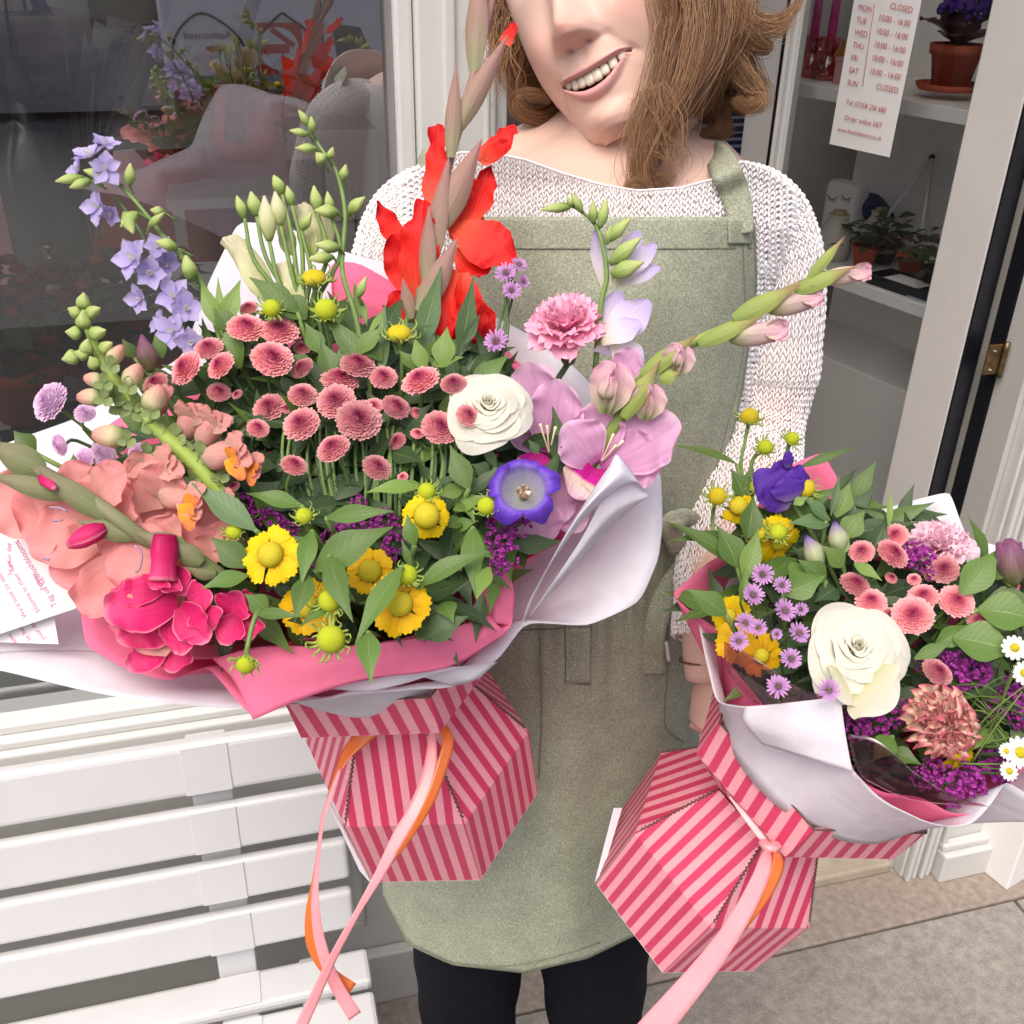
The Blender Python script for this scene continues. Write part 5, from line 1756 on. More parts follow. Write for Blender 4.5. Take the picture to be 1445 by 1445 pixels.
# curls on the far right
lock([h(1010, -50, .90), h(1030, 20, .91), h(1040, 90, .93), h(1062, 130, .94), h(1060, 150, .945), h(1040, 148, .945), h(1020, 140, .94)], 260, [.016, .02, .018, .013, .010, .007, .004], seg=40, tone=(.2, .9), fuzz=.002)
lock([h(1020, -40, .92), h(1020, 60, .94), h(1010, 130, .95), h(1018, 175, .955), h(1010, 192, .955), h(992, 185, .95)], 200, [.016, .018, .015, .011, .007, .004], seg=36, tone=(.1, .8), fuzz=.002)
lock([h(1030, -60, .90), h(1045, 0, .905), h(1065, 25, .91), h(1100, 30, .91), h(1125, 5, .91), h(1132, -30, .91)], 70, [.012, .010, .006, .005, .004, .003], seg=36, tone=(.5, 1), fuzz=.002)
lock([h(1040, -60, .89), h(1050, 20, .895), h(1075, 42, .90), h(1105, 40, .90), h(1120, 15, .90)], 50, [.012, .008, .005, .004, .003], seg=34, tone=(.5, 1), fuzz=.002)
lock([h(1035, -20, .90), h(1045, 40, .90), h(1062, 62, .905), h(1082, 68, .91), h(1078, 58, .905), h(1062, 52, .90)], 90, [.012, .010, .007, .005, .004, .003], seg=34, tone=(.4, 1), fuzz=.0015)
lock([h(1015, 70, .90), h(1042, 100, .905), h(1068, 135, .91), h(1055, 150, .905), h(1030, 140, .90)], 120, [.010, .010, .008, .006, .003], seg=30, tone=(.5, 1), fuzz=.002)
# flyaway hairs on the left, against the white post
for k in range(34):
    x = rh.uniform(695, 735); y = rh.uniform(-20, 60)
    lock([h(x, y, .93), h(x - rh.uniform(2, 22), y + 50, .93), h(x + rh.uniform(-25, 18), y + 110, .94)], 1, .002, r=.0003, tone=(.5, 1), fuzz=.006)
wput('hair', hair, M_hair, wom)
# ================================================================ striped boxes, wrapping, ribbons
def stripem(name, dark, light, period_u=0.5):
    n = NT(name)
    n.set(Roughness=0.5)
    u, v, g = n.uv()
    f = n.math('FRACT', u)
    d = n.math('ABSOLUTE', n.math('SUBTRACT', f, 0.5))
    s = n.ramp(d, [(0.232, 1.0), (0.262, 0.0)])
    nz = n.noise(300, 3)
    c = n.mix(light, dark, s.outputs[0])
    c = n.mix(c, n.ramp(nz.outputs[0], [(0.3, (.93,) * 3), (0.7, (1.04,) * 3)]).outputs[0], 1.0, 'MULTIPLY')
    n.l(c, n.p.inputs['Base Color'])
    n.bump(nz.outputs[0], 0.15, 0.0003)
    return n.m
M_stripe = stripem('striped_pink_card', (0.62, 0.045, 0.13), (0.83, 0.36, 0.41))
M_lin = plain('white_card_lining', (0.75, 0.74, 0.80), 0.6, 0.2)
M_corr = plain('corrugated_edge', (0.13, 0.085, 0.075), 0.9, 0.1, 900, 0.5)

BOXES = {
    1: ((-0.0848, -0.1968, -0.904), 0.8153, 1.7307, 1.5745),
    2: ((0.2051, -0.3029, -0.9599), 0.8671, 1.143, 0.2019),
}
class BX:
    def __init__(self, k):
        c, tilt, az, spin = BOXES[k]
        ax = np.array([math.sin(tilt) * math.cos(az), math.sin(tilt) * math.sin(az), math.cos(tilt)])
        t = np.cross(ax, [0.3, 1, 0.1]); t /= np.linalg.norm(t); u = np.cross(ax, t)
        # camera frame has z towards the viewer; into the world
        W_ = lambda p: RT * float(p[0]) + UP * float(p[1]) - FW * float(p[2])
        self.c = CAM + W_(c)
        self.ax, self.t, self.u, self.spin = W_(ax), W_(t), W_(u), spin
    def ring(self, R, h, n=6, rot=0.0):
        return [self.c + self.ax * h + (self.t * math.cos(self.spin + rot + k * 2 * math.pi / n) + self.u * math.sin(self.spin + rot + k * 2 * math.pi / n)) * R for k in range(n)]
    def at(self, R, h, a):
        return self.c + self.ax * h + (self.t * math.cos(a) + self.u * math.sin(a)) * R

def facet(name, quad, root, period, mat=M_stripe, off=0.0, thick=.0016, n=6, slant=0.0, u0=0.0):
    "quad: a,b along one edge, then c above b, d above a"
    a, b, c, d = quad
    nrm = (b - a).cross(d - a).normalized()
    e = (b - a).normalized()
    up_ = nrm.cross(e)
    vv, uv = [], []
    for i in range(n):
        for j in range(n):
            s, t = j / (n - 1), i / (n - 1)
            p = (a * (1 - s) + b * s) * (1 - t) + (d * (1 - s) + c * s) * t
            q = p - a
            vv.append(tuple(p + nrm * off)); uv.append(((q.dot(e) + slant * q.dot(up_)) / period + u0, q.dot(up_)))
    o = wput(name, MB().add(vv, grid_faces(n, n), uv), [mat], root, smooth=False)
    m = o.modifiers.new('thick', 'SOLIDIFY'); m.thickness = thick; m.offset = -1 if off >= 0 else 1
    return o

def make_box(k, label, lay=0.0):
    B = BX(k)
    root = thing('striped_flower_box', label, 'gift box', B.c, 'striped pink hexagonal flower boxes')
    base = B.ring(.0978, -.0999); ridge = B.ring(.1, 0); neck = B.ring(.0554, .0805); c0 = B.ring(.103, .134); c1 = B.ring(.1035, .177)
    P = .0134
    for i in range(6):
        j = (i + 1) % 6
        facet('side_panel', (base[i], base[j], ridge[j], ridge[i]), root, P)
        # shoulder flaps are narrower than the gap at the neck: a corrugated edge shows between them
        e = (ridge[j] - ridge[i]).normalized()
        facet('shoulder_panel', (ridge[i] + e * .0006, ridge[j] - e * .0006, neck[j], neck[i]), root, P, off=0.0)
        # seam
        s0, s1 = neck[i], ridge[i] * .93 + neck[i] * .07
        zig = []
        nrm = ((ridge[i] - B.c).normalized() * .5 + B.ax * .7).normalized()
        ee = (s1 - s0).cross(nrm).normalized()
        for q in range(41):
            t = q / 40
            zig.append(tuple(s0 * (1 - t) + s1 * t + nrm * .0006 + ee * (.0009 if q % 2 else -.0009)))
        wput('corrugated_seam', MB().add(*tube(zig, .0007, 160, 5)), M_corr, root)
        facet('collar_panel', (c0[i], c0[j], c1[j], c1[i]), root, P * 1.12, u0=.3, slant=.12)
        facet('collar_underside', (neck[i] + B.ax * .002, neck[j] + B.ax * .002, c0[j] - B.ax * .0005, c0[i] - B.ax * .0005), root, P * 1.12, thick=.0012)
        wput('collar_rim', MB().add(*tube([tuple(c1[i] + B.ax * .0004), tuple(c1[j] + B.ax * .0004)], .0009, 40, 5)), M_corr, root)
    vv = [tuple(p) for p in base]
    wput('base', MB().add(vv, [tuple(range(6))[::-1]]), M_lin, root, smooth=False, solid=.0015)
    return B, root
B1, box1 = make_box(1, 'striped pink hexagonal box under the larger left bouquet with two ribbon loops')
B2, box2 = make_box(2, 'striped pink hexagonal box under the right bouquet, tilted, one ribbon tail')
# white liner showing outside the left flank
for root_, q in ((box1, ((459, 1122, .93), (470, 1140, .93), (524, 1246, .925), (508, 1228, .93))), (box2, ((866, 1140, 1.02), (878, 1140, 1.02), (852, 1226, 1.01), (839, 1246, 1.01)))):
    wput('white_liner', MB().add([tuple(V(*p)) for p in q], [(0, 1, 2, 3)]), M_lin, root_, smooth=False, solid=.0016)

def paperm(name, c, tr=.25, rough=.75, amt=.05):
    n = NT(name)
    n.set(Roughness=rough)
    n.p.inputs['Specular IOR Level'].default_value = 0.15
    a = n.noise(35, 5, .65); b = n.noise(300, 3)
    r = n.ramp(a.outputs[0], [(0.3, tuple(x * (1 - amt) for x in C(c)[:3])), (0.7, tuple(min(1, x * (1 + amt)) for x in C(c)[:3]))])
    n.l(r.outputs[0], n.p.inputs['Base Color'])
    g = n.n('TexCoord'); vo = n.n('TexVoronoi', feature='DISTANCE_TO_EDGE'); vo.inputs['Scale'].default_value = 16
    n.l(g.outputs['Object'], vo.inputs['Vector'])
    cr = n.math('MULTIPLY', n.math('MINIMUM', vo.outputs['Distance'], .12), 3.0)
    n.bump(n.math('ADD', n.math('ADD', a.outputs[0], cr), n.math('MULTIPLY', b.outputs[0], .12)), 0.5, 0.0018)
    n.translucent(r.outputs[0], tr)
    return n.m
M_wpaper = paperm('white_wrapping_paper', (0.87, 0.86, 0.91), .38)
M_ppaper = paperm('pink_tissue_paper', (0.93, 0.25, 0.43), .35)
M_ppaper2 = paperm('pale_pink_tissue', (0.88, 0.40, 0.52), .3)

def cone(name, B, rim, mat, root, rb=.088, hb=.150, nv=13, m=220, bulge=.03, pleat=.004, seed=1, closed=True, sharp=None, ctrl=.55):
    """wrapping sheet lofted from the collar to a rim through points (px, py, depth)"""
    R_ = [V(*p) for p in rim]
    if closed: R_.append(R_[0])
    # piecewise linear with slight rounding keeps paper corners crisp
    A = np.array([tuple(p) for p in R_])
    seg = np.linalg.norm(np.diff(A, axis=0), axis=1); cum = np.concatenate([[0], np.cumsum(seg)])
    t = np.linspace(0, cum[-1], m)
    lin = np.stack([np.interp(t, cum, A[:, i]) for i in range(3)], 1)
    kk = np.exp(-(np.arange(-4, 5) / 1.6) ** 2); kk /= kk.sum()
    pad = np.vstack([lin[-5:-1], lin, lin[1:5]]) if closed else np.vstack([lin[:1]] * 4 + [lin] + [lin[-1:]] * 4)
    sm = np.stack([np.convolve(pad[:, i], kk, 'valid') for i in range(3)], 1)
    L = lin * .35 + sm * .65
    c = np.array(B.c); ax = np.array(B.ax); tt = np.array(B.t); uu = np.array(B.u)
    rs_ = random.Random(seed)
    ph = [rs_.uniform(0, 6.28) for _ in range(6)]
    vv, uv = [], []
    prev = None
    for i in range(m):
        q = L[i] - c
        a = math.atan2(q @ uu, q @ tt)
        b0 = c + ax * hb + rb * (math.cos(a) * tt + math.sin(a) * uu)
        ctl = b0 * (1 - ctrl) + L[i] * ctrl - ax * bulge * -1
        for j in range(nv):
            s = j / (nv - 1)
            p = (1 - s) ** 2 * b0 + 2 * s * (1 - s) * ctl + s * s * L[i]
            w = math.sin(math.pi * s * .85)
            p = p + ax * pleat * w * (math.sin(a * 9 + ph[0]) + .7 * math.sin(a * 17 + ph[1] + s * 3) + .4 * abs(math.sin(a * 5 + ph[2])))
            vv.append(tuple(p)); uv.append((i / m, s))
    return wput(name, MB().add(vv, grid_faces(m, nv), uv), mat, root, solid=.0003)

def psheet(name, rows, mat, root, nu=16, nv=16, thick=.0003, wave=.0):
    "paper patch through a grid of control points (rows of (px,py,d))"
    R_ = [catmull([tuple(V(*p)) for p in r], nv) for r in rows]
    out = []
    for j in range(nv):
        out.append(catmull([tuple(r[j]) for r in R_], nu))
    vv = []
    for i in range(nu):
        for j in range(nv):
            p = out[j][i]
            vv.append(tuple(p + wave * np.array(tuple(FW)) * math.sin(i * .9) * math.cos(j * .7)))
    return wput(name, MB().add(vv, grid_faces(nu, nv)), mat, root, solid=thick)

wr1 = thing('wrapping_paper', 'white and pink paper wrapped round the large left bouquet', 'wrapping paper', B1.c + B1.ax * .16, 'bouquet wrappings')
W1 = [(-90, 935, .655), (0, 947, .655), (55, 959, .655), (160, 981, .655), (271, 998, .66), (340, 1000, .665), (460, 986, .675), (560, 976, .68), (650, 967, .69), (702, 934, .70), (741, 878, .71), (830, 882, .72), (904, 850, .73), (930, 790, .74),
      (935, 740, .75), (933, 664, .76), (905, 640, .78), (850, 560, .79), (780, 490, .80), (715, 455, .81), (640, 420, .82), (553, 377, .82), (466, 347, .82), (400, 318, .82), (336, 311, .82), (296, 400, .82), (260, 500, .82), (110, 590, .80), (-20, 640, .77), (-140, 800, .70)]
cone('white_sheet', B1, W1, M_wpaper, wr1, pleat=.0022, seed=2)
P1 = [(96, 720, .69), (104, 800, .675), (117, 880, .66), (122, 915, .652), (177, 944, .650), (238, 962, .650), (293, 938, .645), (357, 1017, .635), (460, 971, .645), (541, 955, .65), (640, 940, .66), (705, 900, .67), (725, 883, .672), (719, 808, .685),
      (760, 778, .70), (813, 753, .71), (848, 672, .735), (800, 570, .78), (740, 520, .79), (640, 430, .81), (549, 397, .815), (505, 372, .815), (466, 369, .815), (470, 450, .80), (330, 500, .80), (150, 600, .79), (100, 660, .74)]
cone('pink_sheet', B1, P1, M_ppaper, wr1, rb=.080, hb=.156, pleat=.0022, seed=5)
P1b = [(118, 700, .69), (128, 860, .668), (200, 930, .66), (300, 928, .655), (372, 915, .655), (420, 905, .66), (502, 914, .66), (560, 905, .665), (627, 898, .668), (690, 860, .68), (700, 790, .69), (750, 745, .70), (830, 680, .73), (780, 560, .77), (700, 480, .79), (590, 420, .80), (520, 410, .80), (330, 500, .79), (200, 600, .77)]
cone('inner_pink_sheet', B1, P1b, M_ppaper, wr1, rb=.072, hb=.16, pleat=.004, seed=9)
# rolled white flap and the pink strip beside it
psheet('rolled_flap', [[(735, 884, .685), (752, 838, .665), (800, 760, .660)], [(790, 768, .655), (812, 735, .640), (846, 710, .650)], [(838, 690, .650), (866, 672, .636), (893, 680, .650)], [(862, 655, .652), (874, 643, .650), (911, 695, .665)]], M_wpaper, wr1)
psheet('rolled_flap', [[(741, 878, .686), (770, 845, .68), (795, 820, .70)], [(785, 815, .665), (812, 790, .665), (836, 770, .69)], [(832, 740, .655), (862, 728, .66), (885, 722, .68)], [(873, 645, .652), (911, 695, .665), (918, 700, .67)]], M_wpaper, wr1)
psheet('pink_fold', [[(300, 930, .640), (330, 960, .636), (357, 1016, .632)], [(372, 912, .642), (400, 940, .636), (430, 985, .64)], [(480, 912, .642), (500, 935, .640), (520, 958, .645)], [(600, 898, .65), (615, 920, .65), (630, 942, .655)], [(690, 868, .66), (705, 885, .66), (716, 893, .665)]], M_ppaper, wr1, nu=24)
psheet('pink_fold', [[(718, 806, .678), (726, 840, .676), (722, 884, .674)], [(694, 784, .68), (700, 830, .67), (700, 880, .668)], [(672, 830, .69), (676, 860, .68), (680, 890, .675)]], M_ppaper, wr1)
psheet('white_fold', [[(462, 972, .668), (520, 975, .664), (566, 966, .665)], [(560, 950, .664), (600, 940, .662), (640, 944, .664)], [(640, 968, .685), (670, 960, .68), (702, 934, .69)]], M_wpaper, wr1)

wr2 = thing('wrapping_paper', 'white and pink paper wrapped round the smaller right bouquet', 'wrapping paper', B2.c + B2.ax * .16, 'bouquet wrappings')
W2 = [(984, 868, .80), (994, 930, .78), (1012, 990, .765), (1051, 998, .745), (1110, 992, .73), (1185, 984, .72), (1190, 1030, .718), (1203, 1088, .718), (1235, 1122, .715), (1262, 1140, .712), (1300, 1158, .71), (1342, 1166, .71), (1373, 1163, .705), (1398, 1135, .70), (1419, 1102, .70), (1450, 1122, .70), (1520, 1170, .70), (1620, 1050, .73), (1600, 850, .78), (1480, 780, .82),
      (1363, 763, .85), (1341, 693, .86), (1280, 708, .86), (1216, 727, .86), (1130, 790, .86), (1050, 800, .85), (1000, 820, .83)]
cone('white_sheet', B2, W2, M_wpaper, wr2, rb=.094, hb=.166, pleat=.0018, seed=3, bulge=.022, ctrl=.42)
P2 = [(1018, 890, .79), (1028, 930, .775), (1050, 965, .765), (1076, 998, .755), (1120, 1010, .74), (1190, 1060, .73), (1208, 1096, .725), (1250, 1120, .72), (1300, 1125, .72), (1340, 1150, .715), (1380, 1150, .71), (1450, 1080, .71), (1560, 1000, .74), (1520, 850, .80), (1445, 790, .83), (1403, 803, .835), (1371, 836, .84), (1310, 800, .85),
      (1218, 742, .855), (1187, 680, .86), (1160, 638, .86), (1110, 660, .86), (1074, 705, .85), (1040, 770, .835), (1004, 791, .82), (975, 815, .80), (947, 838, .79), (975, 862, .79)]
cone('pink_sheet', B2, P2, M_ppaper, wr2, rb=.086, hb=.165, pleat=.002, seed=6, bulge=0)
psheet('white_flap', [[(1051, 998, .738), (1110, 992, .722), (1186, 983, .708)], [(1050, 1020, .742), (1112, 1030, .722), (1193, 1035, .708)], [(1075, 1050, .75), (1125, 1065, .728), (1203, 1090, .710)]], M_wpaper, wr2)
def filmm():
    n = NT('clear_film')
    n.t.nodes.remove(n.p)
    tr = n.n('BsdfTransparent'); tr.inputs[0].default_value = (0.80, 0.55, 0.66, 1)
    gl = n.n('BsdfGlossy'); gl.inputs['Roughness'].default_value = .12
    mx = n.n('MixShader'); mx.inputs[0].default_value = .13
    n.l(tr.outputs[0], mx.inputs[1]); n.l(gl.outputs[0], mx.inputs[2]); n.l(mx.outputs[0], n.out.inputs['Surface'])
    return n.m
M_film = filmm()
psheet('clear_film', [[(1022, 905, .745), (1060, 925, .73), (1110, 960, .715)], [(1026, 945, .745), (1070, 965, .73), (1140, 975, .715)], [(1060, 990, .745), (1100, 998, .73), (1180, 985, .712)]], M_film, wr2)
psheet('clear_film', [[(1196, 1035, .71), (1240, 1045, .70), (1290, 1090, .695)], [(1204, 1070, .71), (1260, 1100, .70), (1340, 1120, .69)], [(1215, 1098, .71), (1290, 1130, .70), (1395, 1138, .69)]], M_film, wr2)

# ---- ribbons
M_orange = plain('orange_satin', (0.72, 0.17, 0.035), 0.32, 0.6, 150, 0.05)
M_pinkr = plain('pink_satin', (0.86, 0.33, 0.36), 0.32, 0.6, 150, 0.05)
def ribbon(pts, dep, w, mat, root, faces=None, name='tail'):
    d = np.interp(np.linspace(0, 1, len(pts)), np.linspace(0, 1, len(dep)), dep)
    P = [V(p[0], p[1], d[i]) for i, p in enumerate(pts)]
    m = sum(d) / len(d)
    ww = [x * PX(m) for x in w]
    fc = [cdir(*f) for f in faces] if faces else [cdir(0, .2, 1)] * 2
    return strip(name, P, ww, mat, root, face=fc, n=70, thick=.0004, nv=5)
rb1 = thing('satin_ribbon', 'orange and pink satin ribbon tails hanging from the left box', 'ribbon', V(560, 1040, .80), 'satin ribbons')
ribbon([(532, 1026), (506, 1046), (487, 1068), (466, 1116), (453, 1182), (441, 1247), (436, 1291), (441, 1334), (464, 1371), (497, 1396)], [.800, .795, .78, .78, .79, .80], [22, 22, 18, 8, 4, 4, 11, 17, 17, 18], M_orange, rb1, [(0, .1, 1), (-.5, .1, .9), (-.9, 0, .4), (-.4, 0, .9), (0, 0, 1), (.2, .2, 1)])
ribbon([(480, 1085), (467, 1120), (455, 1160), (447, 1229), (445, 1283), (454, 1338), (474, 1389), (501, 1434)], [.784, .775, .776, .785, .795], [4, 7, 9, 9, 13, 16, 18, 20], M_pinkr, rb1, [(-.3, .1, 1), (-.7, 0, .6), (0, 0, 1), (.3, .1, 1)])
ribbon([(617, 1014), (632, 1043), (624, 1080), (606, 1131), (577, 1182), (551, 1218), (525, 1252)], [.790, .775, .765, .765, .77], [10, 17, 17, 15, 9, 6, 4], M_orange, rb1, [(.2, .4, 1), (.4, .1, 1), (.6, .1, .8), (.8, 0, .6)])
ribbon([(610, 1026), (607, 1083), (589, 1138), (563, 1181), (534, 1236), (504, 1288), (471, 1349), (444, 1407), (420, 1460), (398, 1520)], [.792, .772, .764, .765, .77, .775], [9, 20, 23, 20, 13, 9, 13, 16, 18, 20], M_pinkr, rb1, [(-.1, .1, 1), (-.2, 0, 1), (.5, 0, .8), (0, 0, 1)])
rb2 = thing('satin_ribbon', 'pink and orange satin ribbon tail hanging from the right box towards the viewer', 'ribbon', V(1085, 1200, .80), 'satin ribbons')
ribbon([(1029, 1124), (1050, 1150), (1072, 1178), (1086, 1196)], [.815, .80, .795], [2, 8, 10, 6], M_pinkr, rb2, name='band')
ribbon([(1086, 1194), (1082, 1215), (1062, 1262), (1030, 1318), (990, 1372), (950, 1420), (915, 1462), (880, 1510)], [.795, .76, .73, .70, .68, .66], [12, 22, 25, 27, 32, 36, 40, 44], M_pinkr, rb2, [(0, .2, 1), (-.25, .2, 1), (-.1, .2, 1)])
ribbon([(1090, 1194), (1099, 1215), (1086, 1252), (1062, 1290), (1034, 1326), (1006, 1362), (980, 1396)], [.793, .765, .745, .725, .715], [12, 22, 19, 14, 9, 6, 3], M_orange, rb2, [(.3, .3, 1), (.5, .2, .9), (.8, .1, .6)])
kn = wput('knot', MB().add(*tube([tuple(V(1078, 1190, .795)), tuple(V(1087, 1197, .786)), tuple(V(1095, 1192, .795))], .005, 12, 10, flat=.7)), M_pinkr, rb2)

# ---- message cards tucked into the left bouquet
def card(label, corners, d, lines, seed=1):
    P = [V(x, y, d) for x, y in corners]
    c = (P[0] + P[1] + P[2] + P[3]) / 4
    nrm = (P[1] - P[0]).cross(P[3] - P[0]).normalized()
    if nrm.dot(CAM - c) < 0: nrm = -nrm
    root = thing('message_card', label, 'card', c, 'printed cards in the left bouquet')
    wput('card', MB().add([tuple(p) for p in P], [(0, 1, 2, 3)]), M_ivory, root, smooth=False, solid=.0005)
    for body, px, py, size, ang in lines:
        ex = cdir(math.cos(ang), math.sin(ang), 0); ex = (ex - nrm * ex.dot(nrm)).normalized(); ey = nrm.cross(ex)
        Mw = Matrix((ex, ey, nrm)).transposed().to_4x4()
        Mw.translation = VP(px, py, c + nrm * .0004, nrm)
        text(body, size * .8 * PX(d), M_inkc, root, world_of(root).inverted() @ Mw)
M_inkc = plain('magenta_print', (0.50, 0.08, 0.30), 0.7, 0.1)
aa = math.radians(121)
card('white printed card under the peach gladiolus, the lower of two at the left edge', [(-40, 905), (-60, 860), (76, 866), (83, 909)], .668, [('your day', 62, 903, 12, aa + .1), ('to hear', 42, 904, 12, aa + .1), ('love', 22, 908, 12, aa + .1)])
card('white printed card with magenta lines, the upper of two at the left edge', [(-60, 915), (-40, 730), (34, 728), (114, 856)], .660,
     [('Tag us @blushblooms', 78, 856, 15, aa), ('home', 60, 832, 13, aa), ('blooms in their new', 54, 864, 13, aa), ("We'd love to see your", 36, 872, 13, aa), ('be your day', 14, 812, 12, aa - .5)])
# ================================================================ flower building kit
def d1(px, py): return .655 + (650 - py) * .00017
def d2(px, py): return .745 + (880 - py) * .00020
T1 = B1.c + B1.ax * .13
T2 = B2.c + B2.ax * .13

# ---- petal and leaf materials
MP = {}
MP['pompon'] = None
def pomponm(name, stops, tip):
    n = NT(name)
    n.set(Roughness=0.6)
    u, v, g = n.uv()
    r = n.ramp(v, stops)
    tipf = n.ramp(u, [(0.55, 0.0), (1.0, 1.0)])
    c = n.mix(r.outputs[0], tip, n.math('MULTIPLY', n.math('MULTIPLY', tipf.outputs[0], v), .65))
    gi = n.n('ObjectInfo')
    hs = n.n('HueSaturation'); n.l(c, hs.inputs['Color']); n.l(n.math('MULTIPLY_ADD', gi.outputs['Random'], .45, .72), hs.inputs['Value'])
    n.l(hs.outputs[0], n.p.inputs['Base Color'])
    n.translucent(hs.outputs[0], .2)
    return n.m
M_pom = pomponm('dusty_pink_florets', [(0.0, (0.34, 0.015, 0.09)), (0.28, (0.46, 0.06, 0.15)), (0.55, (0.66, 0.19, 0.24)), (1.0, (0.76, 0.31, 0.33))], (0.88, 0.54, 0.52))
M_lilacpom = pomponm('lilac_florets', [(0.0, (0.66, 0.42, 0.66)), (1.0, (0.78, 0.54, 0.76))], (0.88, 0.74, 0.86))
M_heltip = petalm('golden_petal', [(0, (0.84, 0.46, 0.004)), (.4, (0.92, 0.66, 0.008)), (1, (0.94, 0.72, 0.01))], .08, vs=9)
M_helor = petalm('deep_yellow_petal', [(0, (0.82, 0.38, 0.004)), (.5, (0.92, 0.56, 0.006)), (1, (0.94, 0.62, 0.01))], .08, vs=9)
def discm(name, c1, c2, sc_=600):
    n = NT(name); n.set(Roughness=.7)
    g = n.n('TexCoord'); vo = n.n('TexVoronoi'); vo.inputs['Scale'].default_value = sc_
    n.l(g.outputs['Object'], vo.inputs['Vector'])
    r = n.ramp(vo.outputs['Distance'], [(0.0, c2), (0.6, c1)])
    n.l(r.outputs[0], n.p.inputs['Base Color'])
    b = n.bump(vo.outputs['Distance'], .6, .0004); b.invert = True
    return n.m
M_disc = discm('olive_yellow_disc', (0.50, 0.42, 0.010), (0.62, 0.52, 0.015), 1500)
M_discy = discm('bright_yellow_disc', (0.62, 0.48, 0.004), (0.78, 0.66, 0.02))
M_bud = discm('lime_bud', (0.46, 0.54, 0.01), (0.62, 0.68, 0.03))
M_stem = plain('fresh_stem', (0.17, 0.27, 0.08), .5, .3, 80, .2)
M_stemd = plain('dark_stem', (0.075, 0.13, 0.055), .55, .3, 80, .3)
M_calyx = plain('calyx_green', (0.11, 0.19, 0.07), .55, .3, 90, .25)
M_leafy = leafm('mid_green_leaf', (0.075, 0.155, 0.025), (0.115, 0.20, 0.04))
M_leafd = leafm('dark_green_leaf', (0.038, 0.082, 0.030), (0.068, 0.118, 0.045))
M_leafb = leafm('bright_green_leaf', (0.13, 0.23, 0.035), (0.19, 0.30, 0.06))
M_leafs = leafm('grey_green_blade', (0.075, 0.15, 0.055), (0.12, 0.20, 0.08))
M_cream = M_cream
M_rosep = petalm('ivory_rose_petal', [(0, (0.66, 0.68, 0.30)), (.35, (0.80, 0.79, 0.56)), (1, (0.86, 0.85, 0.77))], .03, tr=.42, vs=12)
M_lisi = petalm('cream_green_petal', [(0, (0.42, 0.52, 0.16)), (.3, (0.66, 0.69, 0.36)), (1, (0.80, 0.77, 0.55))], .08, tr=.3)
M_lisg = petalm('green_bud_petal', [(0, (0.24, 0.38, 0.10)), (.5, (0.44, 0.56, 0.18)), (1, (0.64, 0.70, 0.28))], .14, tr=.2)
M_carn = petalm('carnation_pink', [(0, (0.86, 0.30, 0.48)), (.5, (0.92, 0.40, 0.58)), (1, (0.95, 0.52, 0.68))], .05, tr=.25, vs=30)
M_carnp = petalm('pale_carnation_pink', [(0, (0.86, 0.45, 0.58)), (.5, (0.92, 0.58, 0.70)), (1, (0.94, 0.66, 0.76))], .06, tr=.25, vs=30)
M_carnv = petalm('variegated_petal', [(0, (0.62, 0.12, 0.16)), (.4, (0.72, 0.30, 0.27)), (.7, (0.78, 0.54, 0.42)), (1, (0.80, 0.58, 0.46))], .22, tr=.2, vs=16, edge=(0.62, 0.10, 0.18), edgew=.88)
M_delph = petalm('lilac_petal', [(0, (0.70, 0.66, 0.80)), (.25, (0.50, 0.42, 0.80)), (1, (0.62, 0.56, 0.86))], .15, tr=.3)
M_free = petalm('white_lilac_petal', [(0, (0.78, 0.74, 0.50)), (.4, (0.82, 0.78, 0.86)), (1, (0.58, 0.48, 0.85))], .10, tr=.35)
M_red = petalm('scarlet_petal', [(0, (0.90, 0.12, 0.06)), (.45, (0.88, 0.022, 0.012)), (1, (0.74, 0.008, 0.014))], .26, tr=.22, vs=14)
M_peach = petalm('peach_petal', [(0, (0.86, 0.50, 0.42)), (.5, (0.88, 0.40, 0.38)), (1, (0.90, 0.36, 0.37))], .10, tr=.4, vs=10)
M_mag = petalm('magenta_petal', [(0, (0.42, 0.005, 0.08)), (.5, (0.72, 0.02, 0.16)), (1, (0.80, 0.06, 0.22))], .14, tr=.2, vs=14, edge=(0.84, 0.25, 0.34), edgew=.90)
M_gpink = petalm('orchid_pink_petal', [(0, (0.56, 0.10, 0.38)), (.22, (0.74, 0.38, 0.62)), (1, (0.80, 0.46, 0.70))], .16, tr=.42, vs=14, edge=(0.86, 0.60, 0.78), edgew=.88)
M_gthroat = petalm('magenta_throat_petal', [(0, (0.50, 0.0, 0.20)), (.42, (0.62, 0.01, 0.34)), (.52, (0.86, 0.66, 0.52)), (.8, (0.88, 0.62, 0.62)), (1, (0.84, 0.46, 0.64))], .22, tr=.25, vs=24)
M_gbud = petalm('pink_bud_petal', [(0, (0.36, 0.50, 0.18)), (.3, (0.74, 0.60, 0.50)), (1, (0.84, 0.48, 0.62))], .10, tr=.3)
M_snap = petalm('salmon_petal', [(0, (0.62, 0.55, 0.38)), (.35, (0.74, 0.42, 0.36)), (1, (0.80, 0.34, 0.32))], .10, tr=.3)
M_snbud = petalm('snapdragon_bud', [(0, (0.24, 0.34, 0.12)), (.45, (0.70, 0.64, 0.38)), (1, (0.86, 0.38, 0.34))], .1, tr=.25)
M_snsep = petalm('snapdragon_sepal', [(0, (0.20, 0.28, 0.09)), (1, (0.34, 0.43, 0.19))], .12, tr=.25)
M_snapo = petalm('orange_lip_petal', [(0, (0.82, 0.45, 0.03)), (.5, (0.86, 0.34, 0.04)), (1, (0.84, 0.24, 0.10))], .10, tr=.25)
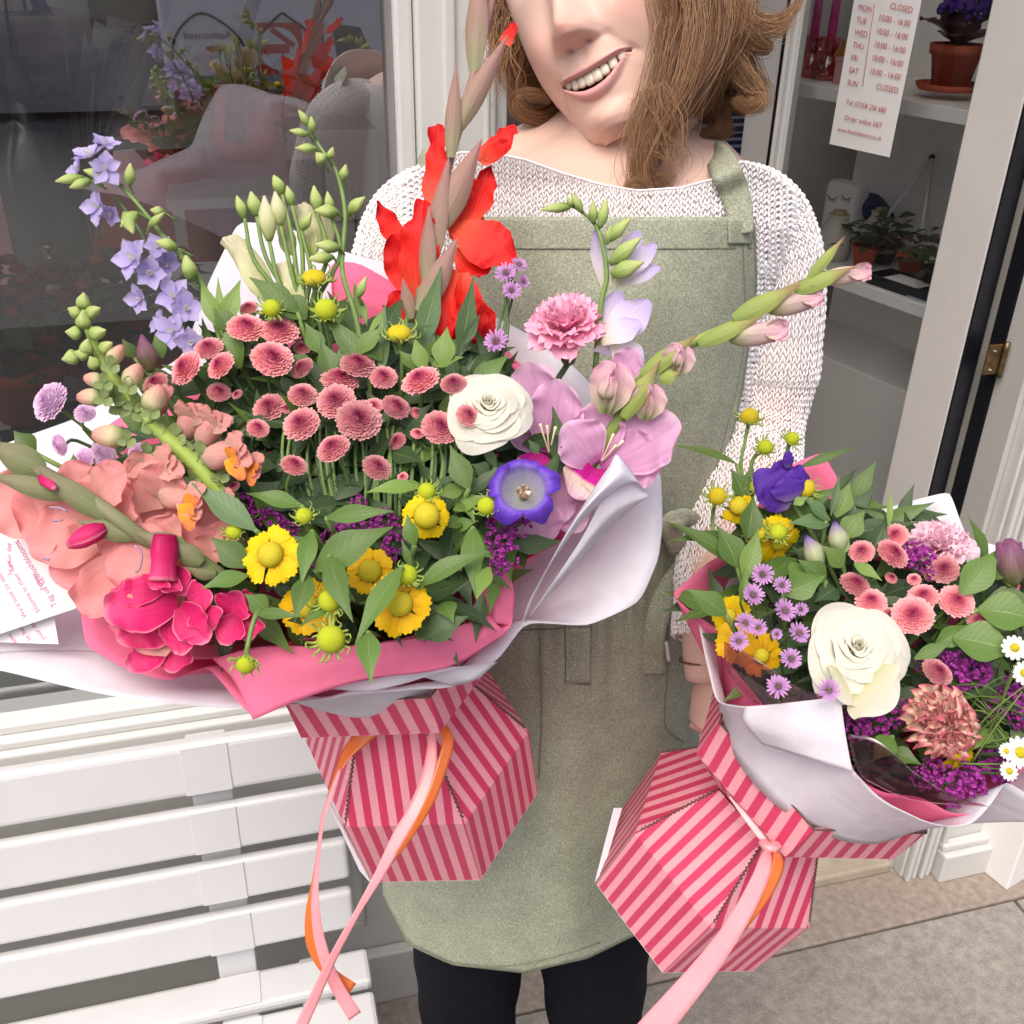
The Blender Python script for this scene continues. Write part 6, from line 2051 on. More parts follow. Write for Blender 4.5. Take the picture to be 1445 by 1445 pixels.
M_camp = petalm('violet_bell_petal', [(0, (0.42, 0.44, 0.42)), (.42, (0.40, 0.38, 0.56)), (.56, (0.28, 0.20, 0.62)), (.72, (0.17, 0.07, 0.60)), (1, (0.12, 0.04, 0.52))], .12, tr=.2, vs=26)
M_purp = petalm('deep_purple_petal', [(0, (0.20, 0.14, 0.30)), (.3, (0.085, 0.03, 0.30)), (1, (0.10, 0.03, 0.36))], .2, tr=.12, vs=16)
M_purpt = petalm('purple_tipped_bud', [(0, (0.28, 0.38, 0.14)), (.6, (0.46, 0.50, 0.30)), (.85, (0.30, 0.22, 0.40)), (1, (0.07, 0.02, 0.20))], .12, tr=.15)
M_alst = petalm('plum_bud', [(0, (0.16, 0.22, 0.06)), (.4, (0.22, 0.13, 0.12)), (1, (0.26, 0.08, 0.20))], .35, tr=.1, vs=16)
M_bract = petalm('mauve_green_sheath', [(0, (0.33, 0.36, 0.20)), (.4, (0.38, 0.26, 0.20)), (1, (0.42, 0.22, 0.21))], .22, tr=.15, vs=20)
M_bractg = petalm('olive_sheath', [(0, (0.20, 0.25, 0.10)), (.6, (0.27, 0.27, 0.15)), (1, (0.28, 0.22, 0.15))], .2, tr=.12, vs=20)
M_bractb = petalm('lime_sheath', [(0, (0.24, 0.34, 0.08)), (.6, (0.36, 0.42, 0.12)), (1, (0.34, 0.18, 0.12))], .16, tr=.15, vs=18)
M_aster = petalm('lilac_ray_petal', [(0, (0.46, 0.22, 0.50)), (1, (0.70, 0.40, 0.74))], .1, tr=.25, vs=3)
M_asterc = discm('aster_disc', (0.20, 0.08, 0.16), (0.56, 0.52, 0.30), 900)
M_stat = petalm('statice_papery', [(0, (0.36, 0.03, 0.32)), (1, (0.54, 0.09, 0.48))], .25, tr=.2, vs=6)
M_daisy = petalm('white_daisy_petal', [(0, (0.7, 0.72, 0.6)), (1, (0.85, 0.85, 0.84))], .05, tr=.25, vs=3)
M_stamen = plain('pale_stamen', (0.80, 0.66, 0.45), .5, .3)

def froot(name, label, cat, group, px, py, d, dr=(0, 0, 1), spin=0.0):
    R_ = frame(cdir(*dr)) @ Matrix.Rotation(spin, 3, 'Z')
    return thing(name, label, cat, V(px, py, d), group, R_)

def pp(root, a, b, w, mat, face=(0, 0, 1), bend=0.0, cup=0.0, ruf=0.0, prof=ROUND, rf=3.0, nu=9, nv=7, name='petal', ph=None, fold=0.0, curl=0.0, point=0.0, twist=0.0, parent=None, solid=0.0):
    "petal from base a to tip b, both (px, py, depth); w in pixels"
    A, B_ = V(*a), V(*b)
    ch = (B_ - A); L = ch.length; Y = ch / L
    Z = cdir(*face); Z = (Z - Y * Z.dot(Y)).normalized()
    X = Y.cross(Z)
    M = Matrix((X, Y, Z)).transposed().to_4x4() @ Matrix.Rotation(-bend / 2, 4, 'X')
    M.translation = A
    k = 1 / max(.4, (math.sin(bend / 2) / (bend / 2)) if abs(bend) > .01 else 1)
    v, f, uv = petal_grid(L * k, w * PX(a[2]), prof, nu, nv, bend, cup, ruf, rf, twist, rnd.uniform(0, 6) if ph is None else ph, point, fold, curl)
    o = wput(name, MB().add(v, f, uv, M), mat, root, solid=solid)
    if parent is not None:
        o.parent = parent
        o.matrix_local = world_of(parent).inverted()
    return o

def leaf(root, a, b, w, mat=None, face=(0, .35, 1), bend=.5, prof=LANCE, name='leaf', **k):
    k.setdefault('fold', .22); k.setdefault('nu', 11); k.setdefault('nv', 5)
    return pp(root, a, b, w, mat or M_leafy, face, bend, prof=prof, name=name, **k)

def stem(root, pts, r, mat=None, name='stem', n=26, k=7):
    P = [V(*p) if not isinstance(p, Vector) else p for p in pts]
    return wput(name, MB().add(*tube([tuple(p) for p in P], r, n, k)), mat or M_stem, root)

def bud(root, a, b, w, mat, prof=(.35, .8, 1, .85, .5, .12), name='bud', tw=1.2):
    "closed bud from base a to tip b"
    A, B_ = V(*a), V(*b)
    r = [q * w * PX(a[2]) / 2 for q in prof]
    pts = [tuple(A + (B_ - A) * t) for t in (0, .25, .5, .75, 1)]
    v, f, uv = tube(pts, r, 14, 12)
    v = np.array(v)
    Ax = (B_ - A).normalized(); c0 = np.array(A)
    # shallow spiral folds
    rel = v - c0; t = rel @ np.array(Ax); rad = rel - np.outer(t, np.array(Ax))
    n_ = len(v); ang = np.tile(np.arange(12) / 12 * 6.283, 14)[:n_]
    s = 1 + .10 * np.sin(ang * 3 + t / (B_ - A).length * 4 * tw)
    v = c0 + np.outer(t, np.array(Ax)) + rad * s[:, None]
    return wput(name, MB().add(v, f, uv), mat, root)

# ---- unit meshes, shared
def make_pompon(seed, rings=10, half=1.0):
    r = random.Random(seed)
    mb = MB()
    for k in range(rings):
        q = (k + .5) / rings
        n = int(7 + 40 * q)
        for i in range(n):
            a = 6.283 * (i + r.uniform(-.25, .25)) / n + k
            L = .13 + .20 * q
            W = .065 + .035 * q
            rb_ = .80 * q * half - .04 + r.uniform(-.03, .03)
            z = .36 * (1 - q ** 1.6) * half - .10 * q
            el = (1.05 - 1.15 * q ** 1.1) + r.uniform(-.18, .18)
            v, f, uv = petal_grid(L * r.uniform(.85, 1.15), W * 2.0, SPOON, 4, 3, .5, cup=.35)
            uv = np.stack([uv[:, 1], np.full(len(uv), q)], 1)
            uv[:, 1] = np.clip(q + (uv[:, 0] - .5) * .12, 0, 1)
            M = Matrix.Rotation(a, 4, 'Z') @ Matrix.Translation((0, max(0, rb_), z)) @ Matrix.Rotation(el, 4, 'X')
            mb.add(v, f, uv, M)
    v, f = lathe([(.001, .36 * half - .03), (.25, .32 * half - .03), (.5, .20 * half - .04), (.72, .02 - .04), (.84, -.16)], 20)
    uv = [(.2, min(1, math.hypot(a, b) * 1.1)) for a, b, c in v]
    mb.add(v, [q[::-1] for q in f], uv)
    return mb
POM = [make_pompon(s).mesh('florets', M_pom) for s in (1, 2, 3, 4)]
POMB = [make_pompon(s, 7, .75).mesh('florets', M_pom) for s in (5, 6)]
POML = [make_pompon(s, 10).mesh('florets', M_lilacpom) for s in (7, 8)]
def calyx_mesh(mat=None):
    mb = MB()
    v, f = lathe([(.12, -.42), (.45, -.30), (.70, -.16), (.78, -.04), (.5, .02)], 16)
    mb.add(v, f)
    for i in range(12):
        v, f, uv = petal_grid(.32, .26, LANCE, 4, 3, .5, fold=.3)
        mb.add(v, f, uv, Matrix.Rotation(i * .5236, 4, 'Z') @ Matrix.Translation((0, .52, -.16)) @ Matrix.Rotation(.25, 4, 'X'))
    return mb.mesh('calyx', mat or M_calyx)
CAL = calyx_mesh()
def pom(px, py, r, label, dr=None, which=1, dd=0.0, bud_=False, meshes=None, flat=1.0, group=None, stemto=None, name='button_chrysanthemum', dark=False):
    d = (d1 if which == 1 else d2)(px, py) + dd
    rr = r * PX(d)
    if dr is None:
        dr = (rnd.uniform(-.42, .42), .62 + rnd.uniform(-.3, .2), .75)
    t = froot(name, label, 'flower', group or ('dusty pink button chrysanthemums in the left bouquet' if which == 1 else 'dusty pink button chrysanthemums in the right bouquet'), px, py, d, dr, rnd.uniform(0, 6))
    S_ = Matrix.Diagonal((rr, rr, rr * flat, 1))
    put('florets', rnd.choice(meshes or (POMB if bud_ else POM)), t, S_, kind='stuff')
    put('calyx', CAL, t, S_)
    base = V(px, py, d) - cdir(*dr) * rr * .35
    T = stemto or (T1 if which == 1 else T2)
    mid = base - cdir(*dr) * .03 + (T - base) * .35
    mid = mid * .8 + (base + Vector((0, 0, -.05))) * .2
    wput('stem', MB().add(*tube([tuple(base), tuple(base - cdir(*dr) * .018 + Vector((0, 0, -.006))), tuple(mid), tuple(T + Vector((rnd.uniform(-.03, .03), rnd.uniform(-.02, .02), 0)))], [.0011, .0012, .0016, .0020], 16, 6)), M_stem if rnd.random() < .6 else M_stemd, t)
    return t

def helenium(px, py, rd, ro, label, dr, which=1, dd=0.0, n=13, mat=None, disc=None, arc=None, up=.0, group=None, stemto=None):
    d = (d1 if which == 1 else d2)(px, py) + dd
    s = PX(d)
    t = froot('sneezeweed_flower', label, 'flower', group or ('yellow sneezeweed in the left bouquet' if which == 1 else 'yellow sneezeweed in the right bouquet'), px, py, d, dr, 0)
    v, f = lathe([(.001, -.30), (.80, -.22), (1.0, .05), (.93, .42), (.70, .72), (.38, .90), (.001, .95)][::-1], 24)
    MB().add([(x * rd * s, y * rd * s, z * rd * s * .9) for x, y, z in v], [q[::-1] for q in f]).build('disc', disc or M_disc, t)
    r = random.Random(int(px * 7 + py))
    for i in range(n):
        a = 6.283 * i / n + r.uniform(-.1, .1)
        if arc and not any(lo <= (math.degrees(a) % 360) <= hi for lo, hi in arc): continue
        L = (ro - rd * .75) * s * r.uniform(.88, 1.08)
        v, f, uv = petal_grid(L, 2 * math.pi * ro * .78 / n * s * 1.35, [.22, .45, .8, 1.0, .95], 8, 7, -r.uniform(.1, .6), cup=-.18, ruf=.03, rf=1.5, ph=i)
        v = np.array(v)
        # three notches at the tip
        e = uv[:, 1] > .86
        v[e, 1] -= L * .09 * (1 - np.abs(np.cos((uv[e, 0]) * math.pi * 3)))
        M = Matrix.Rotation(a, 4, 'Z') @ Matrix.Translation((0, rd * s * .72, -.05 * rd * s)) @ Matrix.Rotation(up + r.uniform(-.25, .12), 4, 'X')
        MB().add(v, f, uv, M).build('petal', mat or M_heltip, t)
    base = V(px, py, d) - cdir(*dr) * rd * s * .2
    T = stemto or (T1 if which == 1 else T2)
    wput('stem', MB().add(*tube([tuple(base), tuple(base - cdir(*dr) * .03), tuple(base * .5 + T * .5), tuple(T)], [.0018, .0014, .0017, .002], 18, 6)), M_stem, t)
    return t

BR = MB()
rb_ = random.Random(4)
for i in range(17):
    a = 6.283 * i / 17 + rb_.uniform(-.12, .12)
    el = rb_.uniform(-.3, .5); k = rb_.uniform(.8, 1.3)
    pts = [(0, .75, -.25), (0, 1.1 * k, -.3 + el * .4), (rb_.uniform(-.2, .2), 1.42 * k, -.1 + el), (rb_.uniform(-.4, .4), 1.45 * k, .25 + el)]
    v, f, uv = tube(pts, [.13, .11, .08, .03], 9, 5)
    BR.add(v, f, uv, Matrix.Rotation(a, 4, 'Z'))
v, f = lathe([(.12, -1.0), (.35, -.75), (.85, -.5), (.9, -.2)], 14); BR.add(v, f)
M_frill = plain('lime_bracts', (0.30, 0.40, 0.09), .5, .3)
BRM = BR.mesh('curly_bracts', M_frill)
def hbud(px, py, r, label, dr=(0, .5, .9), which=1, dd=0.0, yellow=False, stempts=None, group=None, flat=1.0):
    d = (d1 if which == 1 else d2)(px, py) + dd
    s = r * PX(d)
    t = froot('sneezeweed_bud', label, 'flower bud', group or ('sneezeweed buds in the left bouquet' if which == 1 else 'sneezeweed buds in the right bouquet'), px, py, d, dr, rnd.uniform(0, 6))
    v, f = ico(1, 20, 12, .92 * flat)
    put('button', MB().add(v, f).mesh('button', M_discy if yellow else M_bud), t, Matrix.Scale(s, 4))
    put('curly_bracts', BRM, t, Matrix.Scale(s, 4))
    base = V(px, py, d) - cdir(*dr) * s * .8
    if stempts:
        P = [base] + [V(*p) for p in stempts]
    else:
        T = T1 if which == 1 else T2
        P = [base, base - cdir(*dr) * .025, base * .5 + T * .5, T]
    wput('stem', MB().add(*tube([tuple(p) for p in P], [.0020, .0014, .0016, .002], 20, 6)), M_stem, t)
    return t

def aster_mesh(seed):
    r = random.Random(seed); mb = MB()
    for lay in range(2):
        n = 17 - lay * 2
        for i in range(n):
            v, f, uv = petal_grid(.72 * r.uniform(.85, 1.1), .20, [.4, .8, 1, .9, .5], 5, 3, r.uniform(-.3, .3), cup=.2)
            mb.add(v, f, uv, Matrix.Rotation(6.283 * i / n + r.uniform(-.1, .1) + lay * .2, 4, 'Z') @ Matrix.Translation((0, .26, .05 * lay)) @ Matrix.Rotation(.15 + .25 * lay + r.uniform(-.15, .2), 4, 'X'))
    return mb.mesh('ray_petals', M_aster)
AST = [aster_mesh(1), aster_mesh(2)]
AC = MB()
for i in range(26):
    a = i * 2.4; q = (i / 26) ** .5 * .26
    v, f, uv = tube([(q * math.cos(a), q * math.sin(a), 0), (q * math.cos(a) * 1.2, q * math.sin(a) * 1.2, .26)], [.03, .045], 3, 5)
    AC.add(v, f, uv)
ACM = AC.mesh('disc_florets', M_asterc)
ACY = MB()
v, f = ico(.33, 12, 8, .8); ACY.add(v, f)
ACYM = ACY.mesh('disc', M_discy)
def dmesh():
    mb = MB()
    for i in range(13):
        v, f, uv = petal_grid(.72, .34, [.4, .9, 1, 1, .7], 5, 3, -.2, cup=-.1)
        mb.add(v, f, uv, Matrix.Rotation(6.283 * i / 13, 4, 'Z') @ Matrix.Translation((0, .26, 0)) @ Matrix.Rotation(.05, 4, 'X'))
    return mb.mesh('ray_petals', M_daisy)
DAI = dmesh()
def aster(px, py, r, label, dr, which=2, dd=0.0, daisy=False, group=None, T=None):
    d = (d1 if which == 1 else d2)(px, py) + dd
    s = r * PX(d)
    t = froot('daisy_flower' if daisy else 'lilac_aster', label, 'flower', group, px, py, d, dr, rnd.uniform(0, 6))
    put('ray_petals', DAI if daisy else rnd.choice(AST), t, Matrix.Scale(s, 4), kind='stuff')
    put('disc', ACYM if daisy else ACM, t, Matrix.Scale(s, 4))
    base = V(px, py, d)
    T = T or (T1 if which == 1 else T2)
    wput('stem', MB().add(*tube([tuple(base), tuple(base - cdir(*dr) * .02), tuple(base * .55 + T * .45), tuple(T)], [.0009, .0009, .0012, .0016], 14, 5)), M_stemd, t)
    return t

STM = MB()
rs2 = random.Random(8)
for i in range(34):
    a = rs2.uniform(0, 6.28); z = rs2.uniform(-.2, 1); q = math.sqrt(max(0, 1 - z * z))
    c = Vector((math.cos(a) * q, math.sin(a) * q, z)) * rs2.uniform(.6, .95)
    for k in range(4):
        v, f, uv = petal_grid(.30, .30, [.3, .8, 1, .7], 4, 3, .6, ruf=.2, ph=k + i)
        STM.add(v, f, uv, Matrix.Translation(c) @ frame(c.normalized()).to_4x4() @ Matrix.Rotation(k * 1.57 + i, 4, 'Z') @ Matrix.Rotation(.7, 4, 'X'))
STMM = STM.mesh('papery_florets', M_stat)
def statice(pts, label, which=1, group=None):
    "one sprig: several clusters (px, py, r)"
    px, py, r = pts[0][:3]
    fn = d1 if which == 1 else d2
    t = froot('statice_sprig', label, 'flower', group or ('purple statice in the left bouquet' if which == 1 else 'purple statice in the right bouquet'), px, py, fn(px, py) + .012, (0, .4, .9), 0)
    inv = world_of(t).inverted()
    for q in pts:
        dd = q[3] if len(q) > 3 else .014
        d = fn(q[0], q[1]) + dd
        M = Matrix.Translation(V(q[0], q[1], d)) @ frame(cdir(rnd.uniform(-.4, .4), .5, .8)).to_4x4() @ Matrix.Rotation(rnd.uniform(0, 6), 4, 'Z') @ Matrix.Scale(q[2] * PX(d), 4)
        put('papery_florets', STMM, t, inv @ M, kind='stuff')
    T = T1 if which == 1 else T2
    base = V(px, py, fn(px, py) + .014)
    wput('stem', MB().add(*tube([tuple(base), tuple(base * .5 + T * .5), tuple(T)], [.0012, .0016], 12, 6)), M_stemd, t)
    return t

def rose(px, py, R_, d, dr, label, outer=(), seed=1):
    s = R_ * PX(d)
    t = froot('white_rose', label, 'flower', 'ivory roses', px, py, d, dr, 0)
    r = random.Random(seed)
    N_ = 30
    for i in range(N_):
        q = i / (N_ - 1)
        a0 = i * 2.399 + r.uniform(-.2, .2)
        r0 = .03 + .34 * q; r1 = .09 + .92 * q ** 1.05
        hw = 2.1 - 1.05 * q
        z0 = -.75; z1 = .42 - .50 * q ** 1.7 + r.uniform(-.03, .03)
        nu, nv = 12, 19
        vv, uv = [], []
        for u_ in range(nu):
            u = u_ / (nu - 1)
            for v_ in range(nv):
                w = v_ / (nv - 1) * 2 - 1
                uu = u * (1 - .20 * abs(w) ** 2.6 + .02 * math.sin(w * 5 + i))
                b = uu ** (2.5 - .8 * q)
                rr = r0 + (r1 - r0) * b + .10 * q * max(0, uu - .84) * 6 + .02 * math.sin(w * 4.4 + i) * uu
                z = z0 + (z1 - z0) * math.sin(min(1, uu * 1.02) * 1.57) - .9 * q * max(0, uu - .86) * (1 + .5 * math.sin(w * 3 + i)) + .02 * math.sin(w * 6 + i * 2) * uu * q
                a = a0 + w * hw * (.6 + .4 * math.sin(uu * 1.57)) * (1 - .1 * q)
                rr += .06 * w * q * (1 if i % 2 else -1)
                vv.append((rr * math.cos(a) * s, rr * math.sin(a) * s, z * s)); uv.append((v_ / (nv - 1), u))
        MB().add(vv, grid_faces(nu, nv), uv).build('petal', M_rosep, t)
    for k_ in range(4):
        v, f, uv = petal_grid(.5 * s, .42 * s, ROUND, 10, 9, .5, cup=1.5)
        MB().add(v, f, uv, Matrix.Translation((0, 0, -.14 * s)) @ Matrix.Rotation(k_ * 1.7, 4, 'Z') @ Matrix.Translation((0, .10 * s, 0)) @ Matrix.Rotation(1.5, 4, 'X')).build('petal', M_rosep, t)
    v, f = ico(.52, 16, 8); MB().add([(x * s, y * s, (z - .62) * s) for x, y, z in v], f).build('hip', M_calyx, t)
    return t

def carnation(px, py, R_, d, dr, label, mat, n=44, ruf=.16, seed=1, serr=True, tall=.55, spread=1.25, group='carnations'):
    s = R_ * PX(d)
    t = froot('carnation', label, 'flower', group, px, py, d, dr, 0)
    r = random.Random(seed)
    for i in range(n):
        q = (i + .5) / n
        a = i * 2.399
        el = 1.45 - spread * q ** .8 + r.uniform(-.12, .12)
        L = s * (.80 + .25 * q) * r.uniform(.9, 1.08)
        v, f, uv = petal_grid(L, s * (.55 + .35 * q), [.12, .2, .5, .9, 1.0], 12, 15, r.uniform(-.5, .2), cup=r.uniform(.1, .5), ruf=ruf, rf=2.2, ph=r.uniform(0, 6))
        v = np.array(v)
        # frilled outer edge
        w_ = np.clip((uv[:, 1] - .55) / .45, 0, 1) ** 1.3
        v[:, 2] += s * ruf * .9 * w_ * np.sin(uv[:, 0] * 17 + i * 1.3) * r.uniform(.7, 1.2)
        v[:, 0] += s * .04 * w_ * np.sin(uv[:, 0] * 23 + i)
        if serr:
            e = uv[:, 1] > .93
            v[e, 1] += s * .055 * np.where((np.round(uv[e, 0] * 14) % 2) > 0, 1, -1)
        M = Matrix.Rotation(a, 4, 'Z') @ Matrix.Translation((0, s * .10 * q, -s * .35)) @ Matrix.Rotation(el, 4, 'X')
        MB().add(v, f, uv, M).build('petal', mat, t)
    v, f = lathe([(.02, -1.35), (.16, -1.3), (.27, -1.0), (.30, -.62), (.36, -.38), (.20, -.30)], 16)
    MB().add([(x * s, y * s, z * s) for x, y, z in v], f).build('calyx', M_calyx, t)
    base = V(px, py, d) - cdir(*dr) * s * 1.3
    T = T1 if px < 950 else T2
    wput('stem', MB().add(*tube([tuple(base), tuple(base * .5 + T * .5), tuple(T)], [.0022, .0024], 12, 8)), M_leafs, t)
    return t
# ================================================================ left bouquet
def P1_(px, py, o=0.0): return (px, py, d1(px, py) + o)
GP = 'dusty pink button chrysanthemums in the left bouquet'
POMS = [  # px, py, r, what sets it apart, depth offset
 (347, 462, 27, 'large dusty pink button chrysanthemum, topmost of its spray, beside the lime bud', 0),
 (394, 466, 27, 'tilted dusty pink button chrysanthemum just right of the topmost one', .004),
 (351, 434, 13, 'tiny pink chrysanthemum half hidden above the topmost large one', .012),
 (384, 506, 30, 'largest dusty pink chrysanthemum of the upper left cluster', -.008),
 (426, 519, 18, 'small pink chrysanthemum right of the largest upper left one', .004),
 (311, 515, 22, 'pink chrysanthemum tucked left of the largest upper left one', 0),
 (294, 491, 21, 'pink chrysanthemum below the lilac larkspur tip', .004),
 (262, 519, 26, 'flattened pink chrysanthemum at the left end of the upper row', -.002),
 (219, 540, 19, 'pink chrysanthemum with dark centre beside the salmon snapdragon buds', .002),
 (309, 553, 17, 'shaded pink chrysanthemum under the upper left row', .012),
 (334, 556, 10, 'very small pink chrysanthemum bud under the upper left row', .014),
 (380, 574, 24, 'pink chrysanthemum seen from the side behind the middle cluster', .014),
 (364, 604, 16, 'small pink chrysanthemum just right of the orange snapdragon', .004),
 (505, 513, 25, 'pink chrysanthemum at the top of the middle cluster with a dark centre', .002),
 (480, 535, 27, 'edge-on pink chrysanthemum under the top of the middle cluster', .006),
 (541, 532, 20, 'round pink chrysanthemum between the middle cluster and the ivory rose', .004),
 (593, 536, 28, 'large pink chrysanthemum left of the ivory rose near its rim', -.006),
 (640, 541, 19, 'pink chrysanthemum leaning on the upper left edge of the ivory rose', -.014),
 (661, 586, 18, 'small pink chrysanthemum standing in front of the ivory rose', -.022),
 (427, 557, 21, 'round pink chrysanthemum left of the middle cluster centre', 0),
 (474, 566, 28, 'large pink chrysanthemum in the heart of the middle cluster', -.004),
 (506, 592, 32, 'largest pink chrysanthemum of the whole left bouquet, low centre', -.012),
 (425, 598, 27, 'pink chrysanthemum with a dark purple centre at left of the low row', -.008),
 (559, 574, 21, 'pink chrysanthemum above the dark stems right of the centre', 0),
 (588, 582, 12, 'small pink chrysanthemum peeping behind its bigger right neighbour', .012),
 (527, 573, 14, 'small shaded pink chrysanthemum behind the two largest ones', .014),
 (621, 603, 27, 'large pink chrysanthemum below left of the ivory rose', -.010),
 (470, 632, 25, 'deep centred pink chrysanthemum hanging lower in the middle', -.014),
 (415, 656, 19, 'small pink chrysanthemum over the dark foliage at lower left', -.010),
 (532, 659, 21, 'pink chrysanthemum over the dark foliage at lower centre', -.014),
 (568, 673, 10, 'tiny unopened pink chrysanthemum near the lower lime bud', -.006),
 (589, 611, 12, 'small dark pink chrysanthemum in the gap under the rose-side pair', .006),
 (560, 622, 14, 'half seen pink chrysanthemum turned sideways among the stems', .014),
 (404, 576, 11, 'partly hidden pink chrysanthemum bud left of the middle cluster', .014),
 (329, 686, 12, 'dark pink chrysanthemum bud under the orange snapdragon', -.002),
 (427, 490, 13, 'dull pink chrysanthemum behind the cream lisianthus stems', .02),
 (315, 596, 15, 'greenish pink half open chrysanthemum below the upper left row', .012),
]
for (px, py, r, lb, dd) in POMS:
    pom(px, py, r, lb, dd=dd, bud_=(r < 13))
pom(262 - 14, 536, 9, 'pink chrysanthemum bud under the left end of the upper row', dd=.01, bud_=True)

# foliage packed under the flowers
def filler(name, label, poly, n, fn, o0, o1, Lr, mats, seed, Wk=.34, root=None):
    r = random.Random(seed)
    poly = [(float(a), float(b)) for a, b in poly]
    def inside(x, y):
        c = False; j = len(poly) - 1
        for i in range(len(poly)):
            xi, yi = poly[i]; xj, yj = poly[j]
            if (yi > y) != (yj > y) and x < (xj - xi) * (y - yi) / (yj - yi) + xi: c = not c
            j = i
        return c
    xs_ = [p[0] for p in poly]; ys_ = [p[1] for p in poly]
    mbs = [MB() for _ in mats]
    k = 0
    while k < n:
        x = r.uniform(min(xs_), max(xs_)); y = r.uniform(min(ys_), max(ys_))
        if not inside(x, y): continue
        k += 1
        d = fn(x, y) + r.uniform(o0, o1)
        p = V(x, y, d)
        L = r.uniform(*Lr)
        dirv = cdir(r.uniform(-1, 1), r.uniform(-.5, 1), r.uniform(-.2, .6))
        v, f, uv = petal_grid(L, L * Wk * r.uniform(.8, 1.2), LANCE, 7, 4, r.uniform(-.7, .7), fold=.25)
        M = Matrix.Translation(p) @ frame(cdir(r.uniform(-.7, .7), r.uniform(-.1, 1), 1), dirv).to_4x4()
        i = r.randrange(len(mats))
        mbs[i].add(v, f, uv, M)
    mb = MB()
    for i, m in enumerate(mbs):
        if m.n: mb.add(np.vstack(m.v), m.f, np.vstack(m.uv), None, i)
    o = wput(name, mb, mats, None, kind='stuff')
    o['label'] = label; o['category'] = 'foliage'
    return o
POLY1 = [(130, 700), (215, 560), (330, 470), (480, 440), (640, 470), (760, 560), (800, 660), (740, 770), (690, 840), (560, 870), (380, 865), (240, 850), (170, 820)]
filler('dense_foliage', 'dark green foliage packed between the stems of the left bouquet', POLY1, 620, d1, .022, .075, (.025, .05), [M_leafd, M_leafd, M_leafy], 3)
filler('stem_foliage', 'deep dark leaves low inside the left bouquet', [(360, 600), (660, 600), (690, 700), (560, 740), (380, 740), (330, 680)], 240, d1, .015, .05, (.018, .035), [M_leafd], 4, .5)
# pale stems showing among the dark foliage
st = thing('bare_stem_bundle', 'pale green bare stems rising through the dark centre of the left bouquet', 'stems', V(500, 720, d1(500, 720) + .03))
for i in range(34):
    x = 395 + i * 8 + rnd.uniform(-5, 5)
    stem(st, [(x + rnd.uniform(-8, 8), 600 + rnd.uniform(-20, 20), d1(x, 600) + .018), (x + rnd.uniform(-5, 5), 660, d1(x, 660) + .016), (x * .8 + 110, 740, d1(x, 740) + .03)], [.0011, .0016], M_stem if i % 3 else M_stemd, n=10, k=5)

# --- statice clusters
statice([(345, 712, 19), (362, 725, 14), (330, 728, 14), (385, 740, 20), (408, 748, 14)], 'bright purple statice beside the orange snapdragon above the left yellow flower')
statice([(470, 757, 16), (488, 748, 20), (512, 738, 20), (540, 735, 18), (560, 742, 14), (505, 712, 13)], 'purple statice in the middle above the large green leaves')
statice([(432, 790, 13), (442, 800, 14)], 'purple statice peeping out under the middle leaves near the yellow flower')
statice([(555, 768, 16), (548, 785, 13)], 'dark purple statice between the two upper yellow flowers')
statice([(705, 762, 20), (715, 785, 20), (702, 800, 15), (735, 745, 16), (700, 740, 14)], 'deep purple statice under the violet bellflower')
statice([(352, 792, 12, .02), (318, 752, 12, .018)], 'small purple statice tuft left of the yellow flower')

# --- ivory rose
rose(688, 577, 64, .655, (.12, .42, .9), 'large ivory white rose in the middle of the left bouquet', seed=3)

# --- sneezeweed
helenium(382, 783, 19, 46, 'wide open yellow sneezeweed at left with olive disc and full petals', (-.1, .25, .96), n=14, dd=-.022)
helenium(602, 728, 19, 40, 'yellow sneezeweed below the rose facing down with drooping petals', (.15, .05, .96), n=13, dd=-.020, up=-.35)
helenium(564, 852, 19, 50, 'deep yellow sneezeweed at bottom centre near the paper rim', (.1, .15, .96), n=13, dd=-.020, mat=M_helor, arc=((0, 60), (110, 360)))
helenium(434, 856, 18, 46, 'yellow sneezeweed mostly covered by leaves left of the bottom centre', (0, .3, .95), n=12, dd=.002, mat=M_helor)
helenium(522, 806, 17, 38, 'yellow sneezeweed hidden behind the long central leaf', (.1, .3, .95), n=12, dd=.006, mat=M_helor)
for a_ in ((330, 750, 12, 'lime sneezeweed bud left of the wide open yellow flower', (-.2, .5, .8), -.016), (429, 728, 12, 'frilly lime sneezeweed bud above the long horizontal leaf', (-.1, .6, .8), -.012),
           (602, 693, 12.5, 'lime sneezeweed bud with curly bracts directly above a yellow flower', (0, .6, .8), -.020), (686, 714, 13, 'olive sneezeweed bud touching the violet bellflower', (-.2, .5, .8), -.012),
           (574, 811, 15, 'lime sneezeweed bud on the pointed leaf right of centre', (.1, .6, .8), -.028), (465, 848, 16, 'lime sneezeweed bud in front of the covered yellow flower', (0, .2, 1), -.028),
           (467, 902, 20, 'largest lime sneezeweed bud overhanging the pink paper', (.1, .1, 1), -.035)):
    hbud(a_[0], a_[1], a_[2], a_[3], a_[4], dd=a_[5])
hbud(347, 938, 14, 'lime sneezeweed bud hanging down over the pink paper on a curved stalk', (0, -.75, .65), dd=-.045, stempts=[(349, 915, .585), (357, 880, .59), (366, 862, .60), (380, 850, .63)])
hbud(443, 392, 17, 'flat yellow button head topmost, against the cream lisianthus', (0, .8, .55), dd=-.01, yellow=True, flat=.7)
hbud(383, 435, 13, 'lime button head left, over the pink chrysanthemum spray', (0, .35, .9), dd=-.012, yellow=False)
hbud(460, 437, 16, 'frilly yellow-green button head right below the topmost one', (.1, .45, .9), dd=-.012)
hbud(563, 470, 17, 'flat yellow button head at the foot of the red gladiolus', (0, .8, .55), dd=-.006, yellow=True, flat=.7)

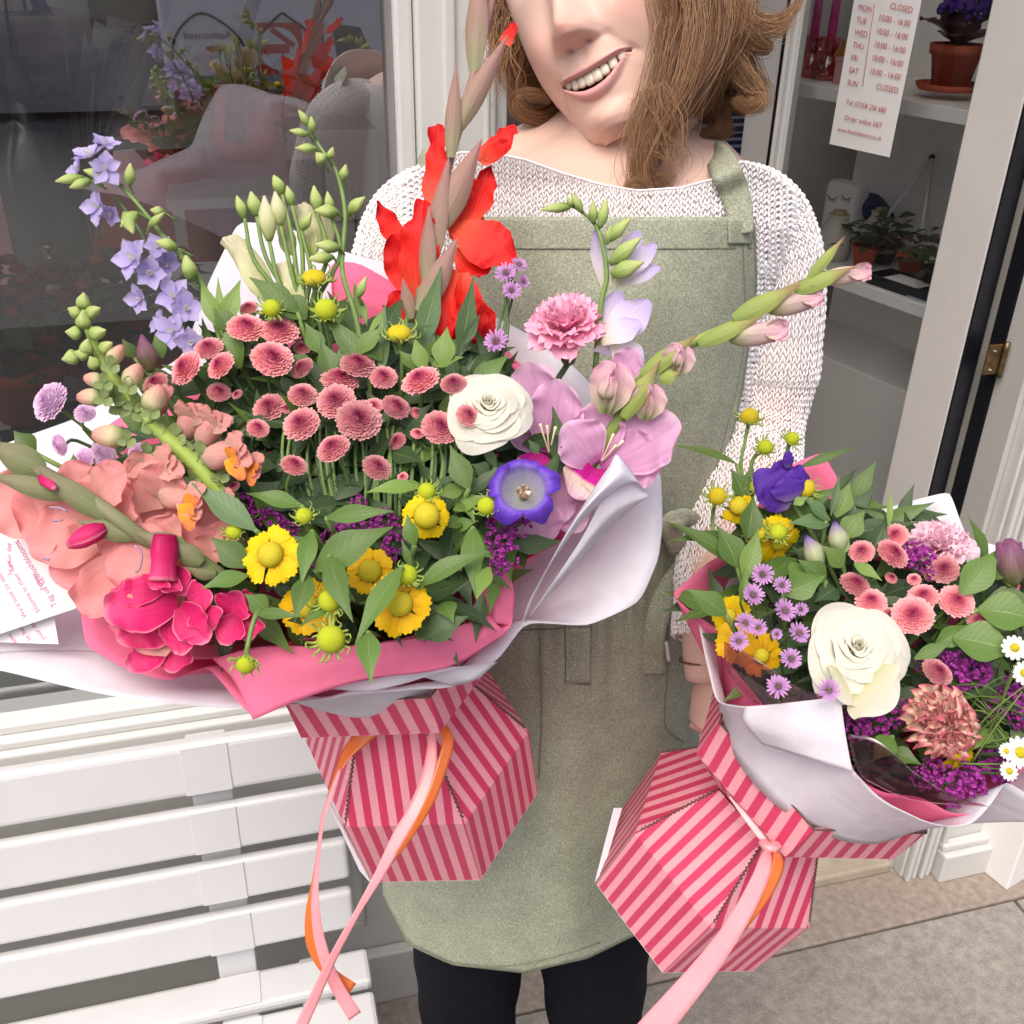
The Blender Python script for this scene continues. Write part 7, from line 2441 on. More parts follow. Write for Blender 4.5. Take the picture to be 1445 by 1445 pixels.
# --- loose leaves: each belongs to its own leafy shoot
def shoot(label, leaves, anchor=None, name='leafy_shoot', cat='leaves', group='leafy shoots in the left bouquet', fn=None, T=None, mat=M_stem, r=.0016):
    fn = fn or d1
    a0 = leaves[0][0]
    t = thing(name, label, cat, V(a0[0], a0[1], fn(*a0) + (leaves[0][3] if len(leaves[0]) > 3 else 0)), group)
    for L_ in leaves:
        a, b, w = L_[:3]; o = L_[3] if len(L_) > 3 else 0.0; m = L_[4] if len(L_) > 4 else M_leafy
        ob = L_[5] if len(L_) > 5 else o - .006
        leaf(t, (a[0], a[1], fn(*a) + o), (b[0], b[1], fn(*b) + ob), w, m, face=(rnd.uniform(-.3, .3), rnd.uniform(.2, .6), 1), bend=rnd.uniform(-.9, -.3))
    base = V(a0[0], a0[1], fn(*a0) + (leaves[0][3] if len(leaves[0]) > 3 else 0))
    T = T or (T1 if a0[0] < 930 else T2)
    wput('stem', MB().add(*tube([tuple(base), tuple(base * .5 + T * .5 + cdir(0, 0, -1) * .01), tuple(T)], [r, r * 1.2], 14, 6)), mat, t)
    return t
O = -.022
shoot('long horizontal leaf in the middle above the big central leaf', [((461, 731), (557, 722), 27, O)])
shoot('broad dark central leaf pointing to upper right', [((445, 805), (556, 745), 52, O - .002), ((458, 800), (502, 850), 30, O - .004)])
shoot('drooping leaf crossing the bottom centre beside the lime buds', [((567, 800), (501, 913), 34, O - .016)])
shoot('narrow leaf hanging from the centre to the bottom centre flower', [((465, 785), (500, 880), 36, O - .010)])
shoot('leaf standing up between the yellow flowers at left of centre', [((440, 750), (425, 830), 28, O), ((436, 812), (415, 880), 32, O - .004), ((470, 850), (424, 885), 22, -.02)])
shoot('leaf pointing straight down over the pink paper', [((519, 893), (524, 968), 34, -.045)])
shoot('leaf fan left of the wide open yellow flower', [((350, 800), (298, 758), 38, -.016), ((350, 812), (283, 832), 27, -.022), ((378, 862), (345, 838), 30, -.018), ((362, 866), (428, 872), 18, -.03)])
shoot('olive leaf over the purple statice at upper left of the yellow flower', [((425, 714), (347, 697), 26, -.010)])
shoot('bright leaf pointing left above the right yellow flower', [((590, 688), (515, 697), 24, -.020, M_leafb), ((600, 690), (550, 684), 18, -.012, M_leafb)])
shoot('small leaf in front of the right yellow flower', [((585, 770), (575, 725), 24, -.034), ((580, 800), (566, 760), 12, -.03)])
shoot('long leaf reaching right towards the violet bellflower stem', [((590, 828), (692, 781), 30, -.022), ((620, 830), (580, 815), 26, -.012)])
shoot('pair of leaves hanging at the right by the pink paper fold', [((668, 745), (672, 845), 34, -.014), ((690, 800), (672, 848), 24, -.02, M_leafb), ((625, 850), (640, 880), 30, .0)])
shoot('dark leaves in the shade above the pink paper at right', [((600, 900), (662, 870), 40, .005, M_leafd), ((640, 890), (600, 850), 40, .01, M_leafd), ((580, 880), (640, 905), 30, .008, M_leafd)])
shoot('wavy leaf curling at the foot of the ivory rose', [((662, 690), (635, 628), 34, -.018), ((660, 700), (715, 655), 20, -.006, M_leafd)])
shoot('bright small leaves between the lime bud and the bellflower', [((655, 690), (612, 700), 22, -.012, M_leafb), ((640, 720), (690, 700), 26, -.004, M_leafb), ((655, 735), (620, 745), 24, .0), ((650, 700), (670, 740), 22, -.002, M_leafb), ((660, 690), (640, 665), 16, 0, M_leafb), ((640, 745), (676, 735), 20, .002)])
shoot('pointed grey-green leaf lying beside the snapdragon stalk', [((360, 748), (270, 682), 38, -.018, M_leafs)])
shoot('small leaves beside the larkspur base at upper left', [((312, 465), (285, 395), 24, .01, M_leafb), ((318, 460), (340, 395), 26, .008, M_leafb), ((314, 455), (308, 390), 12, .006, M_leafb), ((330, 470), (300, 430), 28, .01)])
shoot('upright leaves between the cream lisianthus and the pink spray', [((420, 440), (352, 392), 34, .0, M_leafy), ((432, 450), (390, 415), 40, .006, M_leafy), ((340, 520), (325, 450), 34, .016), ((356, 500), (322, 478), 26, .016)])
shoot('tangle of leaves between the lisianthus and the red gladiolus', [((520, 520), (455, 440), 30, .004), ((505, 500), (546, 460), 26, .0, M_leafb), ((540, 510), (500, 470), 26, .006), ((455, 500), (430, 455), 28, .01), ((540, 530), (545, 430), 24, .01, M_leafs), ((560, 500), (575, 445), 24, .008), ((470, 530), (452, 480), 30, .008), ((480, 525), (515, 470), 34, .008), ((440, 520), (405, 500), 24, .012)])
shoot('wavy bright leaves above the ivory rose', [((600, 525), (585, 475), 24, .0, M_leafb), ((625, 520), (632, 462), 34, -.004, M_leafb), ((610, 515), (655, 505), 22, -.002, M_leafb), ((585, 520), (562, 495), 20, 0, M_leafb)])
shoot('leaf standing up at the far left of the bouquet', [((50, 640), (20, 608), 34, .0), ((110, 668), (104, 640), 22, .008)])
shoot('small round leaves behind the salmon snapdragon', [((190, 505), (173, 478), 20, .010), ((230, 505), (218, 472), 22, .008), ((205, 560), (215, 525), 26, .012)])

# --- red gladiolus (far stem, standing tallest)
g = thing('red_gladiolus', 'tall red gladiolus with mauve sheaths against the white post', 'flower', V(590, 470, .745))
DG = .745
stem(g, [(578, 520, DG), (592, 440, DG), (606, 340, DG), (636, 215, DG + .004), (662, 130, DG + .008), (690, 20, DG + .012), (706, -60, DG + .016)], [.0055, .0045, .0035, .0025], M_bract, n=40)
def gp(a, b, w, mat=M_red, face=(0, 0, 1), bend=.4, ruf=.10, o=(0, 0), prof=ROUND, **k):
    return pp(g, (a[0], a[1], DG + o[0]), (b[0], b[1], DG + o[1]), w, mat, face, bend, ruf=ruf, prof=prof, nu=12, nv=9, **k)
gp((630, 420), (690, 500), 84, o=(.006, .01), face=(-.2, .1, 1), bend=.5)
gp((640, 395), (672, 480), 60, o=(-.004, -.002), face=(.5, 0, 1), bend=-.6)
gp((640, 380), (628, 478), 46, o=(-.012, -.014), face=(-.2, 0, 1), bend=.3, cup=.3)
gp((640, 320), (728, 370), 72, o=(.0, -.006), face=(-.1, .2, 1), bend=-.5)
gp((645, 350), (690, 385), 60, o=(.004, -.002), face=(.2, .3, 1), bend=.3)
gp((652, 330), (693, 232), 44, o=(-.002, .0), face=(-.4, 0, 1), bend=.4, prof=OVAL)
gp((642, 340), (672, 268), 56, o=(.004, .004), face=(.4, 0, 1), bend=.5)
gp((595, 430), (598, 282), 62, o=(.0, -.008), face=(-.3, 0, 1), bend=-.5, prof=[.5, .9, 1, .95, .8, .4])
gp((592, 430), (553, 330), 56, o=(.004, -.004), face=(.1, 0, 1), bend=.6)
gp((575, 360), (532, 282), 32, o=(.006, .004), face=(.3, 0, 1), bend=.5, prof=OVAL)
gp((608, 290), (618, 174), 34, o=(-.002, -.004), face=(-.3, 0, 1), bend=.3, prof=[.5, 1, 1, .9, .8, .7])
gp((580, 470), (556, 410), 50, o=(.004, .0), face=(.2, 0, 1), bend=.3)
gp((585, 480), (566, 455), 56, o=(.006, .002), face=(0, 0, 1), bend=.4)
gp((610, 470), (630, 440), 50, o=(.01, .01), face=(0, 0, 1), bend=.3)
gp((676, 228), (727, 176), 34, o=(-.006, -.008), face=(0, .4, 1), bend=.4, prof=[.6, 1, .95, .9, .8, .6])
gp((684, 224), (720, 200), 24, o=(-.008, -.01), face=(0, -.3, 1), bend=-.4, prof=[.6, 1, .9, .9, .7])
gp((712, 62), (727, 32), 18, o=(.0, .0), face=(.3, .3, 1), bend=.4, prof=[.9, 1, .9, .8, .7])
gp((652, 290), (668, 250), 30, o=(.004, .004))
gp((655, 385), (660, 452), 40, o=(-.012, -.014), face=(.3, 0, 1), bend=-.3, cup=.4)
for (a, b, w, o) in (((668, 100), (678, -60), 34, .006), ((640, 190), (716, 50), 30, -.004), ((636, 222), (644, 90), 24, -.006), ((600, 390), (634, 222), 34, -.012), ((612, 330), (680, 196), 42, -.012), ((592, 440), (646, 336), 36, -.018), ((600, 400), (606, 290), 26, -.016), ((580, 450), (568, 392), 20, -.012)):
    pp(g, (a[0], a[1], DG + o), (b[0], b[1], DG + o - .003), w, M_bract, (rnd.uniform(-.3, .3), 0, 1), -.25, cup=-.5, prof=[.45, .85, 1, .8, .45, .04], name='sheath', nu=12, nv=9)
for (a, b, w) in (((588, 500), (623, 375), 34), ((648, 505), (668, 388), 30), ((606, 505), (600, 440), 20)):
    leaf(g, (a[0], a[1], DG - .028), (b[0], b[1], DG - .022), w, M_leafs, face=(.4, 0, 1), bend=-.2, fold=.1)

# --- larkspur with lilac florets
lk = thing('lilac_larkspur', 'pale lilac larkspur spike leaning to the upper left', 'flower', V(300, 460, .70))
DL_ = .70
stem(lk, [(318, 500, DL_ + .01), (285, 400, DL_), (232, 335, DL_), (180, 272, DL_), (145, 250, DL_)], [.0026, .0020, .0014, .0009], M_stem, n=34)
stem(lk, [(262, 470, DL_ + .012), (235, 400, DL_ + .01), (200, 330, DL_ + .01), (165, 280, DL_ + .008)], [.0022, .0014, .001], M_leafs, n=24)
def floret(root, px, py, r, d, dr, mat, n=5, spread=.35, spin=0, w=.72, ruf=.06, L=1.0, center=True, prof=OVAL):
    s = r * PX(d)
    R_ = frame(cdir(*dr)) @ Matrix.Rotation(spin, 3, 'Z')
    M0 = Matrix.Translation(V(px, py, d)) @ R_.to_4x4()
    iv = world_of(root).inverted()
    for i in range(n):
        v, f, uv = petal_grid(s * L * rnd.uniform(.85, 1.1), s * w * rnd.uniform(.85, 1.15), prof, 9, 6, rnd.uniform(-.5, .3), cup=rnd.uniform(.1, .4), ruf=ruf, ph=i * 1.7)
        M = M0 @ Matrix.Rotation(6.283 * i / n + rnd.uniform(-.15, .15), 4, 'Z') @ Matrix.Rotation(spread + rnd.uniform(-.2, .2), 4, 'X')
        wput('petal', MB().add(v, f, uv, M), mat, root)
    if center:
        for i in range(2):
            v, f, uv = petal_grid(s * .5, s * .3, OVAL, 6, 4, .7, cup=.6)
            wput('petal', MB().add(v, f, uv, M0 @ Matrix.Rotation(3.14 * i, 4, 'Z') @ Matrix.Rotation(1.0, 4, 'X')), M_daisy, root)
for (x, y, r, dr, o, sp) in ((128, 222, 30, (-.3, .7, .6), -.006, .2), (148, 205, 26, (.3, .7, .5), -.004, .8), (112, 240, 24, (-.6, .2, .7), -.004, .5), (150, 238, 26, (.2, -.1, .9), -.01, 1.2), (140, 292, 28, (-.5, 0, .8), -.004, .4), (158, 300, 20, (-.2, -.6, .7), .0, .2),
                             (192, 366, 36, (-.4, .1, .9), -.008, .3), (212, 385, 28, (.2, -.2, .9), -.006, 1.0), (222, 350, 24, (.3, .3, .8), .0, .5), (200, 422, 26, (-.4, -.3, .8), .0, .2), (245, 420, 30, (.1, .2, .9), .002, .6), (262, 436, 30, (.4, 0, .9), .0, .1), (245, 468, 32, (-.2, 0, 1), -.004, .8), (270, 482, 26, (.2, -.3, .9), -.006, .2), (232, 372, 26, (.4, -.3, .7), .008, .9), (228, 455, 24, (-.6, .2, .7), .004, .4)):
    floret(lk, x, y, r, DL_ + o, dr, M_delph, spin=sp)
for (a, b, w) in (((118, 250), (78, 256), 15), ((128, 255), (98, 265), 15), ((150, 250), (118, 240), 16), ((182, 262), (184, 230), 16), ((195, 300), (170, 320), 18), ((232, 300), (212, 296), 14), ((250, 350), (220, 340), 18), ((270, 395), (262, 360), 22), ((176, 300), (188, 330), 20), ((210, 320), (232, 300), 12)):
    bud(lk, (a[0], a[1], DL_ - .008), (b[0], b[1], DL_ - .012), w, M_lisg)
    stem(lk, [(a[0] + (a[0] - b[0]) * .5 + 8, a[1] + 12, DL_ - .002), (a[0], a[1], DL_ - .008)], .0008, n=5, k=5)

# --- green larkspur tip arching over the lisianthus
lt = thing('green_larkspur_tip', 'arching green larkspur tip with plump buds against the dark window', 'flower', V(500, 450, .70))
stem(lt, [(512, 500, .70), (500, 440, .70), (483, 380, .70), (487, 300, .70), (474, 240, .70), (452, 208, .70), (437, 178, .70)], [.0022, .0018, .0014, .0008], M_stem, n=34)
for (a, b, w) in (((436, 178), (421, 155), 12), ((436, 190), (408, 184), 12), ((441, 188), (439, 164), 12), ((447, 210), (417, 209), 14), ((458, 232), (446, 215), 18), ((464, 225), (470, 208), 12), ((484, 255), (488, 232), 14), ((492, 300), (515, 278), 18), ((478, 300), (444, 297), 20), ((480, 350), (444, 345), 18), ((505, 420), (517, 390), 13), ((470, 362), (436, 366), 18)):
    bud(lt, (a[0], a[1], .694), (b[0], b[1], .690), w, M_lisg)
    stem(lt, [(a[0] + 6, a[1] + 10, .70), (a[0], a[1], .694)], .0009, n=5, k=5)
for (a, b, w) in (((500, 400), (508, 450), 10), ((508, 420), (518, 460), 12), ((520, 470), (545, 430), 10)):
    leaf(lt, (a[0], a[1], .70), (b[0], b[1], .698), w, M_leafb)

# --- cream lisianthus
ls = thing('cream_lisianthus', 'cream lisianthus with tall pale buds in front of the white paper', 'flower', V(420, 460, .705))
DS = .705
def bloomtube(root, a, b, w, d, mat, n=5, o=0.0, ruf=.05, cup=.9):
    ax = Vector((b[0] - a[0], -(b[1] - a[1]), 0)); L = ax.length
    for i in range(n):
        t = (i / (n - 1) - .5) * 2
        z = math.cos(t * 1.3)
        pp(root, (a[0], a[1], d + o), (b[0] + t * w * .30, b[1] + abs(t) * 6, d + o - .004 * z + .004), w * .72, mat, (t * .9, .1, 1), .15, cup=-.5, ruf=ruf, prof=[.35, .8, 1, .95, .75, .35])
bloomtube(ls, (382, 425), (328, 330), 52, DS, M_lisi)
bloomtube(ls, (425, 450), (400, 368), 52, DS, M_lisi, o=-.004)
bloomtube(ls, (440, 360), (428, 285), 48, DS, M_lisi, o=.002)
bloomtube(ls, (410, 360), (398, 310), 34, DS, M_lisi, o=.008)
bloomtube(ls, (462, 350), (458, 295), 30, DS, M_lisi, o=.006)
for (a, b, w) in (((345, 308), (334, 276), 16), ((362, 305), (354, 270), 20), ((380, 340), (373, 276), 25), ((398, 274), (386, 247), 18), ((396, 318), (388, 270), 22), ((412, 290), (405, 262), 14), ((448, 300), (443, 262), 18), ((466, 300), (462, 270), 14), ((425, 325), (440, 300), 14)):
    bud(ls, (a[0], a[1], DS - .008), (b[0], b[1], DS - .010), w, M_lisg if w < 21 else M_lisi)
    stem(ls, [(a[0], a[1], DS - .008), (a[0] + 14, a[1] + 60, DS - .006), (425 + (a[0] - 400) * .3, 430, DS), (440, 500, DS + .01)], [.0013, .0019], n=16, k=6)

# --- salmon snapdragon
sn = thing('salmon_snapdragon', 'salmon and orange snapdragon spike with lime tip leaning left', 'flower', V(320, 700, .645))
DN_ = .640
stem(sn, [(330, 720, DN_ + .006), (285, 665, DN_), (230, 612, DN_), (180, 560, DN_ + .004), (145, 510, DN_ + .006), (125, 465, DN_ + .008), (116, 425, DN_ + .01)], [.0056, .0050, .0040, .0030, .0018], plain('lime_stem', (0.30, 0.42, 0.08), .5, .3, 60, .15), n=40, k=10)
def sepals(root, px, py, r, d, n=3, dr=(0, .3, 1)):
    for i in range(n):
        a = 6.283 * i / n + .6
        leaf(root, (px, py, d), (px + r * math.cos(a), py + r * math.sin(a), d - .004), r * 1.15, M_snsep, face=(0, .2, 1), bend=1.1, prof=ROUND, name='sepal', nu=6, nv=5)
for (x, y, r, ang) in ((118, 425, 20, 90), (105, 440, 18, 150), (132, 440, 18, 30), (118, 452, 22, 100), (104, 470, 20, 170), (138, 470, 20, 20), (122, 490, 20, 80), (150, 490, 18, 40), (100, 505, 22, 190), (132, 512, 18, 120), (115, 500, 18, 160)):
    a = math.radians(ang)
    bud(sn, (x - math.cos(a) * r * .5, y + math.sin(a) * r * .5, DN_ - .004), (x + math.cos(a) * r * .6, y - math.sin(a) * r * .6, DN_ - .010), r * 1.0, M_lisg, prof=(.5, .95, 1, .8, .45, .1))
for (a, b, w) in (((155, 515), (172, 488), 22), ((145, 540), (118, 532), 22), ((145, 562), (108, 560), 26), ((180, 545), (196, 515), 28), ((178, 620), (130, 612), 34), ((212, 580), (226, 545), 34)):
    bud(sn, (a[0], a[1], DN_ - .006), (b[0], b[1], DN_ - .012), w, M_snbud, prof=(.5, .9, 1, .9, .7, .3))
    sepals(sn, a[0], a[1], 14, DN_ - .012)
for (x, y, r) in ((145, 545, 14), (168, 575, 16), (160, 560, 16), (188, 568, 16), (200, 585, 15), (215, 600, 18), (205, 640, 16), (245, 615, 18), (262, 640, 18), (280, 640, 18), (270, 675, 14), (300, 690, 16), (235, 650, 14), (310, 670, 14)):
    sepals(sn, x, y, r, DN_ - .002)
def snapbloom(cx, cy, r, ang, o=0.0, lip=True, m=M_snap):
    a = math.radians(ang); ux, uy = math.cos(a), -math.sin(a)
    d = DN_ + o
    b0 = (cx - ux * r, cy - uy * r, d + .006)
    bud(sn, b0, (cx + ux * r * .2, cy + uy * r * .2, d - .002), r * 1.1, m, prof=(.6, .9, 1, 1, .9, .8), name='tube')
    for k in (-1, 0, 1):
        pp(sn, (cx - ux * r * .1, cy - uy * r * .1, d - .004), (cx + ux * r * .75 - uy * k * r * .7, cy + uy * r * .75 + ux * k * r * .7, d - .012), r * 1.0, m, (k * .4, .2, 1), -.7, ruf=.12, prof=[.7, .9, 1, .9, .5])
    if lip:
        for k in (-1, 0, 1):
            pp(sn, (cx - ux * r * .1 + 2, cy - uy * r * .1 + 6, d - .008), (cx + ux * r * .4 - uy * k * r * .7, cy + uy * r * .4 + ux * k * r * .7 + r * .55, d - .014), r * .75, M_snapo, (k * .4, -.2, 1), -.8, ruf=.10, prof=[.7, .9, 1, .8, .5])
snapbloom(268, 590, 30, 75, .004, False)
snapbloom(300, 600, 30, 60, -.002, False)
snapbloom(325, 640, 34, 15, -.008)
snapbloom(352, 655, 24, -20, -.004)
snapbloom(228, 660, 34, 30, -.004, False)
snapbloom(195, 662, 28, 150, .004, False)
snapbloom(262, 705, 34, -15, -.006)
snapbloom(310, 700, 22, -40, .008, True)
snapbloom(225, 560, 24, 80, .006, False)

# --- lilac button mums at the far left
for (x, y, r, dr, lb) in ((70, 566, 30, (-.4, .3, .85), 'largest lilac button chrysanthemum at the far left'), (84, 628, 16, (-.5, -.3, .8), 'lilac button chrysanthemum hanging below the largest one'), (145, 641, 19, (0, 0, 1), 'lilac button chrysanthemum over the peach gladiolus'), (120, 583, 15, (.2, .4, .8), 'small lilac chrysanthemum right of the largest one'), (118, 648, 17, (-.3, .2, .9), 'shaded lilac chrysanthemum left of the one over the peach gladiolus'), (197, 640, 16, (.2, .2, .9), 'lilac chrysanthemum behind the snapdragon stalk')):
    pom(x, y, r, lb, dr, dd=.004 if x < 190 else .016, meshes=POML, group='lilac button chrysanthemums at the left')

# --- peach gladiolus lying to the left
pg = thing('peach_gladiolus', 'big peach pink gladiolus lying out to the left over the cards', 'flower', V(250, 790, .635))
DP = .628
def gq(a, b, w, o=(0, 0), face=(0, 0, 1), bend=.4, ruf=.10, mat=M_peach, prof=[.35, .75, 1, 1, .9, .6], **k):
    return pp(pg, (a[0], a[1], DP + o[0]), (b[0], b[1], DP + o[1]), w * 1.12, mat, face, bend, ruf=ruf, prof=prof, nu=16, nv=13, rf=2.4, cup=k.pop('cup', .12), fold=.14, **k)
for (a, b, w, o, fc, bd) in (((245, 770), (215, 668), 96, (.022, .016), (0, .2, 1), .4), ((270, 790), (290, 700), 90, (.022, .018), (.2, .2, 1), .4), ((215, 720), (195, 640), 80, (.014, .010), (0, .3, 1), -.6), ((225, 700), (240, 650), 60, (.008, .0), (.3, .3, 1), -.8),
                             ((150, 730), (155, 648), 70, (.010, .006), (-.1, .2, 1), .5), ((130, 720), (95, 650), 62, (.014, .012), (.2, .2, 1), .4), ((120, 740), (18, 700), 96, (.012, .004), (0, .4, 1), .5), ((100, 730), (-30, 690), 90, (.010, .002), (0, .2, 1), .3),
                             ((150, 750), (40, 770), 86, (.006, -.004), (.1, .3, 1), -.5), ((180, 770), (70, 812), 96, (.004, -.006), (.1, .1, 1), .5), ((205, 790), (108, 858), 70, (.0, -.006), (.3, .1, 1), -.5), ((200, 760), (130, 735), 70, (-.002, -.004), (0, .3, 1), .4),
                             ((250, 800), (150, 790), 94, (-.002, -.010), (0, .25, 1), -.6), ((260, 800), (180, 850), 84, (.004, -.004), (.2, 0, 1), .5), ((250, 770), (205, 735), 60, (.004, .0), (0, 0, 1), .4), ((300, 800), (250, 745), 80, (.012, .008), (0, .2, 1), .4),
                             ((310, 790), (310, 735), 60, (.014, .010), (.2, .2, 1), .3), ((330, 800), (330, 760), 50, (.012, .012), (0, .2, 1), .3), ((140, 700), (178, 668), 56, (-.004, -.010), (.1, .2, 1), -.7), ((165, 735), (182, 700), 44, (-.002, -.008), (0, 0, 1), .5)):
    gq(a, b, w, o, fc, bd)
stem(pg, [(330, 825, DP + .006), (290, 797, DP), (255, 775, DP - .006), (205, 760, DP - .010), (170, 735, DP - .014), (120, 700, DP - .012), (70, 672, DP - .012), (20, 645, DP - .010), (-40, 620, DP - .01)], [.0042, .0048, .0045, .0035], M_bractg, n=44, k=10)
for (a, b, w, o) in (((150, 730), (50, 658), 34, -.020), ((95, 700), (-20, 668), 30, -.018), ((60, 665), (-20, 622), 44, -.018), ((190, 757), (108, 735), 30, -.018), ((265, 775), (190, 752), 30, -.016), ((285, 795), (240, 765), 30, -.014), ((305, 810), (258, 800), 24, -.008)):
    pp(pg, (a[0], a[1], DP + o + .004), (b[0], b[1], DP + o - .002), w, M_bractg, (0, .2, 1), -.3, cup=-.55, prof=[.5, .9, 1, .8, .45, .04], name='sheath', nu=12, nv=9)
for pts in ([(70, 716), (85, 717), (95, 722)], [(190, 770), (200, 780), (198, 800), (192, 808)], [(75, 735), (88, 734)], [(60, 788), (70, 790)]):
    stem(pg, [(x, y, DP - .022) for x, y in pts], .0007, plain('mauve_stamen', (0.36, 0.24, 0.34), .5, .3) if pts[0][0] == 70 else bpy.data.materials['mauve_stamen'], 'stamen', n=8, k=6)

# --- magenta gladiolus low left
mg = thing('magenta_gladiolus', 'ruffled magenta gladiolus hanging over the paper at lower left', 'flower', V(260, 850, .62))
DM = .615
def gm(a, b, w, o=(0, 0), face=(0, 0, 1), bend=.5, ruf=.09, **k):
    return pp(mg, (a[0], a[1], DM + o[0]), (b[0], b[1], DM + o[1]), w, M_mag, face, bend, ruf=ruf, prof=k.pop('prof', [.35, .75, 1, .98, .8, .5]), nu=16, nv=13, rf=3.2, cup=.15, fold=.14, **k)
bud(mg, (150, 745, DM - .004), (94, 770, DM - .010), 30, M_mag, prof=(.5, .9, 1, .95, .7, .3))
bud(mg, (22, 645, DM - .002), (22, 640, DM), 4, M_mag)
bud(mg, (55, 672, DM - .004), (78, 690, DM - .012), 15, M_mag, prof=(.3, .9, 1, .9, .8, .4))
bud(mg, (232, 755, DM - .004), (228, 820, DM - .008), 40, M_mag, prof=(.75, .9, .95, .85, .9, 1.05), name='tube', tw=.2)
for (a, b, w, o, fc, bd) in (((250, 850), (146, 868), 84, (.0, -.012), (0, .4, 1), -.5), ((235, 828), (150, 842), 46, (-.002, -.008), (0, .5, 1), .4), ((225, 815), (215, 832), 44, (-.010, -.014), (0, 0, 1), -.4), ((245, 812), (230, 836), 40, (-.006, -.012), (.3, 0, 1), .5), ((252, 855), (165, 905), 76, (.002, -.006), (.1, 0, 1), .5),
                             ((258, 860), (255, 925), 60, (-.002, -.010), (.2, -.1, 1), .4), ((255, 855), (296, 905), 56, (-.006, -.012), (-.2, 0, 1), -.5), ((265, 850), (300, 838), 54, (-.004, -.006), (0, .2, 1), .5), ((285, 860), (298, 892), 50, (-.004, -.010), (.3, .1, 1), -.6), ((320, 870), (340, 835), 56, (.0, -.004), (0, 0, 1), .4),
                             ((335, 870), (312, 910), 50, (-.002, -.008), (-.2, .1, 1), .5), ((340, 860), (372, 852), 54, (.004, .0), (.2, 0, 1), .4), ((350, 870), (350, 905), 50, (.002, -.002), (0, 0, 1), .3), ((240, 800), (262, 840), 40, (.004, .0), (.2, 0, 1), .3), ((240, 900), (180, 945), 50, (.006, .004), (0, .3, 1), .3), ((250, 905), (240, 950), 56, (.006, .004), (.1, .2, 1), .3)):
    gm(a, b, w, o, fc, bd)
pp(mg, (240, 920, DM + .002), (190, 880, DM - .002), 56, M_peach, (0, .2, 1), .3)

# --- orchid pink gladiolus on the right of the bouquet
og = thing('orchid_pink_gladiolus', 'orchid pink gladiolus with magenta throats arching out to the right', 'flower', V(840, 650, .68))
DO = .685
def go(a, b, w, o=(0, 0), face=(0, 0, 1), bend=.5, ruf=.095, mat=M_gpink, prof=[.3, .7, .98, 1.05, .98, .7], **k):
    return pp(og, (a[0], a[1], DO + o[0]), (b[0], b[1], DO + o[1]), w, mat, face, bend, ruf=ruf, prof=prof, nu=20, nv=17, rf=2.6, cup=k.pop('cup', .15), fold=.12, **k)
stem(og, [(830, 660, DO + .012), (868, 600, DO + .006), (900, 545, DO), (935, 503, DO - .002), (985, 480, DO - .002), (1040, 455, DO - .002), (1080, 425, DO), (1130, 400, DO), (1165, 385, DO)], [.0048, .0042, .0036, .0028, .0018], M_bractb, n=44, k=9)
go((772, 645), (745, 510), 84, (.010, .004), (-.2, .1, 1), .7)
go((775, 640), (790, 535), 78, (.004, -.002), (.1, .2, 1), .6)
go((768, 640), (722, 575), 62, (.008, .004), (.4, 0, 1), .6)
go((780, 635), (812, 575), 60, (.010, .008), (-.2, 0, 1), .4)
go((765, 640), (745, 680), 54, (-.002, -.006), (0, .3, 1), .3, mat=M_gthroat)
go((765, 660), (790, 740), 70, (.006, .004), (0, .2, 1), -.4)
go((750, 700), (765, 770), 70, (.004, .002), (0, .3, 1), -.3)
go((845, 655), (958, 592), 96, (.006, -.004), (-.1, .3, 1), .5)
go((848, 660), (940, 640), 84, (.008, .0), (-.1, .2, 1), .4)
go((838, 655), (796, 598), 76, (-.002, -.010), (.2, .1, 1), -.6)
go((842, 650), (846, 565), 74, (.006, .002), (0, .2, 1), .5)
go((850, 665), (880, 705), 60, (-.002, -.008), (0, .2, 1), .4, mat=M_gthroat)
go((838, 660), (808, 702), 66, (-.004, -.012), (.1, .2, 1), -.5, mat=M_gthroat)
go((842, 662), (845, 700), 46, (-.006, -.012), (0, 0, 1), .4, mat=M_gthroat)
go((790, 700), (820, 750), 60, (.010, .006), (0, .2, 1), .3)
for (x0, y0, x1, y1) in ((775, 640, 772, 600), (775, 640, 762, 598), (775, 640, 784, 602), (848, 652, 866, 612), (848, 652, 880, 622), (848, 652, 870, 628)):
    stem(og, [(x0, y0, DO - .006), ((x0 + x1) / 2, (y0 + y1) / 2, DO - .014), (x1, y1, DO - .018)], [.0006, .0005, .0011], M_stamen, 'stamen', n=10, k=5)
def rolled(cx, cy, w, h_, o, ang=90):
    a = math.radians(ang); ux, uy = math.cos(a), -math.sin(a); nx, ny = -uy, ux
    for k, (t, bd, oo) in enumerate(((-.9, .8, .004), (.9, .8, .004), (0, .9, -.004), (-.4, -.4, -.010), (.45, -.4, -.008))):
        go((cx - ux * h_ * .5, cy - uy * h_ * .5), (cx + ux * h_ * .45 + nx * t * w * .3, cy + uy * h_ * .45 + ny * t * w * .3), w * .7, (o, o + oo), (nx * t, -ny * t + .2, 1), bd, mat=M_gbud, cup=.7, ruf=.06)
rolled(862, 545, 56, 78, -.004, 80)
go((868, 540), (898, 492), 44, (.0, -.002), (.2, 0, 1), .6, mat=M_gpink)
rolled(915, 565, 44, 54, -.002, 80)
rolled(957, 506, 42, 48, -.004, 75)
bud(og, (855, 560, DO - .010), (862, 530, DO - .016), 30, M_gbud, prof=(.7, .9, .9, .8, .6, .5))
bud(og, (957, 515, DO - .010), (960, 492, DO - .014), 22, M_gbud, prof=(.7, .9, .9, .8, .6, .5))
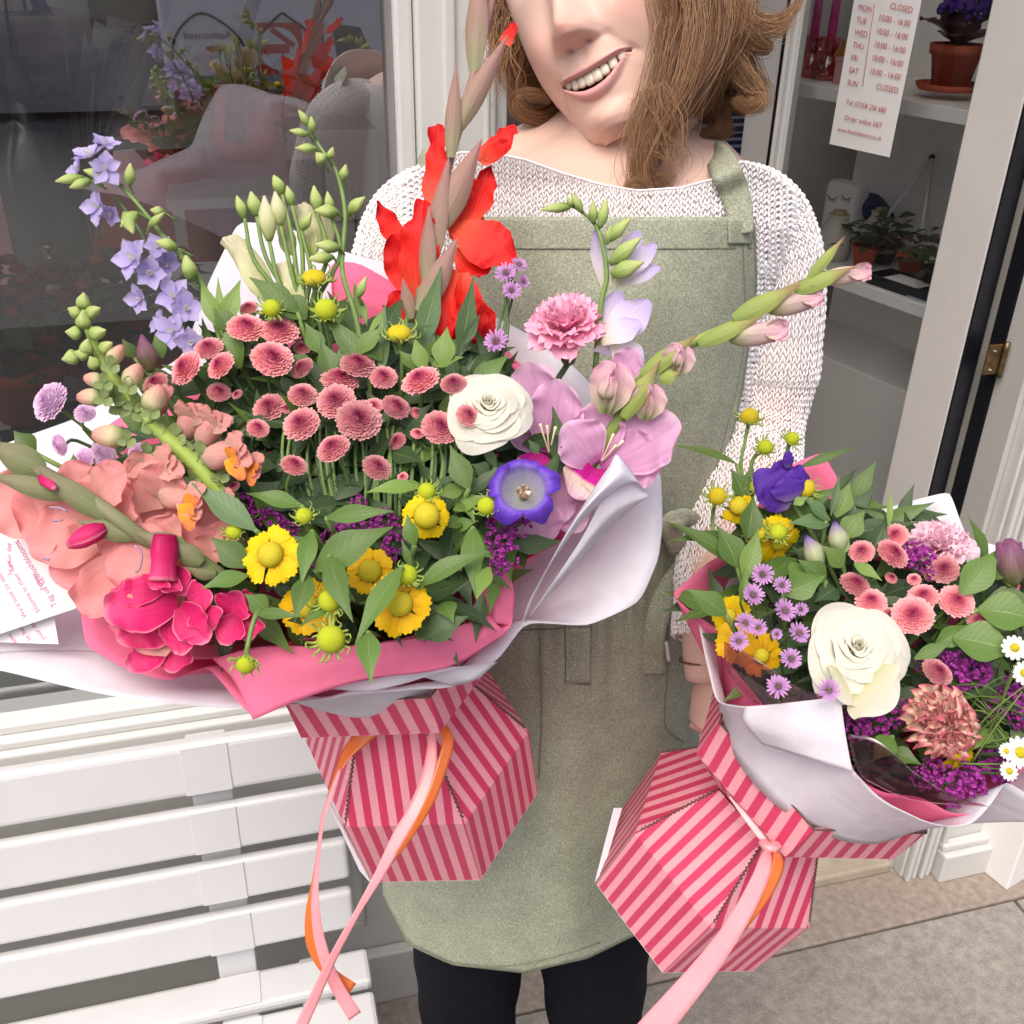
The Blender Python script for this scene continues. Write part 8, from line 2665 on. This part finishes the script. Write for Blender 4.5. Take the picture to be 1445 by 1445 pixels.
for (a, b, w, o) in (((1160, 392), (1228, 384), 26, -.004), ((1085, 435), (1160, 418), 32, -.002), ((1030, 475), (1110, 466), 34, -.004)):
    bud(og, (a[0], a[1], DO + o), (b[0], b[1], DO + o), w, M_gbud, prof=(.5, .9, 1, .9, .8, .55), tw=.6)
    for k in (-1, 1, 0):
        go((b[0] - 34, b[1] + 2), (b[0] + 2, b[1] + k * w * .35), w * .7, (o - .004, o - .006), (0, k * .5, 1), .4, mat=M_gbud, ruf=.08, cup=.4)
for (a, b, w, m) in (((1140, 395), (1192, 334), 16, M_bractb), ((1120, 412), (1205, 377), 24, M_bractb), ((1035, 450), (1130, 402), 30, M_bractb), ((985, 485), (1075, 448), 24, M_bractb), ((905, 530), (985, 472), 26, M_bractb), ((880, 590), (932, 508), 26, M_bractb), ((930, 535), (962, 525), 22, M_bractb)):
    pp(og, (a[0], a[1], DO - .008), (b[0], b[1], DO - .012), w, m, (0, .2, 1), -.3, cup=-.4, prof=[.5, .9, 1, .8, .4, .04], name='sheath', nu=12, nv=7)

# --- pink carnation, asters and freesia above the rose
carnation(797, 452, 56, .70, (-.1, .62, .6), 'bright pink carnation in front of the apron bib', M_carn, n=40, ruf=.075, seed=2, tall=.6, spread=1.35)
GA = 'lilac asters beside the red gladiolus'
for (x, y, r, dr, lb) in ((714, 386, 17, (-.1, .4, .9), 'lilac aster leftmost beside the red gladiolus petal'), (732, 374, 13, (.3, .5, .8), 'lilac aster highest of the tuft by the red gladiolus'), (722, 410, 15, (0, .2, 1), 'lilac aster lower in the tuft by the red gladiolus'), (738, 397, 11, (.6, .1, .7), 'lilac aster at the right of the tuft by the red gladiolus'), (700, 482, 19, (-.2, .3, .9), 'lilac aster alone below the tuft beside the ivory rose')):
    aster(x, y, r, lb, dr, 1, .03, group=GA, T=V(690, 560, .73))
fr = thing('white_lilac_freesia', 'white and lilac freesia with lime buds in front of the apron', 'flower', V(845, 440, .70))
DF = .70
stem(fr, [(840, 520, DF + .01), (848, 430, DF), (856, 390, DF - .002), (850, 345, DF - .004), (836, 312, DF - .004), (800, 288, DF - .004), (765, 294, DF - .004)], [.0022, .0018, .0013, .0007], M_stem, n=34)
for (a, b, w) in (((805, 292), (763, 296), 14), ((808, 292), (800, 278), 10), ((822, 300), (806, 272), 12), ((838, 315), (836, 283), 14), ((846, 322), (857, 280), 15), ((856, 340), (890, 308), 18), ((860, 372), (905, 335), 22), ((862, 388), (908, 370), 24), ((856, 345), (862, 318), 12)):
    bud(fr, (a[0], a[1], DF - .006), (b[0], b[1], DF - .010), w, M_lisg)
for (a, b, w, o, fc, bd) in (((852, 410), (842, 322), 26, .004, (.2, 0, 1), .3), ((866, 400), (902, 325), 34, .006, (0, .2, 1), .3), ((870, 400), (926, 345), 30, .004, (0, .2, 1), -.3), ((868, 405), (932, 378), 26, .006, (0, .3, 1), -.4), ((848, 480), (875, 410), 44, .006, (-.2, .1, 1), .4), ((850, 480), (918, 425), 56, .0, (-.1, .2, 1), .5), ((850, 485), (905, 455), 40, -.004, (-.2, .3, 1), -.3), ((862, 480), (905, 525), 46, .004, (0, .2, 1), -.5), ((850, 480), (860, 500), 40, .006, (0, .2, 1), .3)):
    pp(fr, (a[0], a[1], DF + o), (b[0], b[1], DF + o - .004), w, M_free, fc, bd, cup=.2, ruf=.02, prof=[.2, .5, .85, 1, .85, .4], nu=12, nv=9)

# --- violet bellflower
bf = froot('violet_bellflower', 'violet bellflower with a pale open throat right of the ivory rose', 'flower', None, 738, 690, .632, (-.05, .35, .94), .35)
sB = 52 * PX(.632)
vv, uv = [], []
nu, nv = 22, 100
for i in range(nu):
    u = i / (nu - 1)
    for j in range(nv):
        a = 6.283 * j / nv
        lobe = abs(math.cos(2.5 * a))
        r0 = .12 + .50 * min(1, u / .55) ** .6
        fl = max(0, u - .55) / .45
        rr = r0 + fl ** 1.1 * (.12 + .34 * lobe ** .6) * (1 + .10 * math.sin(a * 2 + 1) + .05 * math.sin(a * 13))
        z = -.62 + .67 * min(1, u / .6) + .12 * math.sin(min(1, fl * 1.6) * 1.57) - .50 * fl ** 2.2 * lobe
        rr -= .10 * max(0, fl - .7) * 3 * lobe * .4
        z += fl * (.10 * math.sin(a * 3 + 2) + .05 * math.sin(a * 11)) + .03 * math.sin(a * 10) * u
        vv.append((rr * math.cos(a) * sB, rr * math.sin(a) * sB, z * sB)); uv.append((j / nv * 5 % 1, u))
MB().add(vv, grid_faces(nu, nv, True), uv).build('corolla', M_camp, bf)
for k in range(5):
    a = k * 1.2566
    MB().add(*tube([(0, 0, -.6 * sB), (.16 * math.cos(a) * sB, .16 * math.sin(a) * sB, -.3 * sB), (.12 * math.cos(a) * sB, .12 * math.sin(a) * sB, .0 * sB)], [.03 * sB, .05 * sB, .03 * sB], 10, 6)).build('stamen', plain('tan_anther', (0.52, 0.36, 0.20), .6, .2) if k == 0 else bpy.data.materials['tan_anther'], bf)
MB().add(*tube([(0, 0, -.6 * sB), (.05 * sB, -.1 * sB, -.1 * sB), (.12 * sB, -.22 * sB, .10 * sB)], [.05 * sB, .05 * sB, .07 * sB], 10, 8)).build('style', M_stamen, bf)
wput('stem', MB().add(*tube([tuple(V(738, 705, .665)), tuple(V(700, 780, .70)), tuple(T1)], [.0022, .002], 12, 6)), M_stem, bf)
shoot('small grey-green leaves above the violet bellflower', [((700, 660), (675, 625), 16, .006, M_leafs), ((760, 640), (745, 620), 14, .0, M_leafs), ((690, 670), (665, 655), 26, .004, M_leafd)])
# plum bud behind at upper left
pbud = thing('plum_streaked_bud', 'plum streaked closed bud behind the upper left of the bouquet', 'flower bud', V(205, 500, .68))
bud(pbud, (212, 525, .675), (200, 472, .672), 30, M_alst)
stem(pbud, [(212, 525, .675), (240, 600, .69)], .0015)
# ================================================================ right bouquet
def P2_(px, py, o=0.0): return (px, py, d2(px, py) + o)
for (px, py, r, lb, dd) in (
 (1263, 755, 18, 'pink chrysanthemum at the top of the right bouquet spray', .006), (1260, 781, 24, 'large pink chrysanthemum just under the topmost one of the right bouquet', -.002),
 (1216, 778, 18, 'pink chrysanthemum left of the top pair in the right bouquet', .002), (1332, 803, 21, 'pink chrysanthemum under the pale pink carnation', .002),
 (1207, 824, 22, 'pink chrysanthemum above the right ivory rose at its left', -.002), (1229, 848, 22, 'flattened pink chrysanthemum touching the right ivory rose', -.006),
 (1290, 817, 12, 'small pink chrysanthemum in the middle of the right spray', .002), (1303, 841, 21, 'pink chrysanthemum in the right spray with a dark centre', -.002),
 (1288, 868, 29, 'largest pink chrysanthemum of the right bouquet', -.010), (1350, 848, 25, 'round pink chrysanthemum near the right end of the right spray', -.004),
 (1381, 874, 16, 'small pink chrysanthemum at the right end of the right spray', -.002), (1323, 948, 22, 'pink chrysanthemum alone above the variegated carnation', -.006),
 (1258, 815, 11, 'tiny shaded pink chrysanthemum behind the right spray', .014), (1312, 812, 12, 'half hidden pink chrysanthemum behind the middle of the right spray', .014), (1256, 870, 14, 'pink chrysanthemum half hidden right behind the right ivory rose', .008)):
    pom(px, py, r, lb, which=2, dd=dd, bud_=(r < 13))
POLY2 = [(1000, 830), (1060, 720), (1180, 690), (1330, 760), (1445, 800), (1500, 900), (1480, 1040), (1390, 1075), (1300, 1075), (1220, 1040), (1150, 985), (1060, 970)]
filler('dense_foliage', 'dark green foliage packed between the stems of the right bouquet', POLY2, 420, d2, .022, .07, (.028, .055), [M_leafd, M_leafd, M_leafy], 7)
statice([(1300, 790, 20, .006), (1290, 775, 14, .01), (1312, 805, 14, .008)], 'purple statice tuft beside the pale pink carnation', 2)
statice([(1355, 935, 22), (1372, 950, 22), (1350, 960, 20), (1340, 930, 14), (1305, 940, 13), (1385, 945, 16)], 'bright purple statice right of the lone pink chrysanthemum', 2)
statice([(1215, 1010, 22), (1235, 1025, 20), (1205, 1030, 18), (1240, 1042, 16), (1258, 1012, 16), (1285, 1000, 16)], 'purple statice below the right ivory rose', 2)
statice([(1340, 1105, 24), (1365, 1100, 24), (1390, 1098, 24), (1412, 1085, 22), (1318, 1088, 18), (1345, 1125, 16), (1300, 1100, 16), (1395, 1070, 18)], 'purple statice filling the lower rim of the right bouquet', 2)
statice([(1425, 990, 22, .02), (1440, 1010, 20, .02), (1430, 970, 18, .02), (1400, 1000, 16, .02)], 'magenta purple statice behind the daisies at the right edge', 2)
rose(1206, 918, 74, .722, (-.05, .42, .9), 'large ivory white rose in the right bouquet with a drooping petal', seed=8)
rr_ = bpy.data.objects.get('white_rose.001')
pp(rr_, (1215, 960, .712), (1262, 1000, .694), 96, M_rosep, (.1, -.2, 1), -.8, ruf=.05, prof=[.5, .9, 1, .9, .7], nu=12, nv=11)
pp(rr_, (1195, 960, .712), (1180, 985, .70), 80, M_rosep, (-.1, -.2, 1), -.6, ruf=.04, prof=[.5, .9, 1, .9, .7], nu=12, nv=11)

G2 = 'lilac asters at the left of the right bouquet'
AS2 = [(1076, 811, 17, 'lilac aster highest in the small aster spray of the right bouquet'), (1062, 840, 18, 'lilac aster left of centre high in the aster spray'), (1103, 826, 14, 'lilac aster right of the highest one, half turned'), (1107, 862, 18, 'lilac aster in the centre right of the aster spray'),
       (1130, 860, 11, 'small lilac aster tucked behind the centre right one'), (1051, 879, 16, 'lilac aster at the left in front of the yellow petals'), (1070, 886, 14, 'lilac aster just right of the leftmost middle one'), (1042, 905, 15, 'lilac aster lowest at the left near the paper edge'),
       (1127, 894, 17, 'lilac aster touching the ivory rose at its left'), (1116, 930, 17, 'lilac aster with dark centre below the one touching the rose'), (1098, 969, 18, 'lilac aster resting on the clear film'), (1169, 974, 17, 'lilac aster under the rose by the white flap'), (1096, 895, 9, 'tiny lilac aster bud inside the spray')]
for i, (x, y, r, lb) in enumerate(AS2):
    aster(x, y, r, lb, (rnd.uniform(-.3, .3), rnd.uniform(.15, .5), .85), 2, -.018 if y < 940 else -.034, group=G2)
G3 = 'white daisies at the right edge'
for (x, y, r, lb) in ((1432, 914, 19, 'white daisy highest of those at the right edge'), (1446, 950, 18, 'white daisy cut by the picture edge below the highest'), (1440, 1062, 24, 'largest white daisy low at the right edge'), (1424, 1088, 15, 'small white daisy lowest at the right edge'), (1420, 1060, 12, 'small white daisy left of the largest one')):
    aster(x, y, r, lb, (rnd.uniform(-.3, .2), .3, .9), 2, -.02, daisy=True, group=G3)
# feathery green stalks of the daisies
ft = thing('feathery_daisy_foliage', 'thin feathery green daisy stalks crossing the right bouquet', 'foliage', V(1400, 1010, .72))
for i in range(26):
    x0, y0 = rnd.uniform(1345, 1400), rnd.uniform(960, 1090)
    x1, y1 = rnd.uniform(1415, 1460), rnd.uniform(930, 1080)
    d = d2(x0, y0) - .006
    stem(ft, [(x0, y0, d + .01), ((x0 + x1) / 2, (y0 + y1) / 2 + rnd.uniform(-14, 14), d), (x1, y1, d - .004)], [.0007, .0005], M_leafb if i % 2 else M_leafy, 'thread', n=10, k=4)
# sneezeweed of the right bouquet
GS = 'sneezeweed buds in the right bouquet'
for (x, y, r, lb, dr, yl, sp) in ((1058, 588, 13, 'flat yellow button head, highest of the right bouquet', (0, .7, .6), True, [(1052, 620, .80), (1046, 660, .80), (1060, 730, .80)]), (1080, 631, 11, 'small lime bud second highest of the right bouquet', (.1, .4, .9), False, [(1062, 650, .80), (1056, 700, .80)]),
                              (1118, 619, 10, 'small lime bud beside the dark purple bloom', (.2, .6, .7), False, [(1106, 650, .80), (1090, 700, .81)]), (1012, 700, 13, 'lime yellow bud at the left of the right bouquet', (-.2, .4, .9), True, [(1006, 725, .79), (1010, 760, .79), (1040, 800, .79)]),
                              (1136, 689, 14, 'yellow button head right of the dark purple bloom', (.1, .4, .9), True, None), (1069, 686, 11, 'olive bud behind the lower left of the purple bloom', (-.1, .3, .9), False, None),
                              (1067, 752, 13, 'yellow button head in the middle of the left leaf shoot', (0, .4, .9), True, None), (1098, 751, 12, 'frilly green bud beside the middle yellow button head', (.1, .5, .8), False, None)):
    hbud(x, y, r, lb, dr, which=2, dd=-.006, yellow=yl, stempts=sp, group=GS)
helenium(1042, 714, 14, 30, 'small yellow sneezeweed at left with drooping petals', (-.1, .15, .95), 2, -.004, n=11, up=-.5, arc=((120, 420 - 60),), mat=M_heltip)
helenium(1098, 765, 12, 44, 'yellow sneezeweed seen from behind under the frilly bud', (.2, -.35, .85), 2, .010, n=13, up=-.2)
helenium(1048, 905, 12, 40, 'yellow sneezeweed half hidden behind the aster spray', (-.2, .1, .9), 2, .016, n=12, mat=M_helor)
helenium(1074, 925, 12, 36, 'yellow sneezeweed under the film at lower left of the right bouquet', (.1, -.1, .9), 2, .010, n=12, mat=M_helor)
helenium(1030, 868, 10, 34, 'yellow sneezeweed petals showing at the pink paper edge', (-.6, .1, .7), 2, .016, n=11)
helenium(1346, 1062, 12, 40, 'yellow sneezeweed below the variegated carnation', (.1, -.35, .9), 2, .004, n=12, arc=((150, 400),))
SG = 'leafy shoots in the right bouquet'
def sh2(label, leaves): return shoot(label, leaves, group=SG, fn=d2, T=T2)
sh2('long thin leaf reaching left across the apron', [((1040, 655), (942, 630), 13, .0, M_leafb)])
sh2('long thin leaf reaching right above the pink paper', [((1128, 660), (1207, 633), 14, .01, M_leafy)])
sh2('leaf left of the dark purple bloom', [((1052, 705), (1030, 662), 34, -.002), ((1056, 690), (1062, 655), 18, 0)])
sh2('pair of long leaves reaching left from the small yellow flower', [((1040, 800), (936, 738), 26, -.008), ((1030, 755), (940, 765), 16, -.004), ((1040, 800), (1010, 742), 44, -.010), ((1054, 760), (1062, 700), 34, -.01)])
sh2('bright upright leaf under the small yellow flower', [((1050, 820), (1070, 745), 30, -.008, M_leafb), ((1070, 820), (1052, 780), 28, -.006, M_leafb), ((1045, 850), (1052, 800), 14, -.01, M_leafb)])
sh2('round leaf over the pink paper edge at far left', [((1025, 868), (968, 832), 36, -.018)])
sh2('grey green leaves right of the purple bloom', [((1165, 735), (1130, 700), 24, -.004, M_leafs), ((1170, 740), (1110, 740), 26, -.002, M_leafs), ((1180, 730), (1200, 680), 30, .0, M_leafb), ((1190, 760), (1220, 720), 34, .002, M_leafb), ((1172, 728), (1185, 665), 10, -.006, M_leafs)])
sh2('dark broad leaves against the pink paper at the top', [((1180, 740), (1197, 685), 36, .014, M_leafd), ((1225, 790), (1250, 730), 34, .012, M_leafd), ((1254, 745), (1256, 690), 9, .0, M_leafb)])
sh2('broad rounded leaf above the ivory rose', [((1105, 838), (1165, 812), 40, -.012), ((1140, 800), (1110, 830), 40, .0)])
sh2('mid green leaves left of the ivory rose', [((1165, 820), (1125, 790), 34, -.004), ((1190, 800), (1160, 770), 30, -.002, M_leafb), ((1180, 830), (1150, 850), 34, .004, M_leafd), ((1205, 795), (1245, 820), 18, -.008, M_leafb)])
sh2('large leaf crossing under the plum bud', [((1355, 840), (1410, 775), 44, -.008), ((1380, 800), (1440, 815), 34, -.004)])
sh2('big glossy leaves at the right edge', [((1380, 860), (1470, 880), 60, -.006), ((1345, 900), (1440, 925), 62, -.002), ((1390, 850), (1470, 850), 44, 0), ((1320, 910), (1370, 880), 30, .004), ((1290, 930), (1345, 905), 20, 0)])
sh2('leaf blades beside the variegated carnation', [((1260, 1040), (1230, 1075), 34, .004), ((1255, 1060), (1300, 1080), 26, .004), ((1400, 1030), (1370, 1060), 20, .002, M_leafb)])

# dark purple lisianthus and its buds
pl2 = thing('purple_lisianthus', 'dark purple lisianthus bloom with two purple tipped buds', 'flower', V(1100, 720, .79))
for (a, b, w, o, fc, bd) in (((1118, 710), (1065, 665), 58, -.010, (-.3, .3, 1), -.5), ((1118, 712), (1100, 650), 56, -.006, (0, .2, 1), .5), ((1120, 708), (1128, 655), 46, -.012, (.4, .1, 1), -.5), ((1116, 712), (1078, 690), 46, -.014, (-.3, 0, 1), .4), ((1118, 706), (1108, 668), 50, -.018, (0, .3, 1), -.3), ((1112, 660), (1112, 636), 16, -.012, (0, .2, 1), -.6)):
    pp(pl2, (a[0], a[1], .785 + o), (b[0], b[1], .782 + o), w, M_purp, fc, bd, cup=-.2, ruf=.07, prof=[.4, .85, 1, 1, .85, .5], nu=14, nv=11)
bud(pl2, (1158, 805, .768), (1137, 755, .765), 32, M_purpt); bud(pl2, (1186, 782, .766), (1177, 735, .764), 30, M_purpt)
for p in (((1118, 710, .79), (1150, 760, .79), (1190, 840, .80)), ((1158, 805, .77), (1180, 850, .79)), ((1186, 782, .77), (1200, 850, .79)), ((1120, 700, .785), (1155, 715, .785), (1170, 735, .785))):
    stem(pl2, p, .0018, M_stem)
for (a, b, w) in (((1186, 785), (1172, 750), 14), ((1186, 785), (1200, 750), 14), ((1158, 806), (1150, 770), 12), ((1120, 712), (1140, 700), 14)):
    leaf(pl2, (a[0], a[1], .762), (b[0], b[1], .762), w, M_leafb, name='sepal')
carnation(1322, 765, 46, .785, (-.2, .72, .45), 'pale pink carnation against the white paper in the right bouquet', M_carnp, n=40, ruf=.12, seed=5, spread=1.3)
carnation(1332, 1020, 50, .705, (.0, .2, .98), 'variegated dusky pink carnation with crinkled cream petals', M_carnv, n=34, ruf=.30, seed=6, serr=False, spread=1.35)
al = thing('plum_alstroemeria_bud', 'plum and green closed bud at the right edge of the right bouquet', 'flower bud', V(1425, 800, .75))
bud(al, (1428, 825, .75), (1424, 760, .748), 42, M_alst, prof=(.5, .9, 1, .95, .7, .25))
bud(al, (1450, 830, .755), (1452, 770, .755), 34, M_alst)
for k in (-1, 0, 1):
    pp(al, (1428, 828, .746), (1424 + k * 16, 764, .744), 20, M_alst, (k * .5, 0, 1), -.3, cup=-.3, prof=[.5, .9, 1, .8, .4])
stem(al, [(1428, 825, .75), (1420, 870, .76), (1350, 960, .80)], .0024)
bud(al, (1432, 838, .748), (1408, 862, .748), 10, M_lisg)
# ---- lettering becomes plain meshes
dg = bpy.context.evaluated_depsgraph_get()
for o in [q for q in bpy.data.objects if q.type == 'FONT']:
    me = bpy.data.meshes.new_from_object(o.evaluated_get(dg))
    par, M = o.parent, o.matrix_local.copy()
    bpy.data.objects.remove(o)
    put('lettering', me, par, M)
